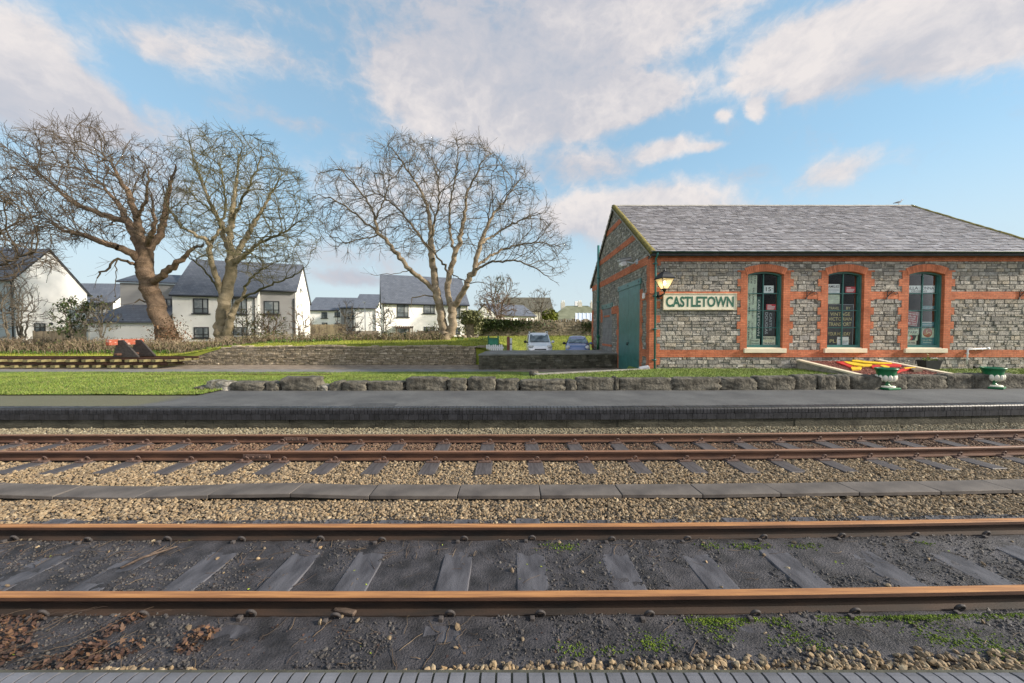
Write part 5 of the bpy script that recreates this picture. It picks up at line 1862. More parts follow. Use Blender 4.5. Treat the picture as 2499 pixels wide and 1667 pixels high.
def panel_track(y0, zr, x0, x1, label):
    t = thing('siding_track', label, 'railway track', ((x0 + x1) / 2, y0 + .49, zr))
    for y in (y0, y0 + .975):
        part('rail', rail_mb(y, x0, x1, zr, zero), [M['rust_dk'], M['rust_dk'], M['rust_dk']], t)
    mbs = MB()
    mbs.bbox(-.13, .13, -.95, .95, -.13, 0, 0, .012)
    me = mbs.mesh('sleeper', M['oldsleeper'])
    x = x1 - .5
    while x > x0:
        o = bpy.data.objects.new('sleeper', me)
        COL.objects.link(o)
        o.parent = t
        o.location = (x - (x0 + x1) / 2, random.uniform(-.08, .08), -.113)
        o.rotation_euler = (0, 0, random.uniform(-.06, .06))
        x -= random.uniform(.7, .85)
    return t


panel_track(20.9, .20, -36, -18.1, 'upper rusty siding track on mossy sleepers carrying the buffer stop')
panel_track(20.75, -.10, -36, -18.9, 'lower rusty track panel stacked beneath the siding with the buffer stop')
bs = thing('buffer_stop', 'dark buffer stop with a peeling red and white beam', 'buffer stop', (-21.3, 21.4, .2))
for y in (20.9, 21.875):
    mb = MB()
    mb.prism([(-22.0, .20), (-20.6, .20), (-21.45, 1.14), (-21.72, 1.14)], 'y', y - .05, y + .05, 0)
    mb.tube([(-20.62, y, .22), (-21.46, y, 1.12)], .055, 6)
    part('side_plate', mb, mat('buffer_iron', (.025, .022, .022), .75, col2=(.06, .05, .045), scale=9, bump=.3), bs)
mb = MB()
mb.bbox(-21.92, -21.70, 20.42, 22.35, .86, 1.18, 0, .02)
part('beam', mb, mat('peeling_red', (.30, .07, .035), .8, col2=(.45, .34, .29), scale=5.5, bump=.4, bscale=50, thr=(.52, .66), stretch=(1, 1, 2.4)), bs)
mb = MB()
mb.bbox(-21.68, -21.5, 20.62, 22.15, .30, .42, 0, .02)
part('crossbar', mb, M['rust_dk'], bs)
mb = MB()
xs = np.linspace(-16.3, -8.0, 24)
mb.sweep([[(x, 16.75 + p, float(lawn_h(x, 16.75)) + q) for p, q in ((-.035, -.02), (.035, -.02), (.035, .045), (-.035, .045))] for x in xs])
solo('old_rail', mb, M['rust_dk'], 'old brown rail lying half sunk in the grass by the path', 'rail', loc=(-12, 16.75, -.3))
# ------------------------------------------------------------------ bare trees grown into their outline
def colonize(limbs, A, step=.3, infl=2.6, kill=.55, iters=140, gn=.25, up=.05, seed=1, mom=1.1, out_=.65, wind=0.0, ctr=None):
    """limbs: list of (pts, radii or None); returns node positions, parents, fixed radii"""
    rg = np.random.default_rng(seed)
    if ctr is None:
        ctr = np.array(limbs[0][0])[-1]
    N, Pn, Rf = [], [], []
    for li, (pts, rr) in enumerate(limbs):
        pts = np.asarray(pts, float)
        s = np.concatenate([[0], np.cumsum(np.linalg.norm(np.diff(pts, axis=0), axis=1))])
        k = max(2, int(s[-1] / step) + 1)
        u = np.linspace(0, s[-1], k)
        q = np.stack([np.interp(u, s, pts[:, j]) for j in range(3)], 1)
        q[1:-1] += rg.normal(0, .05, q[1:-1].shape) * min(1, step / .3)
        r = np.interp(u, s, rr) if rr is not None else np.zeros(k)
        if li == 0:
            par = -1
            i0 = 0
        else:
            D = np.linalg.norm(np.array(N) - q[0], axis=1)
            par = int(D.argmin())
            i0 = 1 if D[par] < step * .7 else 0
        for j in range(i0, k):
            N.append(q[j])
            Pn.append(par)
            Rf.append(r[j])
            par = len(N) - 1
    N = [np.array(N)]
    cnt = len(N[0])
    alln = N[0]
    dm = np.full(len(A), 1e9)
    near = np.zeros(len(A), int)

    def upd(P, off):
        for c in range(0, len(P), 400):
            D = np.linalg.norm(A[:, None, :] - P[None, c:c + 400, :], axis=2)
            j = D.argmin(1)
            d = D[np.arange(len(A)), j]
            b = d < dm
            dm[b] = d[b]
            near[b] = j[b] + c + off
    upd(alln, 0)
    alive = dm > kill
    kids = np.zeros(60000, int)
    for it in range(iters):
        act = alive & (dm < infl)
        if not act.any():
            infl *= 1.25
            if infl > 12:
                break
            continue
        idx = near[act]
        d = A[act] - alln[idx]
        d /= np.linalg.norm(d, axis=1)[:, None] + 1e-9
        acc = np.zeros((cnt, 3))
        np.add.at(acc, idx, d)
        g = np.unique(idx)
        g = g[kids[g] < 3]
        if len(g) == 0:
            break
        v = acc[g]
        v /= np.linalg.norm(v, axis=1)[:, None] + 1e-9
        pd = alln[g] - alln[np.maximum(np.array(Pn)[g], 0)]
        pd /= np.linalg.norm(pd, axis=1)[:, None] + 1e-9
        rd = alln[g] - ctr
        rd /= np.linalg.norm(rd, axis=1)[:, None] + 1e-9
        v = v + mom * pd + out_ * rd + rg.normal(0, gn, v.shape) + np.array([wind, 0, up])
        v /= np.linalg.norm(v, axis=1)[:, None] + 1e-9
        new = alln[g] + v * step
        kids[g] += 1
        off = cnt
        alln = np.concatenate([alln, new])
        Pn += list(g)
        Rf += [0.0] * len(g)
        cnt = len(alln)
        upd(new, off)
        alive &= dm > kill
        if cnt > 14000:
            break
    return alln, np.array(Pn), np.array(Rf)


def twiglets(N, Pn, rg, n_tip=3, L=(.25, .6), k_side=.35):
    """fine shoots at tips and along thin wood"""
    kids = np.bincount(Pn[Pn >= 0], minlength=len(N))
    tips = np.where(kids == 0)[0]
    side = np.where((kids == 1) & (rg.uniform(0, 1, len(N)) < k_side))[0]
    src = np.concatenate([np.repeat(tips, n_tip), side])
    d = N[src] - N[np.maximum(Pn[src], 0)]
    d /= np.linalg.norm(d, axis=1)[:, None] + 1e-9
    d = d + rg.normal(0, .38, d.shape) + np.array([0, 0, .12])
    d /= np.linalg.norm(d, axis=1)[:, None]
    ln = rg.uniform(L[0], L[1], len(src))[:, None]
    mid = N[src] + d * ln * .5
    d2 = d + rg.normal(0, .28, d.shape)
    d2 /= np.linalg.norm(d2, axis=1)[:, None]
    end = mid + d2 * ln * .55
    n0 = len(N)
    N2 = np.concatenate([N, mid, end])
    P2 = np.concatenate([Pn, src, n0 + np.arange(len(src))])
    return N2, P2


def radii(N, Pn, Rf, tip=.011, ex=2.75):
    r = np.zeros(len(N))
    acc = np.zeros(len(N))
    for i in range(len(N) - 1, -1, -1):
        r[i] = max(tip, acc[i] ** (1 / ex)) if acc[i] > 0 else tip
        if i < len(Rf) and Rf[i] > 0:
            r[i] = max(Rf[i], min(r[i], Rf[i] * 1.15))
        if Pn[i] >= 0:
            acc[Pn[i]] += r[i] ** ex
    return r


def segs(mb, N, Pn, r, sel, n, m=0):
    i = np.where(sel & (Pn >= 0))[0]
    if len(i) == 0:
        return
    p = Pn[i]
    a, b = N[p], N[i]
    d = b - a
    L = np.linalg.norm(d, axis=1)[:, None] + 1e-9
    d = d / L
    a = a - d * (r[i][:, None] * .35)
    b = b + d * (r[i][:, None] * .35)
    ra = np.minimum(r[p], r[i] * 1.35)
    ref = np.where(np.abs(d[:, 2:3]) < .8, np.array([[0, 0, 1.0]]), np.array([[1.0, 0, 0]]))
    u = np.cross(d, ref)
    u /= np.linalg.norm(u, axis=1)[:, None]
    v = np.cross(d, u)
    t = np.arange(n) * 2 * PI / n
    c, s = np.cos(t)[None, :, None], np.sin(t)[None, :, None]
    ring = c * u[:, None] + s * v[:, None]
    A_ = a[:, None] + ring * ra[:, None, None]
    B_ = b[:, None] + ring * r[i][:, None, None]
    V = np.concatenate([A_, B_], 1)
    k = np.arange(n)
    q = np.stack([k, (k + 1) % n, n + (k + 1) % n, n + k], 1)
    F = (q[None] + (np.arange(len(i)) * 2 * n)[:, None, None]).reshape(-1, 4)
    mb.add(V.reshape(-1, 3), F, m, True)


def poly_sample(poly, n, rg):
    P = np.array(poly, float)
    lo, hi = P.min(0), P.max(0)
    out = np.zeros((0, 2))
    while len(out) < n:
        q = rg.uniform(lo, hi, (n * 2, 2))
        ins = np.zeros(len(q), bool)
        j = len(P) - 1
        for i in range(len(P)):
            c = ((P[i, 1] > q[:, 1]) != (P[j, 1] > q[:, 1])) & (q[:, 0] < (P[j, 0] - P[i, 0]) * (q[:, 1] - P[i, 1]) / (P[j, 1] - P[i, 1] + 1e-9) + P[i, 0])
            ins ^= c
            j = i
        out = np.concatenate([out, q[ins]])
    return out[:n]


def tree(name, label, cat, Y, limbs, env, conv, natt, bark, seed, dep=4.5, group=None, zoff=0.0, tipr=.011, step=.3, kill=.5, gn=.25, up=.05, n_tip=3, k_s=.22, wind=0.0, trunk_r=.09, infl=2.6, L=(.4, 1.0), tmat=None):
    """limbs: list of (zoom points with optional depth offset, radii); conv: zoom -> source pixels"""
    rg = np.random.default_rng(seed)
    LM = []
    for pts, rr in limbs:
        W_ = []
        for p in pts:
            sx, sy = conv(p[0], p[1])
            W_.append(at(sx, sy, Y + (p[2] if len(p) > 2 else 0)))
        LM.append((np.array(W_), [q * (.80 if not LM else (.72 if q > .2 else .58)) for q in rr]))
    ym, xm = max(p[1] for p in env), sum(p[0] for p in env) / len(env)
    env = [(xm + (p[0] - xm) * .97, ym - (ym - p[1]) * .955) for p in env]
    q = poly_sample([conv(*p) for p in env], natt, rg)
    ex = np.array([conv(*p) for p in env])
    cx_, hw = (ex[:, 0].min() + ex[:, 0].max()) / 2, (ex[:, 0].max() - ex[:, 0].min()) / 2
    cy_, hh = (ex[:, 1].min() + ex[:, 1].max()) / 2, (ex[:, 1].max() - ex[:, 1].min()) / 2
    rr_ = np.clip(1 - .75 * ((q[:, 0] - cx_) / hw) ** 2 - .5 * ((q[:, 1] - cy_) / hh) ** 2, .05, 1) ** .5
    off = rg.uniform(-1, 1, natt) * rr_ * dep
    A = np.array([at(x, y, Y + o) for (x, y), o in zip(q, off)])
    N, Pn, Rf = colonize(LM, A, step, infl, kill, 150, gn, up, seed, wind=wind)
    N2, P2 = twiglets(N, Pn, rg, n_tip, L, k_s)
    r = radii(N2, P2, Rf, tipr)
    base = LM[0][0][0]
    t = thing(name, label, cat, (float(base[0]), float(base[1]), float(base[2])), 0, group)
    big = r > trunk_r
    mb = MB()
    segs(mb, N2, P2, r, big, 10)
    tm = tmat or bark
    part('trunk', mb, tm, t)
    mb = MB()
    segs(mb, N2, P2, r, (~big) & (r > .03), 5)
    segs(mb, N2, P2, r, r <= .03, 3)
    part('crown', mb, bark, t)
    return t


M['bark_brown'] = mat('bark_brown', (.12, .08, .052), .9, col2=(.25, .17, .11), scale=2.2, bump=.9, bscale=14, bdist=.08, fine=.3)
M['bark_twig1'] = mat('bark_brown_twigs', (.062, .046, .034), .9, col2=(.105, .08, .05), scale=.6, bump=0)
M['bark_olive'] = mat('bark_olive', (.17, .14, .085), .9, col2=(.34, .275, .18), scale=1.6, bump=.6, bscale=16, bdist=.05, fine=.2)
M['bark_twig2'] = mat('bark_olive_twigs', (.072, .068, .028), .9, col2=(.13, .112, .058), scale=.6, bump=0)
M['bark_tan'] = mat('bark_tan', (.17, .13, .085), .9, col2=(.36, .285, .195), scale=1.8, bump=.6, bscale=16, bdist=.05, fine=.2)
M['bark_twig3'] = mat('bark_grey_twigs', (.078, .066, .047), .9, col2=(.135, .112, .08), scale=.6, bump=0)

cA = lambda x, y: (x / 2.704, 280 + y / 2.704)
cB = lambda x, y: (740 + x / 2.703, 280 + y / 2.703)
cD = lambda x, y: (x * 1.0630, y * 1.0630)

tree('bare_tree', 'leaning bare tree with shaggy brown ivy-stemmed trunk and crooked limbs', 'tree', 28.0,
     [([(1120, 1530), (1085, 1400), (1030, 1250), (985, 1130), (950, 1010), (960, 900)], [.95, .72, .66, .66, .62, .55]),
      ([(935, 985), (880, 920, -.5), (790, 880, -1), (700, 850, -1.2), (610, 820, -1.2), (545, 792, -1), (450, 770, -.6), (370, 745), (330, 690), (240, 680)], [.38, .36, .32, .28, .25, .22, .18, .13, .09, .06]),
      ([(945, 930), (880, 780, .5), (840, 700, 1), (770, 690, 1.2), (650, 650, 1.5), (540, 610, 1.5), (430, 545, 1.5), (360, 470, 1.5), (290, 410, 1.3), (190, 330, 1)], [.40, .36, .32, .28, .24, .22, .19, .16, .12, .07]),
      ([(960, 900), (925, 800), (900, 690), (880, 600), (850, 520, -.5), (790, 430, -1), (740, 330, -1), (690, 280, -1)], [.42, .36, .32, .28, .24, .20, .14, .08]),
      ([(840, 700, 1), (790, 600, 1.8), (740, 540, 2.2), (690, 480, 2.2), (600, 400, 2)], [.28, .24, .2, .15, .08]),
      ([(975, 890), (1050, 800, .6), (1085, 700, .8), (1105, 560, .8), (1130, 440, .5), (1160, 340, .3)], [.38, .33, .29, .24, .17, .1]),
      ([(965, 870), (1010, 770, -1), (1030, 690, -1.2), (1005, 630, -1.4), (1000, 520, -1.5)], [.26, .22, .19, .15, .08]),
      ([(1000, 1120), (1065, 1060, -.6), (1150, 1000, -.8), (1200, 960, -1), (1270, 890, -1.2), (1340, 855, -1.4)], [.34, .33, .28, .23, .18, .1]),
      ([(905, 985), (850, 975, -1), (770, 945, -1.3), (720, 1000, -1.5), (650, 1050, -1.5), (640, 1080, -1.5)], [.2, .17, .13, .12, .1, .06]),
      ([(770, 960, -1.3), (765, 1050, -1.3), (760, 1180, -1.2)], [.07, .05, .03]),
      ([(1000, 1240), (920, 1225, -.6), (890, 1240, -.8)], [.1, .09, .07]),
      ([(900, 690), (960, 560, -1), (985, 430, -1.5), (960, 330, -1.5)], [.2, .17, .12, .06])],
     [(5, 220), (40, 110), (140, 110), (260, 100), (340, 50), (430, 50), (570, 45), (700, 60), (800, 120), (880, 170), (960, 190), (1060, 180), (1150, 230), (1210, 300), (1230, 420), (1200, 560), (1210, 700), (1130, 790), (1030, 820), (880, 830),
      (700, 790), (560, 860), (420, 870), (300, 800), (200, 760), (160, 690), (230, 620), (200, 520), (60, 430), (10, 330)],
     cA, 2500, M['bark_twig1'], 11, 4.8, None, gn=.30, up=.0, wind=-.35, step=.27, kill=.50, tmat=M['bark_brown'], tipr=.0085)
tree('bare_tree', 'upright bare tree with fused pale trunk and a greenish fan shaped crown', 'tree', 29.0,
     [([(1470, 1515), (1455, 1400), (1475, 1290), (1490, 1190), (1510, 1080), (1530, 990)], [.62, .52, .48, .50, .50, .46]),
      ([(1500, 1500), (1510, 1400, -.3), (1530, 1310, -.4), (1560, 1240, -.6), (1605, 1210, -.8), (1615, 1130, -1), (1670, 1060, -1.2), (1760, 1005, -1.4)], [.50, .40, .30, .24, .20, .15, .12, .08]),
      ([(1605, 1210, -.8), (1700, 1160, -1.6), (1830, 1110, -2), (1930, 1070, -2.2), (2020, 1000, -2.4)], [.15, .13, .11, .09, .05]),
      ([(1470, 1200), (1430, 1080, -.6), (1395, 980, -1), (1383, 880, -1.2), (1380, 835, -1.3), (1280, 790, -1.6), (1200, 740, -1.8), (1130, 650, -1.8), (1085, 560, -1.6)], [.30, .27, .25, .24, .22, .17, .14, .11, .07]),
      ([(1383, 850, -1.2), (1440, 780, -1.4), (1480, 660, -1.6), (1490, 560, -1.6), (1470, 430, -1.6), (1440, 300, -1.5)], [.18, .16, .14, .12, .1, .06]),
      ([(1530, 990), (1515, 850), (1525, 700), (1545, 560), (1560, 420), (1585, 260)], [.36, .32, .27, .22, .16, .09]),
      ([(1540, 970), (1590, 870, .8), (1650, 760, 1.2), (1720, 640, 1.6), (1790, 520, 1.8), (1850, 410, 1.8)], [.32, .28, .24, .2, .15, .08]),
      ([(1545, 980), (1620, 920, -.8), (1690, 860, -1.4), (1780, 820, -1.8), (1880, 770, -2), (1980, 700, -2)], [.26, .22, .18, .15, .12, .07]),
      ([(1510, 900), (1455, 720, 1), (1385, 570, 1.6), (1325, 420, 2), (1280, 300, 2), (1250, 190, 1.8)], [.26, .22, .18, .15, .11, .06]),
      ([(1525, 700), (1600, 560, -1), (1660, 430, -1.6), (1720, 290, -1.8)], [.18, .15, .11, .07]),
      ([(1460, 1180), (1370, 1050, .6), (1300, 980, 1), (1240, 930, 1.2)], [.15, .12, .1, .07]),
      ([(1520, 800), (1400, 640, 2.2), (1300, 560, 2.6), (1220, 460, 2.8)], [.17, .14, .11, .07])],
     [(1110, 140), (1200, 105), (1320, 85), (1400, 85), (1560, 125), (1700, 145), (1790, 185), (1810, 260), (1900, 350), (1990, 400), (2025, 520), (2080, 680), (2090, 820), (2050, 930), (1950, 1000), (1830, 1080), (1700, 1140), (1640, 1020),
      (1560, 900), (1420, 950), (1280, 960), (1150, 870), (1080, 720), (1060, 570), (1140, 440), (1230, 340), (1160, 230)],
     cA, 2900, M['bark_twig2'], 12, 5.0, None, gn=.2, up=.06, step=.27, kill=.50, tmat=M['bark_olive'], tipr=.0085)
tree('bare_tree', 'wide spreading bare tree forking from two stems by the ivy pillar', 'tree', 30.5,
     [([(935, 1480), (912, 1340), (885, 1210), (868, 1110), (852, 970), (842, 830)], [.50, .42, .38, .36, .32, .29]),
      ([(940, 1478), (972, 1440), (985, 1390), (985, 1320), (985, 1262)], [.50, .50, .46, .44, .46]),
      ([(975, 1262), (950, 1180), (960, 1090), (975, 1010), (1000, 920), (1040, 800), (1068, 640), (1085, 500), (1150, 380), (1200, 280)], [.34, .32, .32, .29, .27, .24, .20, .16, .12, .07]),
      ([(1000, 1262), (1045, 1190, -.5), (1085, 1110, -.8), (1125, 1030, -1), (1150, 930, -1), (1185, 800, -1), (1240, 680, -1), (1330, 560, -1), (1420, 440, -1)], [.34, .32, .30, .28, .25, .22, .18, .13, .08]),
      ([(868, 1165), (800, 1100, -.5), (700, 1020, -1), (620, 920, -1.4), (545, 825, -1.6), (482, 765, -1.8), (480, 690, -2), (440, 600, -2), (380, 510, -2), (300, 420, -2), (240, 340, -2)], [.26, .25, .23, .22, .20, .19, .16, .13, .11, .08, .05]),
      ([(482, 765, -1.8), (400, 700, -2.2), (290, 610, -2.4), (200, 565, -2.4), (110, 530, -2.4)], [.15, .13, .11, .09, .05]),
      ([(500, 800, -1.7), (390, 822, -2), (300, 838, -2), (200, 870, -2)], [.1, .08, .06, .04]),
      ([(480, 690, -2), (530, 560, -2), (560, 470, -1.6), (580, 380, -1.2)], [.10, .09, .07, .04]),
      ([(842, 830), (830, 660, .5), (790, 530, 1), (720, 410, 1.4), (645, 300, 1.6), (560, 190, 1.8)], [.25, .22, .18, .15, .11, .06]),
      ([(850, 920), (760, 780, 1.2), (650, 650, 2), (560, 560, 2.4), (440, 500, 2.6)], [.2, .17, .14, .11, .06]),
      ([(842, 830), (870, 680, -1), (900, 560, -1.4), (890, 420, -1.6), (850, 270, -1.6)], [.18, .15, .12, .09, .05]),
      ([(1125, 1030, -1), (1250, 968, -1.6), (1400, 962, -2), (1540, 1015, -2.2), (1650, 1095, -2.4)], [.17, .14, .11, .08, .04]),
      ([(1130, 1010, -1), (1260, 912, .6), (1400, 862, 1.2), (1560, 842, 1.6), (1700, 870, 1.8)], [.19, .17, .14, .1, .05]),
      ([(1172, 850, -1), (1300, 765, .8), (1450, 690, 1.4), (1580, 645, 1.6)], [.17, .14, .1, .05]),
      ([(1000, 920), (965, 760, 1), (965, 600, 1.2), (1000, 440, 1.2), (1020, 300, 1), (1010, 150, 1)], [.19, .17, .14, .11, .08, .04]),
      ([(960, 1040), (900, 950, -.8), (830, 870, -1.2), (760, 800, -1.6)], [.15, .13, .11, .07]),
      ([(866, 1200), (790, 1195, -1), (725, 1210, -1.4), (710, 1262, -1.5)], [.1, .09, .07, .04]),
      ([(990, 1060), (1090, 1110, -1.6), (1190, 1105, -2), (1290, 1150, -2.2)], [.08, .07, .05, .03]),
      ([(700, 1030, -1), (610, 1050, -1.5), (540, 1050, -1.8), (470, 1060, -2)], [.06, .05, .04, .03])],
     [(15, 540), (60, 430), (120, 360), (230, 300), (330, 350), (450, 340), (500, 260), (440, 190), (570, 130), (700, 140), (850, 150), (950, 190), (985, 80), (1060, 130), (1150, 180), (1260, 215), (1310, 280), (1400, 330), (1505, 360), (1510, 460),
      (1560, 540), (1640, 620), (1700, 750), (1765, 880), (1740, 950), (1720, 1060), (1560, 990), (1400, 940), (1250, 920), (1130, 900), (960, 860), (800, 900), (680, 930), (600, 850), (480, 900), (350, 880), (230, 860), (120, 780), (60, 640)],
     cB, 2900, M['bark_twig3'], 13, 5.0, None, gn=.22, up=.03, step=.28, kill=.50, tmat=M['bark_tan'], tipr=.0085)
tree('bare_tree', 'dark bare tree reaching in over the slate roof at the left edge', 'tree', 24.5,
     [([(-75, 800), (-70, 690), (-60, 620)], [.36, .30, .26]), ([(-60, 620), (-30, 560, .4), (20, 520, .6), (70, 500, .8)], [.16, .13, .1, .05]),
      ([(-60, 620), (-70, 520, -.5), (-40, 450, -.6), (0, 425, -.6)], [.2, .16, .11, .06]), ([(-58, 640), (0, 610, -.8), (60, 585, -1), (110, 580, -1)], [.13, .1, .07, .04]), ([(-60, 600), (-110, 500), (-150, 420)], [.15, .1, .06])],
     [(-170, 430), (-80, 380), (10, 410), (60, 450), (110, 500), (125, 560), (100, 610), (40, 640), (-60, 600), (-170, 600)], cD, 800, M['bark_twig1'], 14, 3.0, None, step=.25, kill=.4, tmat=M['bark_brown'], tipr=.010)


# ------------------------------------------------------------------ smaller shrubs and saplings
def shrub(name, label, cat, px, py, Y, w_, h_, natt, bark, seed, stems=5, dep=None, ivy=0, group=None, tipr=.009, upk=.0, tr=.035, infl=1.4, leaf=None, lift=.18):
    rg = np.random.default_rng(seed)
    b = at(px, py, Y)
    dep = dep or w_ * .7
    th, u = rg.uniform(0, 2 * PI, natt), rg.uniform(0, 1, natt) ** .5
    zz = rg.uniform(lift, 1, natt)
    prof = np.sin(np.clip(zz * .9 + .1, 0, 1) * PI * .78 + .35) ** .6
    A = np.stack([b[0] + np.cos(th) * u * prof * w_ / 2, b[1] + np.sin(th) * u * prof * dep / 2, b[2] + zz * h_], 1)
    LM = []
    for k in range(stems):
        a = rg.uniform(0, 2 * PI)
        s = rg.uniform(.2, .9) * w_ * .22
        p0 = b + np.array([math.cos(a) * s * .3, math.sin(a) * s * .3, 0])
        p1 = b + np.array([math.cos(a) * s, math.sin(a) * s, h_ * rg.uniform(.3, .5)])
        LM.append((np.array([p0, (p0 + p1) / 2 + rg.normal(0, .04, 3), p1]), [tr, tr * .8, tr * .55]))
    N, Pn, Rf = colonize(LM, A, .16, infl, .26, 90, .3, .1 + upk, seed)
    N2, P2 = twiglets(N, Pn, rg, 2, (.12, .35), .3)
    r = radii(N2, P2, Rf, tipr)
    t = thing(name, label, cat, tuple(float(v) for v in b), 0, group)
    mb = MB()
    big = r > tr * .62
    segs(mb, N2, P2, r, big, 6)
    part('trunk', mb, bark, t)
    mb = MB()
    segs(mb, N2, P2, r, ~big, 3)
    part('crown', mb, bark, t)
    if ivy:
        mb = MB()
        c = N2[rg.integers(0, len(N2), ivy)] + rg.normal(0, .12, (ivy, 3))
        if leaf and leaf[1]:
            c = c[np.abs(c[:, 0] - b[0]) < w_ * leaf[1]]
        leaves(mb, c, rg.uniform(.04, .09, len(c)), .9)
        part('leaves', mb, leaf[0], t)
    return t


M['ivy'] = mat('ivy_leaf', (.03, .05, .012), .55, var=.3, bump=0, ramp=[(.022, .042, .010), (.045, .07, .018), (.03, .055, .012), (.075, .09, .03), (.018, .03, .008)])
M['ivy_lt'] = mat('ivy_pale', (.2, .2, .08), .6, var=.3, bump=0, ramp=[(.10, .13, .04), (.22, .22, .10), (.16, .18, .06), (.30, .28, .15), (.08, .11, .03)])
M['straw'] = mat('straw_stems', (.3, .24, .15), .9, var=.2, bump=0, ramp=[(.18, .13, .085), (.30, .23, .145), (.42, .34, .22), (.13, .09, .065), (.24, .175, .115), (.36, .285, .185)])
M['bramble'] = mat('bramble_leaf', (.05, .06, .02), .7, var=.3, bump=0, ramp=[(.055, .075, .024), (.095, .115, .034), (.14, .105, .05), (.045, .06, .02), (.17, .14, .07), (.075, .095, .027)])
M['weed'] = mat('weed_leaf', (.06, .12, .02), .6, var=.3, bump=0, ramp=[(.045, .10, .015), (.08, .15, .02), (.11, .18, .03), (.06, .12, .018)])
M['bark_red'] = mat('bark_reddish', (.12, .08, .055), .9, col2=(.19, .13, .085), scale=.8, bump=0)
M['bark_gr'] = mat('bark_greyish', (.10, .085, .065), .9, col2=(.17, .145, .11), scale=.8, bump=0)
cs = lambda x, y: (x / 3.734, 560 + y / 3.734)
cm = lambda x, y: (400 + x / 3.734, 600 + y / 3.734)
cr = lambda x, y: (900 + x / 3.734, 600 + y / 3.734)

shrub('bare_shrub', 'bare grey shrub before the big white gable', 'shrub', *cs(205, 985), 26.5, 2.6, 3.7, 560, M['bark_gr'], 31, 4, tr=.06)
shrub('bare_shrub', 'thin bare shrub before the blue grey wall at the left edge', 'shrub', *cs(88, 985), 25.5, 2.2, 3.6, 340, M['bark_gr'], 32, 3, tr=.05)
shrub('ivy_shrub', 'ivy covered stump bush with arching twigs left of the leaning tree', 'shrub', *cs(665, 985), 26.0, 2.6, 2.4, 420, M['bark_gr'], 33, 5, ivy=2200, leaf=(M['ivy'], .24), tr=.06)
shrub('bare_shrub', 'low tangled bare shrub beneath the recessed grey windows', 'shrub', *cs(920, 985), 26.5, 2.2, 2.6, 330, M['bark_gr'], 34, 5, ivy=220, leaf=(M['bramble'], 0))
shrub('bare_shrub', 'dense brown shrub in front of the grey clad house bay', 'shrub', *cm(975, 875), 29.5, 2.6, 2.1, 700, M['bark_red'], 35, 9, ivy=500, leaf=(M['bramble'], 0), lift=.05)
shrub('bare_shrub', 'tall reddish willowy shrub at the right corner of the grey roofed house', 'shrub', *cm(1250, 880), 30.0, 1.7, 2.8, 600, M['bark_red'], 36, 9, upk=.2, lift=.05)
shrub('bare_shrub', 'low brown shrub left of the far timber fence', 'shrub', *cm(1395, 885), 30.0, 1.5, 1.1, 300, M['bark_red'], 37, 7, lift=.05)
shrub('sapling', 'slender bare sapling before the timber fence', 'tree', *cm(1690, 870), 30.5, 2.2, 3.1, 360, M['bark_gr'], 38, 4, upk=.25, tr=.03)
shrub('bare_shrub', 'low reddish shrub at the foot of the sapling', 'shrub', *cm(1700, 870), 30.8, 2.0, 1.4, 330, M['bark_red'], 39, 7, lift=.05)
shrub('bare_shrub', 'round bare thorn shrub before the white house beside the pergola', 'shrub', *cm(2010, 865), 30.5, 2.1, 2.8, 560, M['bark_gr'], 40, 5, ivy=300, leaf=(M['bramble'], .2), tr=.045)
shrub('bare_shrub', 'low brown shrub at the foot of the forked tree', 'shrub', *cr(600, 850), 31.5, 1.4, .9, 300, M['bark_red'], 41, 7, ivy=400, leaf=(M['bramble'], 0), lift=.05)
shrub('bare_shrub', 'tangled dark bare shrub just right of the pale trunked tree', 'shrub', *cm(760, 880), 29.5, 2.2, 2.6, 420, M['bark_gr'], 45, 5, ivy=260, leaf=(M['bramble'], 0))
shrub('willow_shrub', 'wide brown willow thicket behind the stone wall', 'shrub', *cr(1160, 700), 43.0, 4.6, 3.1, 900, M['bark_red'], 42, 14, dep=3, upk=.3, tipr=.012, infl=2.0, lift=.05)
shrub('ivy_tree', 'bare tree with ivy in its middle above the willow thicket', 'tree', *cr(1185, 700), 45.0, 5.4, 5.4, 520, M['bark_gr'], 43, 3, ivy=900, leaf=(M['ivy'], .12), tr=.09, tipr=.011, infl=2.2, lift=.35)
shrub('small_tree', 'small bare tree in front of the cream house with green roof', 'tree', *cr(1560, 720), 44.0, 3.4, 4.0, 420, M['bark_gr'], 44, 2, tr=.09, tipr=.010, infl=2.0, lift=.3)
mb = MB()
b = at(*cr(1648, 705), 47.0)
n = 1500
th, u = RNG.uniform(0, 2 * PI, n), RNG.uniform(0, 1, n) ** .4
zz = RNG.uniform(-1, 1, n)
q = np.sqrt(1 - zz * zz)
leaves(mb, np.stack([b[0] + 1.15 * u * q * np.cos(th), b[1] + 1.1 * u * q * np.sin(th), b[2] + .6 + 1.2 * u * zz], 1), RNG.uniform(.09, .18, n), .8)
solo('evergreen_bush', mb, mat('yellow_green_leaf', (.16, .18, .02), .7, bump=0, isl=.4), 'round yellow green bush beyond the stone wall', 'bush', loc=tuple(float(v) for v in b))

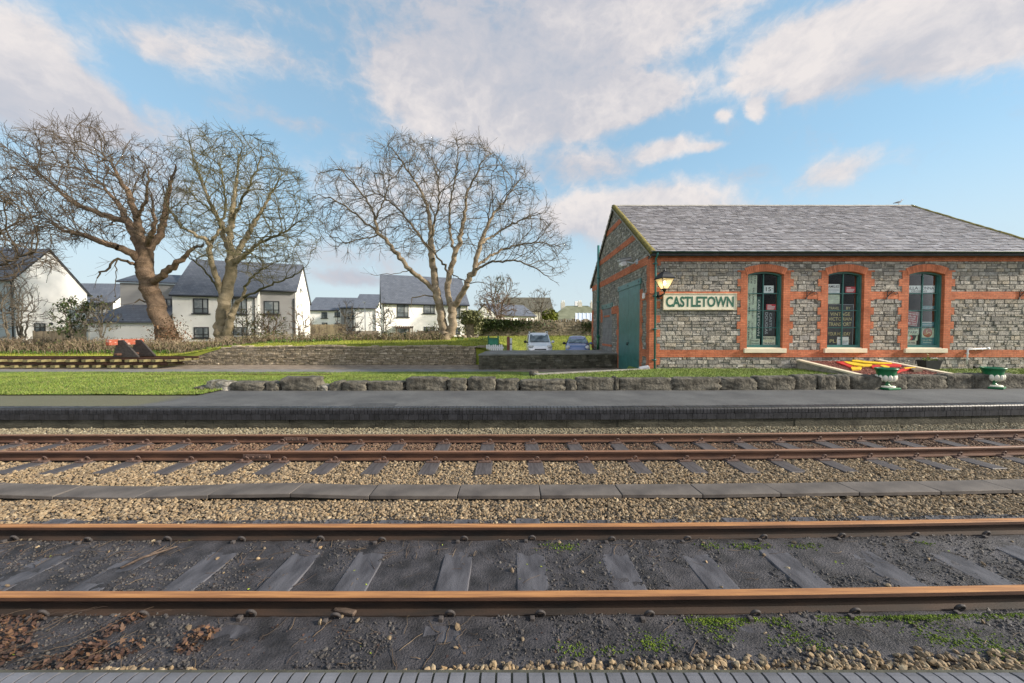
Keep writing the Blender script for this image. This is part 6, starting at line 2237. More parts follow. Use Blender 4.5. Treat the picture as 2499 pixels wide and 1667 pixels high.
# brambles, dead stems and weeds along the top of the field: one uncountable tangle
mb = MB()
n = 5200
X = RNG.uniform(-46, -5.2, n)
k = RNG.uniform(0, 1, n) < np.where(X < -17, 1.0, .62)
X = X[k]
n = len(X)
Yb = np.where(X < -14, 26.2, 29.6 + .10 * (X + 12)) + RNG.normal(0, .55, n) + 1.6 * sstep(-20, -13, X) * 0
Yb = 26.0 + 4.2 * sstep(-21, -10, X) + RNG.normal(0, .6, n)
Zb = field_h(X, Yb) - .05
hgt = RNG.uniform(.35, 1.0, n) * (1.05 - .30 * sstep(-22, -12, X)) * (.55 + .9 * fbm(X, X * 0, .6, 3))
an = RNG.uniform(0, 2 * PI, n)
le = RNG.uniform(.1, .9, n) * hgt
t = np.array([0, .3, .6, .85, 1.0])
P = np.stack([X[:, None] + (np.cos(an) * le)[:, None] * t ** 1.6, Yb[:, None] + (np.sin(an) * le * .7)[:, None] * t ** 1.6, Zb[:, None] + hgt[:, None] * (1.35 * t - .45 * t ** 3)], 2)
P[:, 1:] += RNG.normal(0, .03, P[:, 1:].shape)
Nn = P.reshape(-1, 3)
Pp = np.arange(5 * n) - 1
Pp[::5] = -1
segs(mb, Nn, Pp, np.tile([.013, .012, .011, .010, .008], n), np.ones(5 * n, bool), 3)
struct('bramble_stems', mb, M['straw'], 'stuff')
mb = MB()
n = 15000
X = RNG.uniform(-46, -5.2, n)
Yb = 26.1 + 4.2 * sstep(-21, -10, X) + RNG.normal(0, .55, n)
hh = (.82 - .25 * sstep(-22, -12, X)) * (.3 + 1.1 * fbm(X, X * 0 + 5, .7, 3))
Z = field_h(X, Yb) + hh * RNG.uniform(0, 1, n) ** 1.3
leaves(mb, np.stack([X, Yb, Z], 1), RNG.uniform(.03, .075, n), .8)
struct('bramble_leaves', mb, M['bramble'], 'stuff')
mb = MB()
n = 9000
X = RNG.uniform(-46, 0, n)
Yb = 25.0 + 4.4 * sstep(-21, -10, X) + RNG.normal(0, .35, n)
k = fbm(X, X * 0 + 3, .5, 3) + .1 * (np.abs(X + 9.5) < 1.2) > .43
X, Yb = X[k], Yb[k]
leaves(mb, np.stack([X, Yb, field_h(X, Yb) + RNG.uniform(0, .30, len(X)) * fbm(X, Yb, .9, 3) * 1.3], 1), RNG.uniform(.025, .06, len(X)), .7)
struct('weeds', mb, M['weed'], 'stuff')
# ivy clump at the foot of the leaning tree
mb = MB()
b = at(*cs(1540, 1050), 27.6)
n = 1800
Q = np.stack([RNG.normal(0, .55, n), RNG.normal(0, .5, n), np.abs(RNG.normal(0, .75, n))], 1) + b
leaves(mb, Q, RNG.uniform(.03, .07, n), .9)
solo('ivy_clump', mb, mat('withered_ivy', (.12, .06, .03), .8, bump=0, ramp=[(.13, .065, .03), (.2, .10, .05), (.08, .045, .025), (.05, .05, .02), (.24, .14, .07)]), 'reddish brown withered clump round the foot of the leaning tree', 'undergrowth', loc=tuple(float(v) for v in b))
# ------------------------------------------------------------------ houses
M['render'] = mat('white_render', (.90, .88, .84), .85, var=.04, scale=.8, bump=.1, bscale=40, fine=.03)
M['clad'] = mat('grey_cladding', (.36, .35, .345), .8, var=.06, scale=1, bump=.6, bscale=6, stretch=(.05, .05, 1.6))
M['cladblue'] = mat('pale_blue_cladding', (.33, .38, .40), .8, var=.06, scale=1, bump=.6, bscale=6, stretch=(.05, .05, 1.6))
M['cream_r'] = mat('cream_render', (.66, .62, .52), .85, var=.06, scale=1, bump=.1)
M['hslate'] = brick_mat('new_slate', (.10, .112, .138), (.13, .143, .17), (.065, .072, .09), bw=.30, rh=.165, ms=.012, planar=False, rough=.55, bump=.5, dirt=.14)
M['oldslate'] = mat('old_slate', (.08, .075, .06), .8, col2=(.13, .12, .085), scale=1.2, bump=.3, bscale=8)
M['anthracite'] = mat('anthracite', (.03, .032, .036), .5, var=.1, bump=0)
M['hglass'] = mat('house_glass', (.10, .12, .13), .08, col2=(.32, .34, .34), scale=1.1, bump=0, spec=.8, thr=(.45, .6))


def house(name, label, L, Rr, hd, ze, zr, zb, mats=None, roofmat=None, wins=(), recess=None, bay=None, oh=.25, front_ext=0, group=None, back=None, wallm=None):
    """L, R: ridge ends (x, y); hd: half depth; windows: source pixel rectangles laid on the front wall"""
    L, Rr = np.array(L, float), np.array(Rr, float)
    d = Rr - L
    ln = float(np.linalg.norm(d))
    yaw = math.atan2(d[1], d[0])
    c = (L + Rr) / 2
    t = thing(name, label, 'house', (float(c[0]), float(c[1]), zb), yaw, group)
    W_ = PW[t.name]
    h = ln / 2
    bk = back or hd
    wallm = wallm or M['render']
    roofmat = roofmat or M['hslate']
    mb = MB()
    E, Rz = ze - zb, zr - zb
    # walls: front pieces (with a recessed length when asked for), gables, back
    if recess:
        xr, dep = recess
        mb.quad((-h, -hd, -1), (xr, -hd, -1), (xr, -hd, E), (-h, -hd, E), 0)
        er = E + dep * (Rz - E) / hd
        mb.quad((xr, -hd, -1), (xr, -hd + dep, -1), (xr, -hd + dep, er), (xr, -hd, E), 0)
        mb.quad((xr, -hd + dep, -1), (h, -hd + dep, -1), (h, -hd + dep, er), (xr, -hd + dep, er), 1)
        mb.add([(h, -hd + dep, -1), (h, bk, -1), (h, bk, E if bk == hd else Rz - bk * (Rz - E) / hd), (h, 0, Rz), (h, -hd + dep, er)], np.array([0, 1, 2, 3, 4]), 0)
    else:
        mb.quad((-h, -hd, -1), (h, -hd, -1), (h, -hd, E), (-h, -hd, E), 0)
        mb.add([(h, -hd, -1), (h, bk, -1), (h, bk, Rz - bk * (Rz - E) / hd), (h, 0, Rz), (h, -hd, E)], np.array([0, 1, 2, 3, 4]), 0)
    mb.add([(-h, -hd, -1), (-h, bk, -1), (-h, bk, Rz - bk * (Rz - E) / hd), (-h, 0, Rz), (-h, -hd, E)], np.array([4, 3, 2, 1, 0]), 0)
    mb.quad((h, bk, -1), (-h, bk, -1), (-h, bk, Rz - bk * (Rz - E) / hd), (h, bk, Rz - bk * (Rz - E) / hd), 0)
    part('wall', mb, [wallm, M['clad'], M['cladblue']] if not bay else [wallm, bay, bay], t, local=True)
    rb = MB()
    s = (Rz - E) / hd
    th = .16

    def slab(xa, xb, y0):
        for sg in (-1, 1):
            yy = y0 if sg < 0 else bk + oh
            z0 = Rz - abs(yy) * s
            a = [(xa, 0, Rz + .02), (xb, 0, Rz + .02), (xb, sg * abs(yy), z0 + .02), (xa, sg * abs(yy), z0 + .02)]
            V = [(x, y, z + th) for x, y, z in a] + a
            F = np.array([(0, 3, 2, 1), (4, 5, 6, 7), (0, 4, 7, 3), (1, 2, 6, 5), (2, 3, 7, 6), (0, 1, 5, 4)])
            rb.add(V, F, 0)
            rb.M[-1][2:] = 1
    if recess:
        slab(-h - oh * .6, recess[0] + .0, -hd - oh)
        slab(recess[0] + .001, h + oh * .6, -hd + recess[1] - oh)
    else:
        slab(-h - oh * .6, h + oh * .6, -hd - oh)
    rf_ = part('roof', rb, [roofmat, M['anthracite']], t, local=True)
    g = MB()
    x1 = recess[0] if recess else h + oh * .4
    ye = -hd - oh - .05
    g.tube([(-h - oh * .4, ye, Rz - (hd + oh) * s + .08), (x1, ye, Rz - (hd + oh) * s + .08)], .06, 6)
    if recess:
        ye = -hd + recess[1] - oh - .05
        g.tube([(x1, ye, Rz + (ye + .05) * s + .08), (h + oh * .4, ye, Rz + (ye + .05) * s + .08)], .06, 6)
    for xx in ([-h + .15, h - .15] if not recess else [recess[0] - .25, h - .12]):
        yy = -hd - .07 if not (recess and xx > recess[0]) else -hd + recess[1] - .07
        g.tube([(xx, yy, E - .05), (xx, yy, -.5)], .045, 6)
    part('gutter', g, M['anthracite'], t, local=True)
    nrm = np.array([math.sin(yaw), -math.cos(yaw), 0])
    u = np.array([math.cos(yaw), math.sin(yaw), 0])
    for wdef in wins:
        (x0, y0, x1, y1) = wdef[:4]
        opts = wdef[4] if len(wdef) > 4 else {}
        dep = recess[1] if recess and opts.get('rec') else 0
        P0_ = np.array([c[0], c[1], 0]) + nrm * (hd - dep)
        A_, B_ = onplane(x0, y1, P0_, nrm), onplane(x1, y0, P0_, nrm)
        ua, ub = float(np.dot(A_ - np.array([c[0], c[1], 0]), u)), float(np.dot(B_ - np.array([c[0], c[1], 0]), u))
        za, zb_ = float(A_[2] - zb), float(B_[2] - zb)
        window(t, (ua, ub, za, zb_), lambda p, o, q, yy=-hd + dep: (p, yy - o, q), opts)
    return t, yaw, c, W_


def window(t, rect, fm, opts):
    ua, ub, za, zb_ = rect
    f = MB()
    fw = .075
    def bx(a, b, o0, o1, z0, z1, mb_, m=0):
        V = [fm(p, o, q) for q in (z0, z1) for o in (o1, o0) for p in (a, b)]
        mb_.add(V, np.array([(0, 2, 3, 1), (4, 5, 7, 6), (0, 1, 5, 4), (2, 6, 7, 3), (0, 4, 6, 2), (1, 3, 7, 5)]), m)
    bx(ua, ua + fw, -.02, .05, za, zb_, f)
    bx(ub - fw, ub, -.02, .05, za, zb_, f)
    bx(ua + fw, ub - fw, -.02, .048, za, za + fw, f)
    bx(ua + fw, ub - fw, -.02, .048, zb_ - fw, zb_, f)
    mu = opts.get('mull', .62)
    um = ua + (ub - ua) * mu
    bx(um - .04, um + .04, -.02, .045, za + fw, zb_ - fw, f)
    tr = opts.get('tran', .32)
    if tr:
        zt_ = za + (zb_ - za) * tr
        bx(ua + fw, um - .04, -.02, .046, zt_ - .03, zt_ + .03, f)
        bx(um + .04, ub - fw, -.02, .046, zt_ - .03, zt_ + .03, f)
    fo = part('window', f, M['anthracite'], t, local=True)
    g = MB()
    bx(ua + .03, ub - .03, .0, .022, za + .03, zb_ - .03, g)
    part('pane', g, M['hglass'], fo, local=True)
    if opts.get('sill', 1):
        s_ = MB()
        bx(ua - .14, ub + .14, -.01, .11, za - .10, za - .002, s_)
        part('sill', s_, M['anthracite'], fo, local=True)
    return fo


W1 = lambda a, b, c_, d_, o=None: (*cm(a, b), *cm(c_, d_), o or {})
hC, yawC, cC, WC = house('white_house', 'white rendered house with steep slate roof and grey clad bay behind the two left trees', (-31.6, 37.9), (-22.6, 41.0), 4.4, 4.9, 8.6, .3,
      wins=[W1(270, 482, 405, 615), W1(625, 482, 757, 622), W1(913, 505, 1052, 622, {'rec': 1}), W1(275, 740, 410, 840), W1(630, 740, 765, 840)], recess=(1.75, .85))
mb = MB()
dp = onplane(*cm(1248, 405), (-22.4, 40.6, 0), np.array([.945, .326, 0]))
mb.lathe([(.02, .0), (.18, .03), (.30, .10)], n=14)
mb.xf(Matrix.Translation(dp) @ Matrix.Rotation(R(20), 4, 'Z') @ Matrix.Rotation(R(80), 4, 'Y'))
mb.tube([tuple(dp), (dp[0] + .28, dp[1] - .1, dp[2] - .12)], .02, 5)
part('satellite_dish', mb, M['grey_metal'], hC)
# link block and lean-to at the left of it
nC = np.array([math.sin(yawC), -math.cos(yawC), 0])
uC = np.array([math.cos(yawC), math.sin(yawC), 0])
Cc = np.array([cC[0], cC[1], 0])
hl = 4.76
lk = thing('link_block', 'grey clad link block with a single dark window left of the white house', 'building', tuple(Cc - uC * (hl + 1.6) + np.array([0, 0, .3])), yawC)
mb = MB()
mb.box(-2.6, 1.55, -3.2, 2.5, -1, 5.6)
part('wall', mb, M['clad'], lk, local=True)
mb = MB()
mb.add([(-2.8, -3.4, 5.6), (1.58, -3.4, 5.6), (1.58, 0, 6.7), (-2.8, 0, 6.7), (-2.8, -3.4, 5.75), (1.58, -3.4, 5.75), (1.58, 0, 6.85), (-2.8, 0, 6.85)], np.array([(0, 3, 2, 1), (4, 5, 6, 7), (0, 1, 5, 4), (1, 2, 6, 5), (2, 3, 7, 6), (3, 0, 4, 7)]))
part('roof', mb, M['hslate'], lk, local=True)
P0_ = Cc + nC * 3.2
A_, B_ = onplane(*cs(1448, 735), P0_, nC), onplane(*cs(1565, 632), P0_, nC)
lc = Cc - uC * (hl + 1.6)
window(lk, (float(np.dot(A_ - lc, uC)), float(np.dot(B_ - lc, uC)), float(A_[2] - .3), float(B_[2] - .3)), lambda p, o, q: (p, -3.2 - o, q), {'sill': 0, 'tran': 0})
lt = thing('lean_to', 'low slate roofed lean-to behind the leaning trunk', 'building', tuple(Cc - uC * (hl + 1.6) + np.array([0, 0, .3])), yawC)
mb = MB()
mb.box(-3.4, 1.58, -5.6, -3.21, -1, 2.05)
part('wall', mb, M['render'], lt, local=True)
mb = MB()
mb.add([(-3.7, -5.9, 2.02), (1.60, -5.9, 2.02), (1.60, -3.22, 3.55), (-2.2, -3.22, 3.55), (-3.7, -5.9, 2.14), (1.60, -5.9, 2.14), (1.60, -3.22, 3.70), (-2.2, -3.22, 3.70)], np.array([(0, 3, 2, 1), (4, 5, 6, 7), (0, 1, 5, 4), (1, 2, 6, 5), (2, 3, 7, 6), (3, 0, 4, 7)]))
part('roof', mb, M['hslate'], lt, local=True)
w3 = lambda a, b, c_, d_, o=None: (*cr(a, b), *cr(c_, d_), o or {})
hD, yawD, cD_, WD = house('white_house', 'cream white house with dark slate roof behind the wide forked tree', (-16.5, 48.0), (-7.0, 51.5), 4.4, 4.9, 8.6, .3,
      wins=[w3(258, 530, 362, 648), w3(500, 532, 600, 616, {'tran': 0}), w3(800, 545, 834, 655, {'tran': 0}), w3(262, 742, 368, 822), w3(502, 738, 600, 790), w3(795, 742, 832, 800)])
nD = np.array([math.sin(yawD), -math.cos(yawD), 0])
uD = np.array([math.cos(yawD), math.sin(yawD), 0])
pg = thing('pergola', 'small brown timber pergola against the house behind the forked tree', 'pergola', tuple(np.array([cD_[0], cD_[1], .3]) + nD * 5.6 - uD * 1.0), yawD)
mb = MB()
q = [onplane(*cr(x, 742), np.array([cD_[0], cD_[1], 0]) + nD * 5.6, nD) for x in (240, 400)]
org = np.array(pg.location)
ua, ub = [float(np.dot(p - org, uD)) for p in q]
zz_ = float(q[0][2]) - .3
for k in range(9):
    x = ua + (ub - ua) * k / 8
    mb.box(x - .04, x + .04, -.5, 1.15, zz_, zz_ + .12)
mb.box(ua, ub, -.45, -.35, zz_ - .14, zz_ - .003)
part('beams', mb, M['twig'], pg, local=True)
for xx in (ua + .1, ub - .35, ub - .1):
    mb = MB()
    mb.box(xx - .06, xx + .06, -.46, -.34, -.8, zz_ - .142)
    part('post', mb, M['twig'], pg, local=True)

house('white_house', 'small distant white house with three upper windows between the two nearer houses', (float(at(773, 728, 64)[0]), 64), (float(at(875, 729, 65)[0]), 65), 4.2, 4.9, 7.15, .3,
      wins=[W1(1438, 605, 1488, 658), W1(1556, 605, 1605, 646), W1(1680, 608, 1735, 662, {'rec': 1}), W1(1440, 700, 1490, 720), W1(1556, 702, 1606, 720)], recess=(1.4, .9))
# houses whose lit gables face right
eA = house('white_house', 'big white gabled house at the left edge with pale blue grey front', (-52.0, 31.6), (-40.0, 32.9), 2.55, 5.85, 8.55, .2, back=3.2, wins=[], bay=M['cladblue'])
cA2 = (-46.0, 32.25)
mb = MB()
yA = eA[1]
h_ = math.hypot(12, 1.3) / 2
mb.quad((-h_, -2.56, -1), (h_ - .01, -2.56, -1), (h_ - .01, -2.56, 5.6), (-h_, -2.56, 5.6))
part('grey_front', mb, M['cladblue'], eA[0], local=True)
nA = np.array([math.cos(yA), math.sin(yA), 0])
mb = MB()
for (a, b, r) in ((16, 852, .17), (460, 860, .13), (836, 870, .13)):
    p = onplane(*cs(a, b), (-40.0, 32.9, 0), nA) if a > 100 else None
    if p is None:
        continue
    mb.lathe([(r, 0), (r, .1), (r * .6, .14)], n=10)
    mb.V[-1] = np.array([np.array(p) + nA * z + np.array([-nA[1], nA[0], 0]) * x + np.array([0, 0, y]) for x, y, z in mb.V[-1]])
part('vent', mb, M['anthracite'], eA[0])
pA, pB = onplane(*cs(310, 935), (-40, 32.9, 0), nA), onplane(*cs(410, 855), (-40, 32.9, 0), nA)
tA = np.array([-nA[1], nA[0], 0])
cA3 = np.array([eA[2][0], eA[2][1], .2])
window(eA[0], (float(np.dot(pA - cA3, tA)), float(np.dot(pB - cA3, tA)), float(pA[2] - .2), float(pB[2] - .2)), lambda p, o, q: (h_ + o, p, q), {'sill': 0, 'tran': .5, 'mull': .5})
eB = house('white_house', 'second white gabled house with slate roof tucked behind the leftmost one', (-58.0, 45.6), (-46.2, 46.6), 2.8, 4.95, 7.25, .2, wins=[])
mb = MB()
h2 = math.hypot(11.8, 1.0) / 2
mb.quad((-h2, -2.81, -1), (h2 - .01, -2.81, -1), (h2 - .01, -2.81, 4.9), (-h2, -2.81, 4.9))
part('grey_front', mb, M['clad'], eB[0], local=True)  # grey skin over the white front wall, its shade put into the colour
for (a, b, c_, d_) in ((862, 640, 905, 690), (862, 700, 912, 750), (862, 760, 912, 850)):
    nB = np.array([math.sin(eB[1]), -math.cos(eB[1]), 0])
    uB = np.array([math.cos(eB[1]), math.sin(eB[1]), 0])
    P0_ = np.array([eB[2][0], eB[2][1], 0]) + nB * 2.81
    p, q = onplane(*cs(a, d_), P0_, nB), onplane(*cs(c_, b), P0_, nB)
    o_ = np.array([eB[2][0], eB[2][1], .2])
    window(eB[0], (float(np.dot(p - o_, uB)), float(np.dot(q - o_, uB)), float(p[2] - .2), float(q[2] - .2)), lambda pp, o, qq: (pp, -2.81 - o, qq), {'sill': 0, 'tran': 0})
pE0, pE1 = at(878, 731, 60), at(918, 727, 61)
house('white_house', 'white gabled house half hidden left of the house with the pergola', (float(at(880, 730, 60)[0]), 60), (float(at(930, 722, 60.5)[0]), 60.5), 4.2, 5.0, 7.3, .3, wins=[])
pG0, pG1 = at(1149, 745, 70), at(1196, 746, 71)
house('white_house', 'low white house with grey roof just left of the willow thicket', (float(at(1165, 745, 58)[0]) + 1.2, 57), (float(at(1165, 745, 58)[0]) + 7, 61), 3.2, 3.9, 5.6, .3, wins=[])
hH = house('cream_house', 'cream house with mossy dark roof beyond the stone wall', (float(at(1232, 729, 66)[0]), 66), (float(at(1341, 729, 66)[0]), 66.3), 4.2, 4.9, 7.3, .3, wallm=M['cream_r'], roofmat=M['oldslate'],
      wins=[w3(1335, 604, 1358, 648), w3(1450, 604, 1482, 645), w3(1573, 604, 1602, 650)])
# hipped house and glasshouse at the far right
XI, YI = float(at(1380, 775, 85)[0]), 85.
hi = thing('hipped_house', 'distant pale house with hipped green grey roof and chimneys', 'house', (XI, YI, .3))
mb = MB()
mb.box(XI - 3.4, XI + 8, YI - 4, YI + 4, -.5, 4.3)
part('wall', mb, M['render'], hi)
mb = MB()
mb.add([(XI - 3.9, YI - 4.4, 4.25), (XI + 8.4, YI - 4.4, 4.25), (XI + 8.4, YI + 4.4, 4.25), (XI - 3.9, YI + 4.4, 4.25), (XI + .2, YI, 7.3), (XI + 5, YI, 7.3)], [np.array([(0, 1, 5, 4), (2, 3, 4, 5)]), np.array([(1, 2, 5), (3, 0, 4)])])
rf_ = part('roof', mb, mat('mossy_roof', (.12, .13, .08), .9, col2=(.20, .21, .14), scale=.8, bump=0), hi)
for x in (XI - .6, XI + 3.2, XI + 6.0):
    mb = MB()
    mb.box(x - .45, x + .45, YI - .4, YI + .4, 6.2, 8.0)
    for k in (-.2, .2):
        mb.lathe([(.12, 0), (.10, .5)], (x + k, YI), 8, z0=8.0)
    part('chimney', mb, M['cream_r'], rf_)
XJ, YJ = float(at(1455, 775, 85)[0]) + 2, 92.
dr = thing('dormer_house', 'distant grey roofed house with white dormers behind the hipped house', 'house', (XJ, YJ, .3))
mb = MB()
mb.box(XJ - 6, XJ + 6, YJ - 4, YJ + 4, -.5, 4.6)
part('wall', mb, M['cream_r'], dr)
mb = MB()
mb.add([(XJ - 6.3, YJ - 4.4, 4.55), (XJ + 6.3, YJ - 4.4, 4.55), (XJ + 6.3, YJ + 4.4, 4.55), (XJ - 6.3, YJ + 4.4, 4.55), (XJ - 6.3, YJ, 7.6), (XJ + 6.3, YJ, 7.6)], [np.array([(0, 1, 5, 4), (2, 3, 4, 5)]), np.array([(1, 2, 5), (3, 0, 4)])])
rf_ = part('roof', mb, mat('grey_slate_far', (.17, .175, .18), .8, bump=0), dr)
for x in (XJ - 3.5, XJ - .2, XJ + 2.6):
    mb = MB()
    mb.box(x - .7, x + .7, YJ - 3.6, YJ - 1, 5.2, 6.6)
    part('dormer', mb, M['render'], rf_)
for x in (XJ - 5.2, XJ + 4.8):
    mb = MB()
    mb.box(x - .5, x + .5, YJ - .4, YJ + .4, 6.8, 8.8)
    part('chimney', mb, M['render'], rf_)
gx0, gx1, yG = float(at(1398, 770, 52)[0]), float(at(1470, 770, 52)[0]), 52.
gh = thing('metal_shed', 'pale ribbed metal roofed shed beyond the right end of the stone wall', 'shed', ((gx0 + gx1) / 2, yG, 1.2))
mb = MB()
mb.box(gx0 + .8, gx1 + 1, yG, yG + 4, .8, 2.7)
mb.add([(gx0 + .8, yG, 2.7), (gx0 + .8, yG + 4, 2.7), (gx0 + .8, yG + 3.2, 4.0)], np.array([[0, 1, 2]]))
part('wall', mb, M['clad'], gh)
mb = MB()
V, F = [], []
nr = 40
for k in range(nr + 1):
    x = gx0 + .3 + (gx1 + 1.5 - gx0) * k / nr
    b_ = .06 if k % 4 == 0 else 0
    V += [(x - .0, yG - .3, 2.60 + b_), (x + .9 * 0 + .6, yG + 3.2, 4.25 + b_)]
    if k:
        F.append((2 * k - 2, 2 * k, 2 * k + 1, 2 * k - 1))
mb.add(V, np.array(F))
part('roof', mb, mat('ribbed_metal', (.50, .55, .62), .45, var=.08, bump=0), gh)

# ------------------------------------------------------------------ fences, far wall, pillar
M['timber'] = mat('fence_timber', (.30, .24, .165), .85, var=.2, scale=3, stretch=(6, 6, .5), bump=.2, bscale=30, isl=.2)
M['timber_dk'] = mat('fence_timber_dark', (.20, .16, .115), .85, var=.2, scale=3, stretch=(6, 6, .5), bump=.2, bscale=30, isl=.2)


def fence(label, pa_, pb_, Ya, Yb, htop, m):
    a, b = at(*pa_, Ya), at(*pb_, Yb)
    L_ = float(np.hypot(b[0] - a[0], b[1] - a[1]))
    t = thing('timber_fence', label, 'fence', (float(a[0]), float(a[1]), float(a[2]) - htop), math.atan2(b[1] - a[1], b[0] - a[0]))
    dz_ = float(b[2] - a[2])
    mb = MB()
    x = 0
    while x < L_:
        z_ = htop + dz_ * x / L_
        mb.box(x + .004, x + .126, -.03 - .008 * (int(x / .13) % 2), -.01, -1.0, z_ + random.uniform(-.02, .02))
        x += .13
    part('boards', mb, m, t, local=True)
    for k in range(int(L_ / 1.9) + 1):
        mb = MB()
        mb.box(k * 1.9 - .05, k * 1.9 + .05, -.06, .04, -1.0, htop + .08 + dz_ * k * 1.9 / L_)
        part('post', mb, m, t, local=True)
    return t


fence('tan timber fence below the big white gable at left', cs(310, 932), cs(780, 905), 30.5, 31.5, 1.7, M['timber'])
fence('tan close boarded fence between the far white house and the shrubs', cm(1330, 716), cm(1660, 716), 46, 46, 1.8, M['timber'])
fence('low brown timber fence before the half hidden white gable', cm(1640, 778), cm(1945, 775), 36, 37, 1.4, M['timber_dk'])
fence('brown fence panel at the foot of the forked tree', cr(447, 774), cr(640, 774), 37, 37, 1.5, M['timber_dk'])

fw = thing('far_stone_wall', 'long ivy topped rubble stone wall at the top of the grass bank', 'wall', (4, 38.2, 1.1))
mb = MB()
YFW = 38.3
xa_, xb_ = float(at(1165, 800, YFW)[0]), 24.0
ztop = lambda x: 2.72 + .05 * math.sin(x * 1.3) - .10 * float(sstep(-2, 4, x)) * 1.5
xs = np.linspace(xa_, xb_, 40)
mb.prism([(xa_, .4), (xb_, .4)] + [(x, ztop(x)) for x in xs[::-1]], 'y', YFW, YFW + .5, 0)
stones(mb, lambda u, v, o: (u, YFW - o, v), xa_, 12.0, .7, 2.75, hr=(.08, .16), wr=(.15, .5), proud=(0, .04), top=ztop, m=1, gap=.025)
part('masonry', mb, [M['mortar_dk'], M['stone_br']], fw)
mb = MB()
x = xa_
while x < 12:
    h_ = random.uniform(.12, .32)
    wd = random.uniform(.10, .26)
    mb.bbox(x, x + wd, YFW - .02, YFW + .45, ztop(x) - .03, ztop(x) + h_, 0, .03)
    x += wd + random.uniform(0, .12)
part('coping', mb, M['stone_br'], fw)
mb = MB()
n = 5200
X = xa_ + np.abs(RNG.normal(0, 3.4, n)) * RNG.uniform(.2, 1, n)
X = np.where(RNG.uniform(0, 1, n) < .16, RNG.uniform(7.0, 12, n), X)
Z = 2.75 - .12 * (X - xa_) * .3 - np.abs(RNG.normal(0, .5, n)) + .35 * fbm(X, X * 0, .8, 3)
leaves(mb, np.stack([X, YFW - .08 - np.abs(RNG.normal(0, .10, n)), Z], 1), RNG.uniform(.05, .11, n), .9)
part('ivy', mb, M['ivy'], fw)
pv = thing('gate_pillar', 'thick stone gate pillar shaggy with pale ivy beside the forked tree', 'pillar', (float(at(1145, 825, 33.5)[0]), 33.5, 1.0))
mb = MB()
x0, x1 = float(at(1134, 810, 33.5)[0]), float(at(1166, 810, 33.5)[0])
mb.bbox(x0, x1, 33.2, 34.3, .5, 3.0, 0, .06)
G2 = lambda u, v, o: (u, 33.2 - o, v)
stones(mb, G2, x0 + .02, x1 - .02, .8, 2.3, hr=(.12, .25), wr=(.2, .5), proud=(0, .05), m=1)
part('masonry', mb, [M['mortar'], M['stone_br']], pv)
mb = MB()
n = 4200
X = RNG.normal((x0 + x1) / 2, (x1 - x0) * .36, n)
Z = np.where(RNG.uniform(0, 1, n) < .55, RNG.uniform(2.2, 3.45, n), RNG.uniform(1.4, 3.2, n))
k = (Z > 2.2 + .5 * fbm(X, X * 0, 2, 3)) | (X > x1 - .25) | (X < x0 + .12)
Yv = 33.15 - np.abs(RNG.normal(0, .14, n)) + RNG.uniform(0, 1.0, n) * (Z > 2.9)
leaves(mb, np.stack([X, Yv, Z], 1)[k], RNG.uniform(.05, .10, int(k.sum())), .9)
part('ivy', mb, M['ivy_lt'], pv)
mb = MB()
for k in range(7):
    s_ = random.uniform(.12, .3)
    p = at(*cr(random.uniform(800, 940), random.uniform(820, 850)), 32.6)
    rocks(mb, np.array([[p[0], p[1], p[2] + .05]]), np.array([s_]), .6)
solo('stone_heap', mb, M['stone_br'], 'small heap of fallen stones at the foot of the gate pillar', 'stones', loc=tuple(float(v) for v in at(*cr(870, 850), 32.6)))

lp = thing('street_lamp', 'thin grey street lamp pole before the half hidden white gable', 'street lamp', (float(at(*cm(1833, 770), 50)[0]), 50, .5))
p0, p1 = at(*cm(1834, 775), 50), at(*cm(1834, 518), 50)
mb = MB()
mb.tube([(p0[0], 50, .3), (p0[0], 50, 2.0), (p0[0], 50, float(p1[2]))], [.09, .06, .05], 8)
part('pole', mb, M['grey_metal'], lp)
mb = MB()
mb.bbox(p0[0] - .12, p0[0] + .12, 49.5, 50.1, float(p1[2]), float(p1[2]) + .12, 0, .03)
part('lamp_head', mb, M['grey_metal'], lp)

# ------------------------------------------------------------------ green board, picket panel, posts
Yp = 24.6
a, b = at(*cr(1088, 905), Yp), at(*cr(1178, 838), Yp)
ba = thing('green_board', 'green painted notice board on two posts behind the white picket panel', 'board', ((float(a[0]) + float(b[0])) / 2, Yp, -.3))
mb = MB()
mb.bbox(a[0] + .06, b[0] - .02, Yp - .03, Yp + .02, float(a[2]) - .1, float(b[2]) - .03, 0, .01)
part('panel', mb, mat('board_green', (.03, .20, .12), .5, bump=.05), ba)
mb = MB()
mb.box(a[0] - .02, b[0] + .04, Yp - .05, Yp - .031, float(b[2]) - .10, float(b[2]) - .0)
part('rail', mb, M['green_lt'], ba)
for x in (a[0] + .02, b[0]):
    mb = MB()
    mb.bbox(x - .05, x + .05, Yp + .021, Yp + .10, -.4, float(b[2]) + .12, 0, .01)
    part('post', mb, M['green_lt'], ba)
pk = thing('picket_fence', 'short tilted white picket fence panel in front of the green board', 'fence', (float(a[0]), Yp - .4, .3))
x0, x1 = float(at(*cr(1072, 940), Yp - .4)[0]), float(at(*cr(1225, 940), Yp - .4)[0])
zt_ = float(at(*cr(1150, 900), Yp - .4)[2])
n = 8
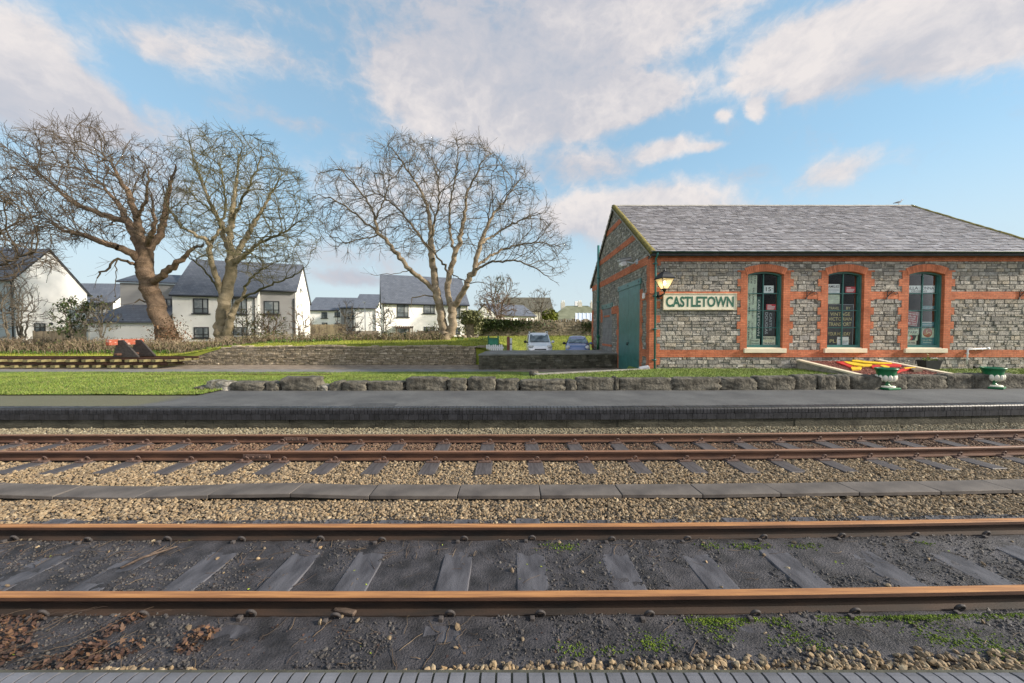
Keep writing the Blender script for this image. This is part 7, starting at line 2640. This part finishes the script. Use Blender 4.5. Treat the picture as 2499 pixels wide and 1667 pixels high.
for k in range(n):
    x = x0 + (x1 - x0) * (k + .5) / n
    mb = MB()
    zz = zt_ + .03 * math.sin(k * 2.2)
    mb.sweep([[(x - .055, Yp - .43, -.2), (x + .055, Yp - .43, -.2), (x + .055, Yp - .41, -.2), (x - .055, Yp - .41, -.2)], [(x - .055 - .03, Yp - .43, zz - .05), (x + .055 - .03, Yp - .43, zz - .05), (x + .055 - .03, Yp - .41, zz - .05), (x - .055 - .03, Yp - .41, zz - .05)],
              [(x - .035, Yp - .43, zz), (x - .025, Yp - .43, zz), (x - .025, Yp - .41, zz), (x - .035, Yp - .41, zz)]])
    part('picket', mb, M['white'], pk)
for z in (zt_ - .20, zt_ - .75):
    mb = MB()
    mb.box(x0 - .03, x1 + .03, Yp - .405, Yp - .37, z - .05, z + .05)
    part('rail', mb, M['white'], pk)
a, b = at(*cr(1272, 940), 25.0), at(*cr(1272, 830), 25.0)
mb = MB()
mb.bbox(a[0] - .10, a[0] + .10, 24.9, 25.1, -.5, float(b[2]) - .06, 0, .02)
mb.lathe([(.14, 0), (.12, .05), (.04, .09)], (a[0], 25.0), 4, z0=float(b[2]) - .06, a0=PI / 4, smooth=False)
solo('gate_post', mb, mat('weathered_red', (.16, .06, .045), .85, col2=(.24, .10, .07), scale=4, bump=.3), 'rusty red square post left of the white post by the car park', 'post', loc=(float(a[0]), 25.0, -.4))
a, b = at(*cr(1296, 940), 24.8), at(*cr(1296, 842), 24.8)
mb = MB()
mb.bbox(a[0] - .07, a[0] + .07, 24.75, 24.85, -.5, float(b[2]), 0, .015)
mb.box(a[0] - .072, a[0] + .072, 24.74, 24.86, .75, .82, 1)
solo('white_post', mb, [M['white'], M['black']], 'white post with a black band beside the rusty red post', 'post', loc=(float(a[0]), 24.8, -.4))

# ------------------------------------------------------------------ the two parked cars
M['tyre'] = mat('tyre', (.015, .015, .015), .8, bump=0)
M['carglass'] = mat('windscreen', (.05, .06, .065), .06, col2=(.20, .23, .24), scale=2.0, bump=0, spec=.9, thr=(.4, .6))
M['headlamp'] = mat('headlamp_glass', (.55, .56, .55), .12, var=.1, bump=0, spec=.8)
M['plate'] = mat('number_plate', (.75, .75, .7), .5, bump=0)


def car(name, label, x, y, z, paint, S, Ln, mir, lampz, grille, rails=False, rz=0.0):
    """S: stations along the car (y from the nose): (y, half width sill, half width belt, belt z, half width top, top z)"""
    t = thing(name, label, 'car', (x, y, z), rz)
    mb = MB()
    rings = []
    for (yy, ws, wb, zb_, wt, zt_, zl) in S:
        h = [(ws * .9, zl), (ws, zl + .12), (wb, zb_ - .15), (wb * .985, zb_), (wt * 1.02, zt_ - .10), (wt * .93, zt_ - .02), (wt * .6, zt_ + .012), (0, zt_ + .02)]
        rings.append([(p, yy, q) for p, q in h] + [(-p, yy, q) for p, q in h[-2::-1]])
    mb.sweep(rings, 0, True, True)
    part('body', mb, paint, t, local=True)
    i = next(k for k in range(len(S)) if S[k][5] - S[k][3] > .3)
    a, b = S[i - 1], S[i]
    g = MB()
    k0, k1 = .06, .94
    lerp = lambda p, q, s: p + (q - p) * s
    W0, W1_ = a[4] * .94, b[4] * .90
    z0, z1 = a[5] + .05, b[5] - .04
    y0, y1 = a[0], b[0]
    nseg = 6
    r0, r1 = [], []
    for k in range(nseg + 1):
        s = -1 + 2 * k / nseg
        r0.append((s * W0, y0 - .02 + .03 * s * s, z0))
        r1.append((s * W1_, y1 - .07 + .03 * s * s, z1))
    g.sweep([r0, r1], 0, False, True, False)
    wsn = part('windscreen', g, M['carglass'], t, local=True)
    g = MB()
    for s in (-1, 1):
        g.tube([(s * W0 * .55 - .25, y0 - .03, z0 + .03), (s * W0 * .3 + .1, y0 - .0, z0 + .07)], .012, 4)
    part('wiper', g, M['black'], t, local=True)
    for s in (-1, 1):
        g = MB()
        c_, d_ = S[i], S[i + 1]
        g.quad((s * (c_[2] * .985 + .006), c_[0] - .5, c_[3] + .03), (s * (d_[2] * .985 + .006), d_[0], d_[3] + .03), (s * (d_[4] + .025), d_[0], d_[5] - .13), (s * (c_[4] + .025), c_[0] + .05, c_[5] - .13))
        part('side_window', g, M['carglass'], t, local=True)
        g = MB()
        zl, hw, hh = lampz
        g.ball((s * (S[1][2] - hw * .85), S[0][0] + .16, zl), (hw, .16, hh), 12)
        part('headlight', g, M['headlamp'], t, local=True)
        g = MB()
        mx_, mz = mir
        g.ball((s * mx_, y0 + .35, mz), (.12, .07, .10), 10)
        g.tube([(s * (mx_ - .18), y0 + .38, mz - .05), (s * mx_, y0 + .36, mz - .02)], .03, 5)
        part('mirror', g, paint if s > 0 else M['black'], t, local=True)
        for yy in (.75, Ln - .75):
            g = MB()
            g.lathe([(.20, -.10), (.31, -.09), (.32, 0), (.31, .09), (.20, .10)], n=18)
            g.V[-1] = np.stack([g.V[-1][:, 2] + s * (S[2][1] - .10), g.V[-1][:, 0] + yy, g.V[-1][:, 1] + .31], 1)
            w__ = part('wheel', g, M['tyre'], t, local=True)
            g = MB()
            g.lathe([(.02, .11), (.20, .108), (.20, -.108), (.02, -.11)], n=14)
            g.V[-1] = np.stack([g.V[-1][:, 2] + s * (S[2][1] - .10), g.V[-1][:, 0] + yy, g.V[-1][:, 1] + .31], 1)
            part('rim', g, M['grey_metal'], w__, local=True)
    g = MB()
    g.bbox(-grille[0], grille[0], S[0][0] - .02, S[0][0] + .12, grille[1], grille[2], 0, .03)
    part('grille', g, M['black'], t, local=True)
    g = MB()
    g.bbox(-S[0][1] * .98, S[0][1] * .98, S[0][0] - .05, S[0][0] + .3, .22, .42, 0, .05)
    part('bumper', g, paint, t, local=True)
    g = MB()
    g.box(-.26, .26, S[0][0] - .065, S[0][0] - .052, .30, .41)
    part('number_plate', g, M['plate'], t, local=True)
    if rails:
        for s in (-1, 1):
            g = MB()
            ztp = S[i + 1][5]
            g.tube([(s * (S[i][4] - .05), S[i][0] + .1, S[i][5]), (s * (S[i][4] - .05), S[i][0] + .25, ztp + .08), (s * (S[i][4] - .05), Ln - .6, ztp + .08), (s * (S[i][4] - .05), Ln - .4, ztp)], .035, 6)
            part('roof_rail', g, M['grey_metal'], t, local=True)
    return t


silver = mat('silver_paint', (.74, .75, .77), .28, var=.03, bump=0, metal=.3, spec=.6)
blue = mat('blue_paint', (.13, .18, .34), .25, var=.03, bump=0, metal=.2, spec=.7)
car('parked_van', 'silver passenger van with a tall upright cabin, parked by the grass bank', float(at(1319, 840, 26.6)[0]), 26.6, -.30, silver,
    [(.0, .70, .72, .62, .60, .70, .25), (.10, .80, .83, .80, .72, .88, .2), (.55, .85, .87, .92, .76, 1.02, .2), (.95, .86, .88, .98, .78, 1.10, .2), (1.75, .86, .88, 1.02, .72, 1.72, .2), (2.4, .86, .88, 1.04, .72, 1.80, .2), (3.9, .86, .88, 1.04, .71, 1.78, .2), (4.1, .84, .86, 1.02, .68, 1.70, .25)],
    4.1, (1.02, 1.15), (.84, .22, .13), (.42, .60, .70), True)
car('parked_car', 'small blue hatchback parked beside the shed', float(at(1410, 840, 25.4)[0]) + .0, 25.4, -.19, blue,
    [(.0, .66, .70, .55, .56, .62, .22), (.10, .78, .80, .70, .66, .76, .18), (.55, .82, .83, .80, .70, .88, .18), (1.00, .83, .84, .86, .74, .97, .18), (1.85, .83, .84, .92, .58, 1.42, .18), (2.5, .83, .84, .93, .58, 1.47, .18), (3.5, .83, .84, .93, .56, 1.40, .18), (3.9, .80, .80, .88, .56, 1.0, .22)],
    3.9, (.93, .97), (.72, .17, .15), (.36, .46, .56), False, R(-9))
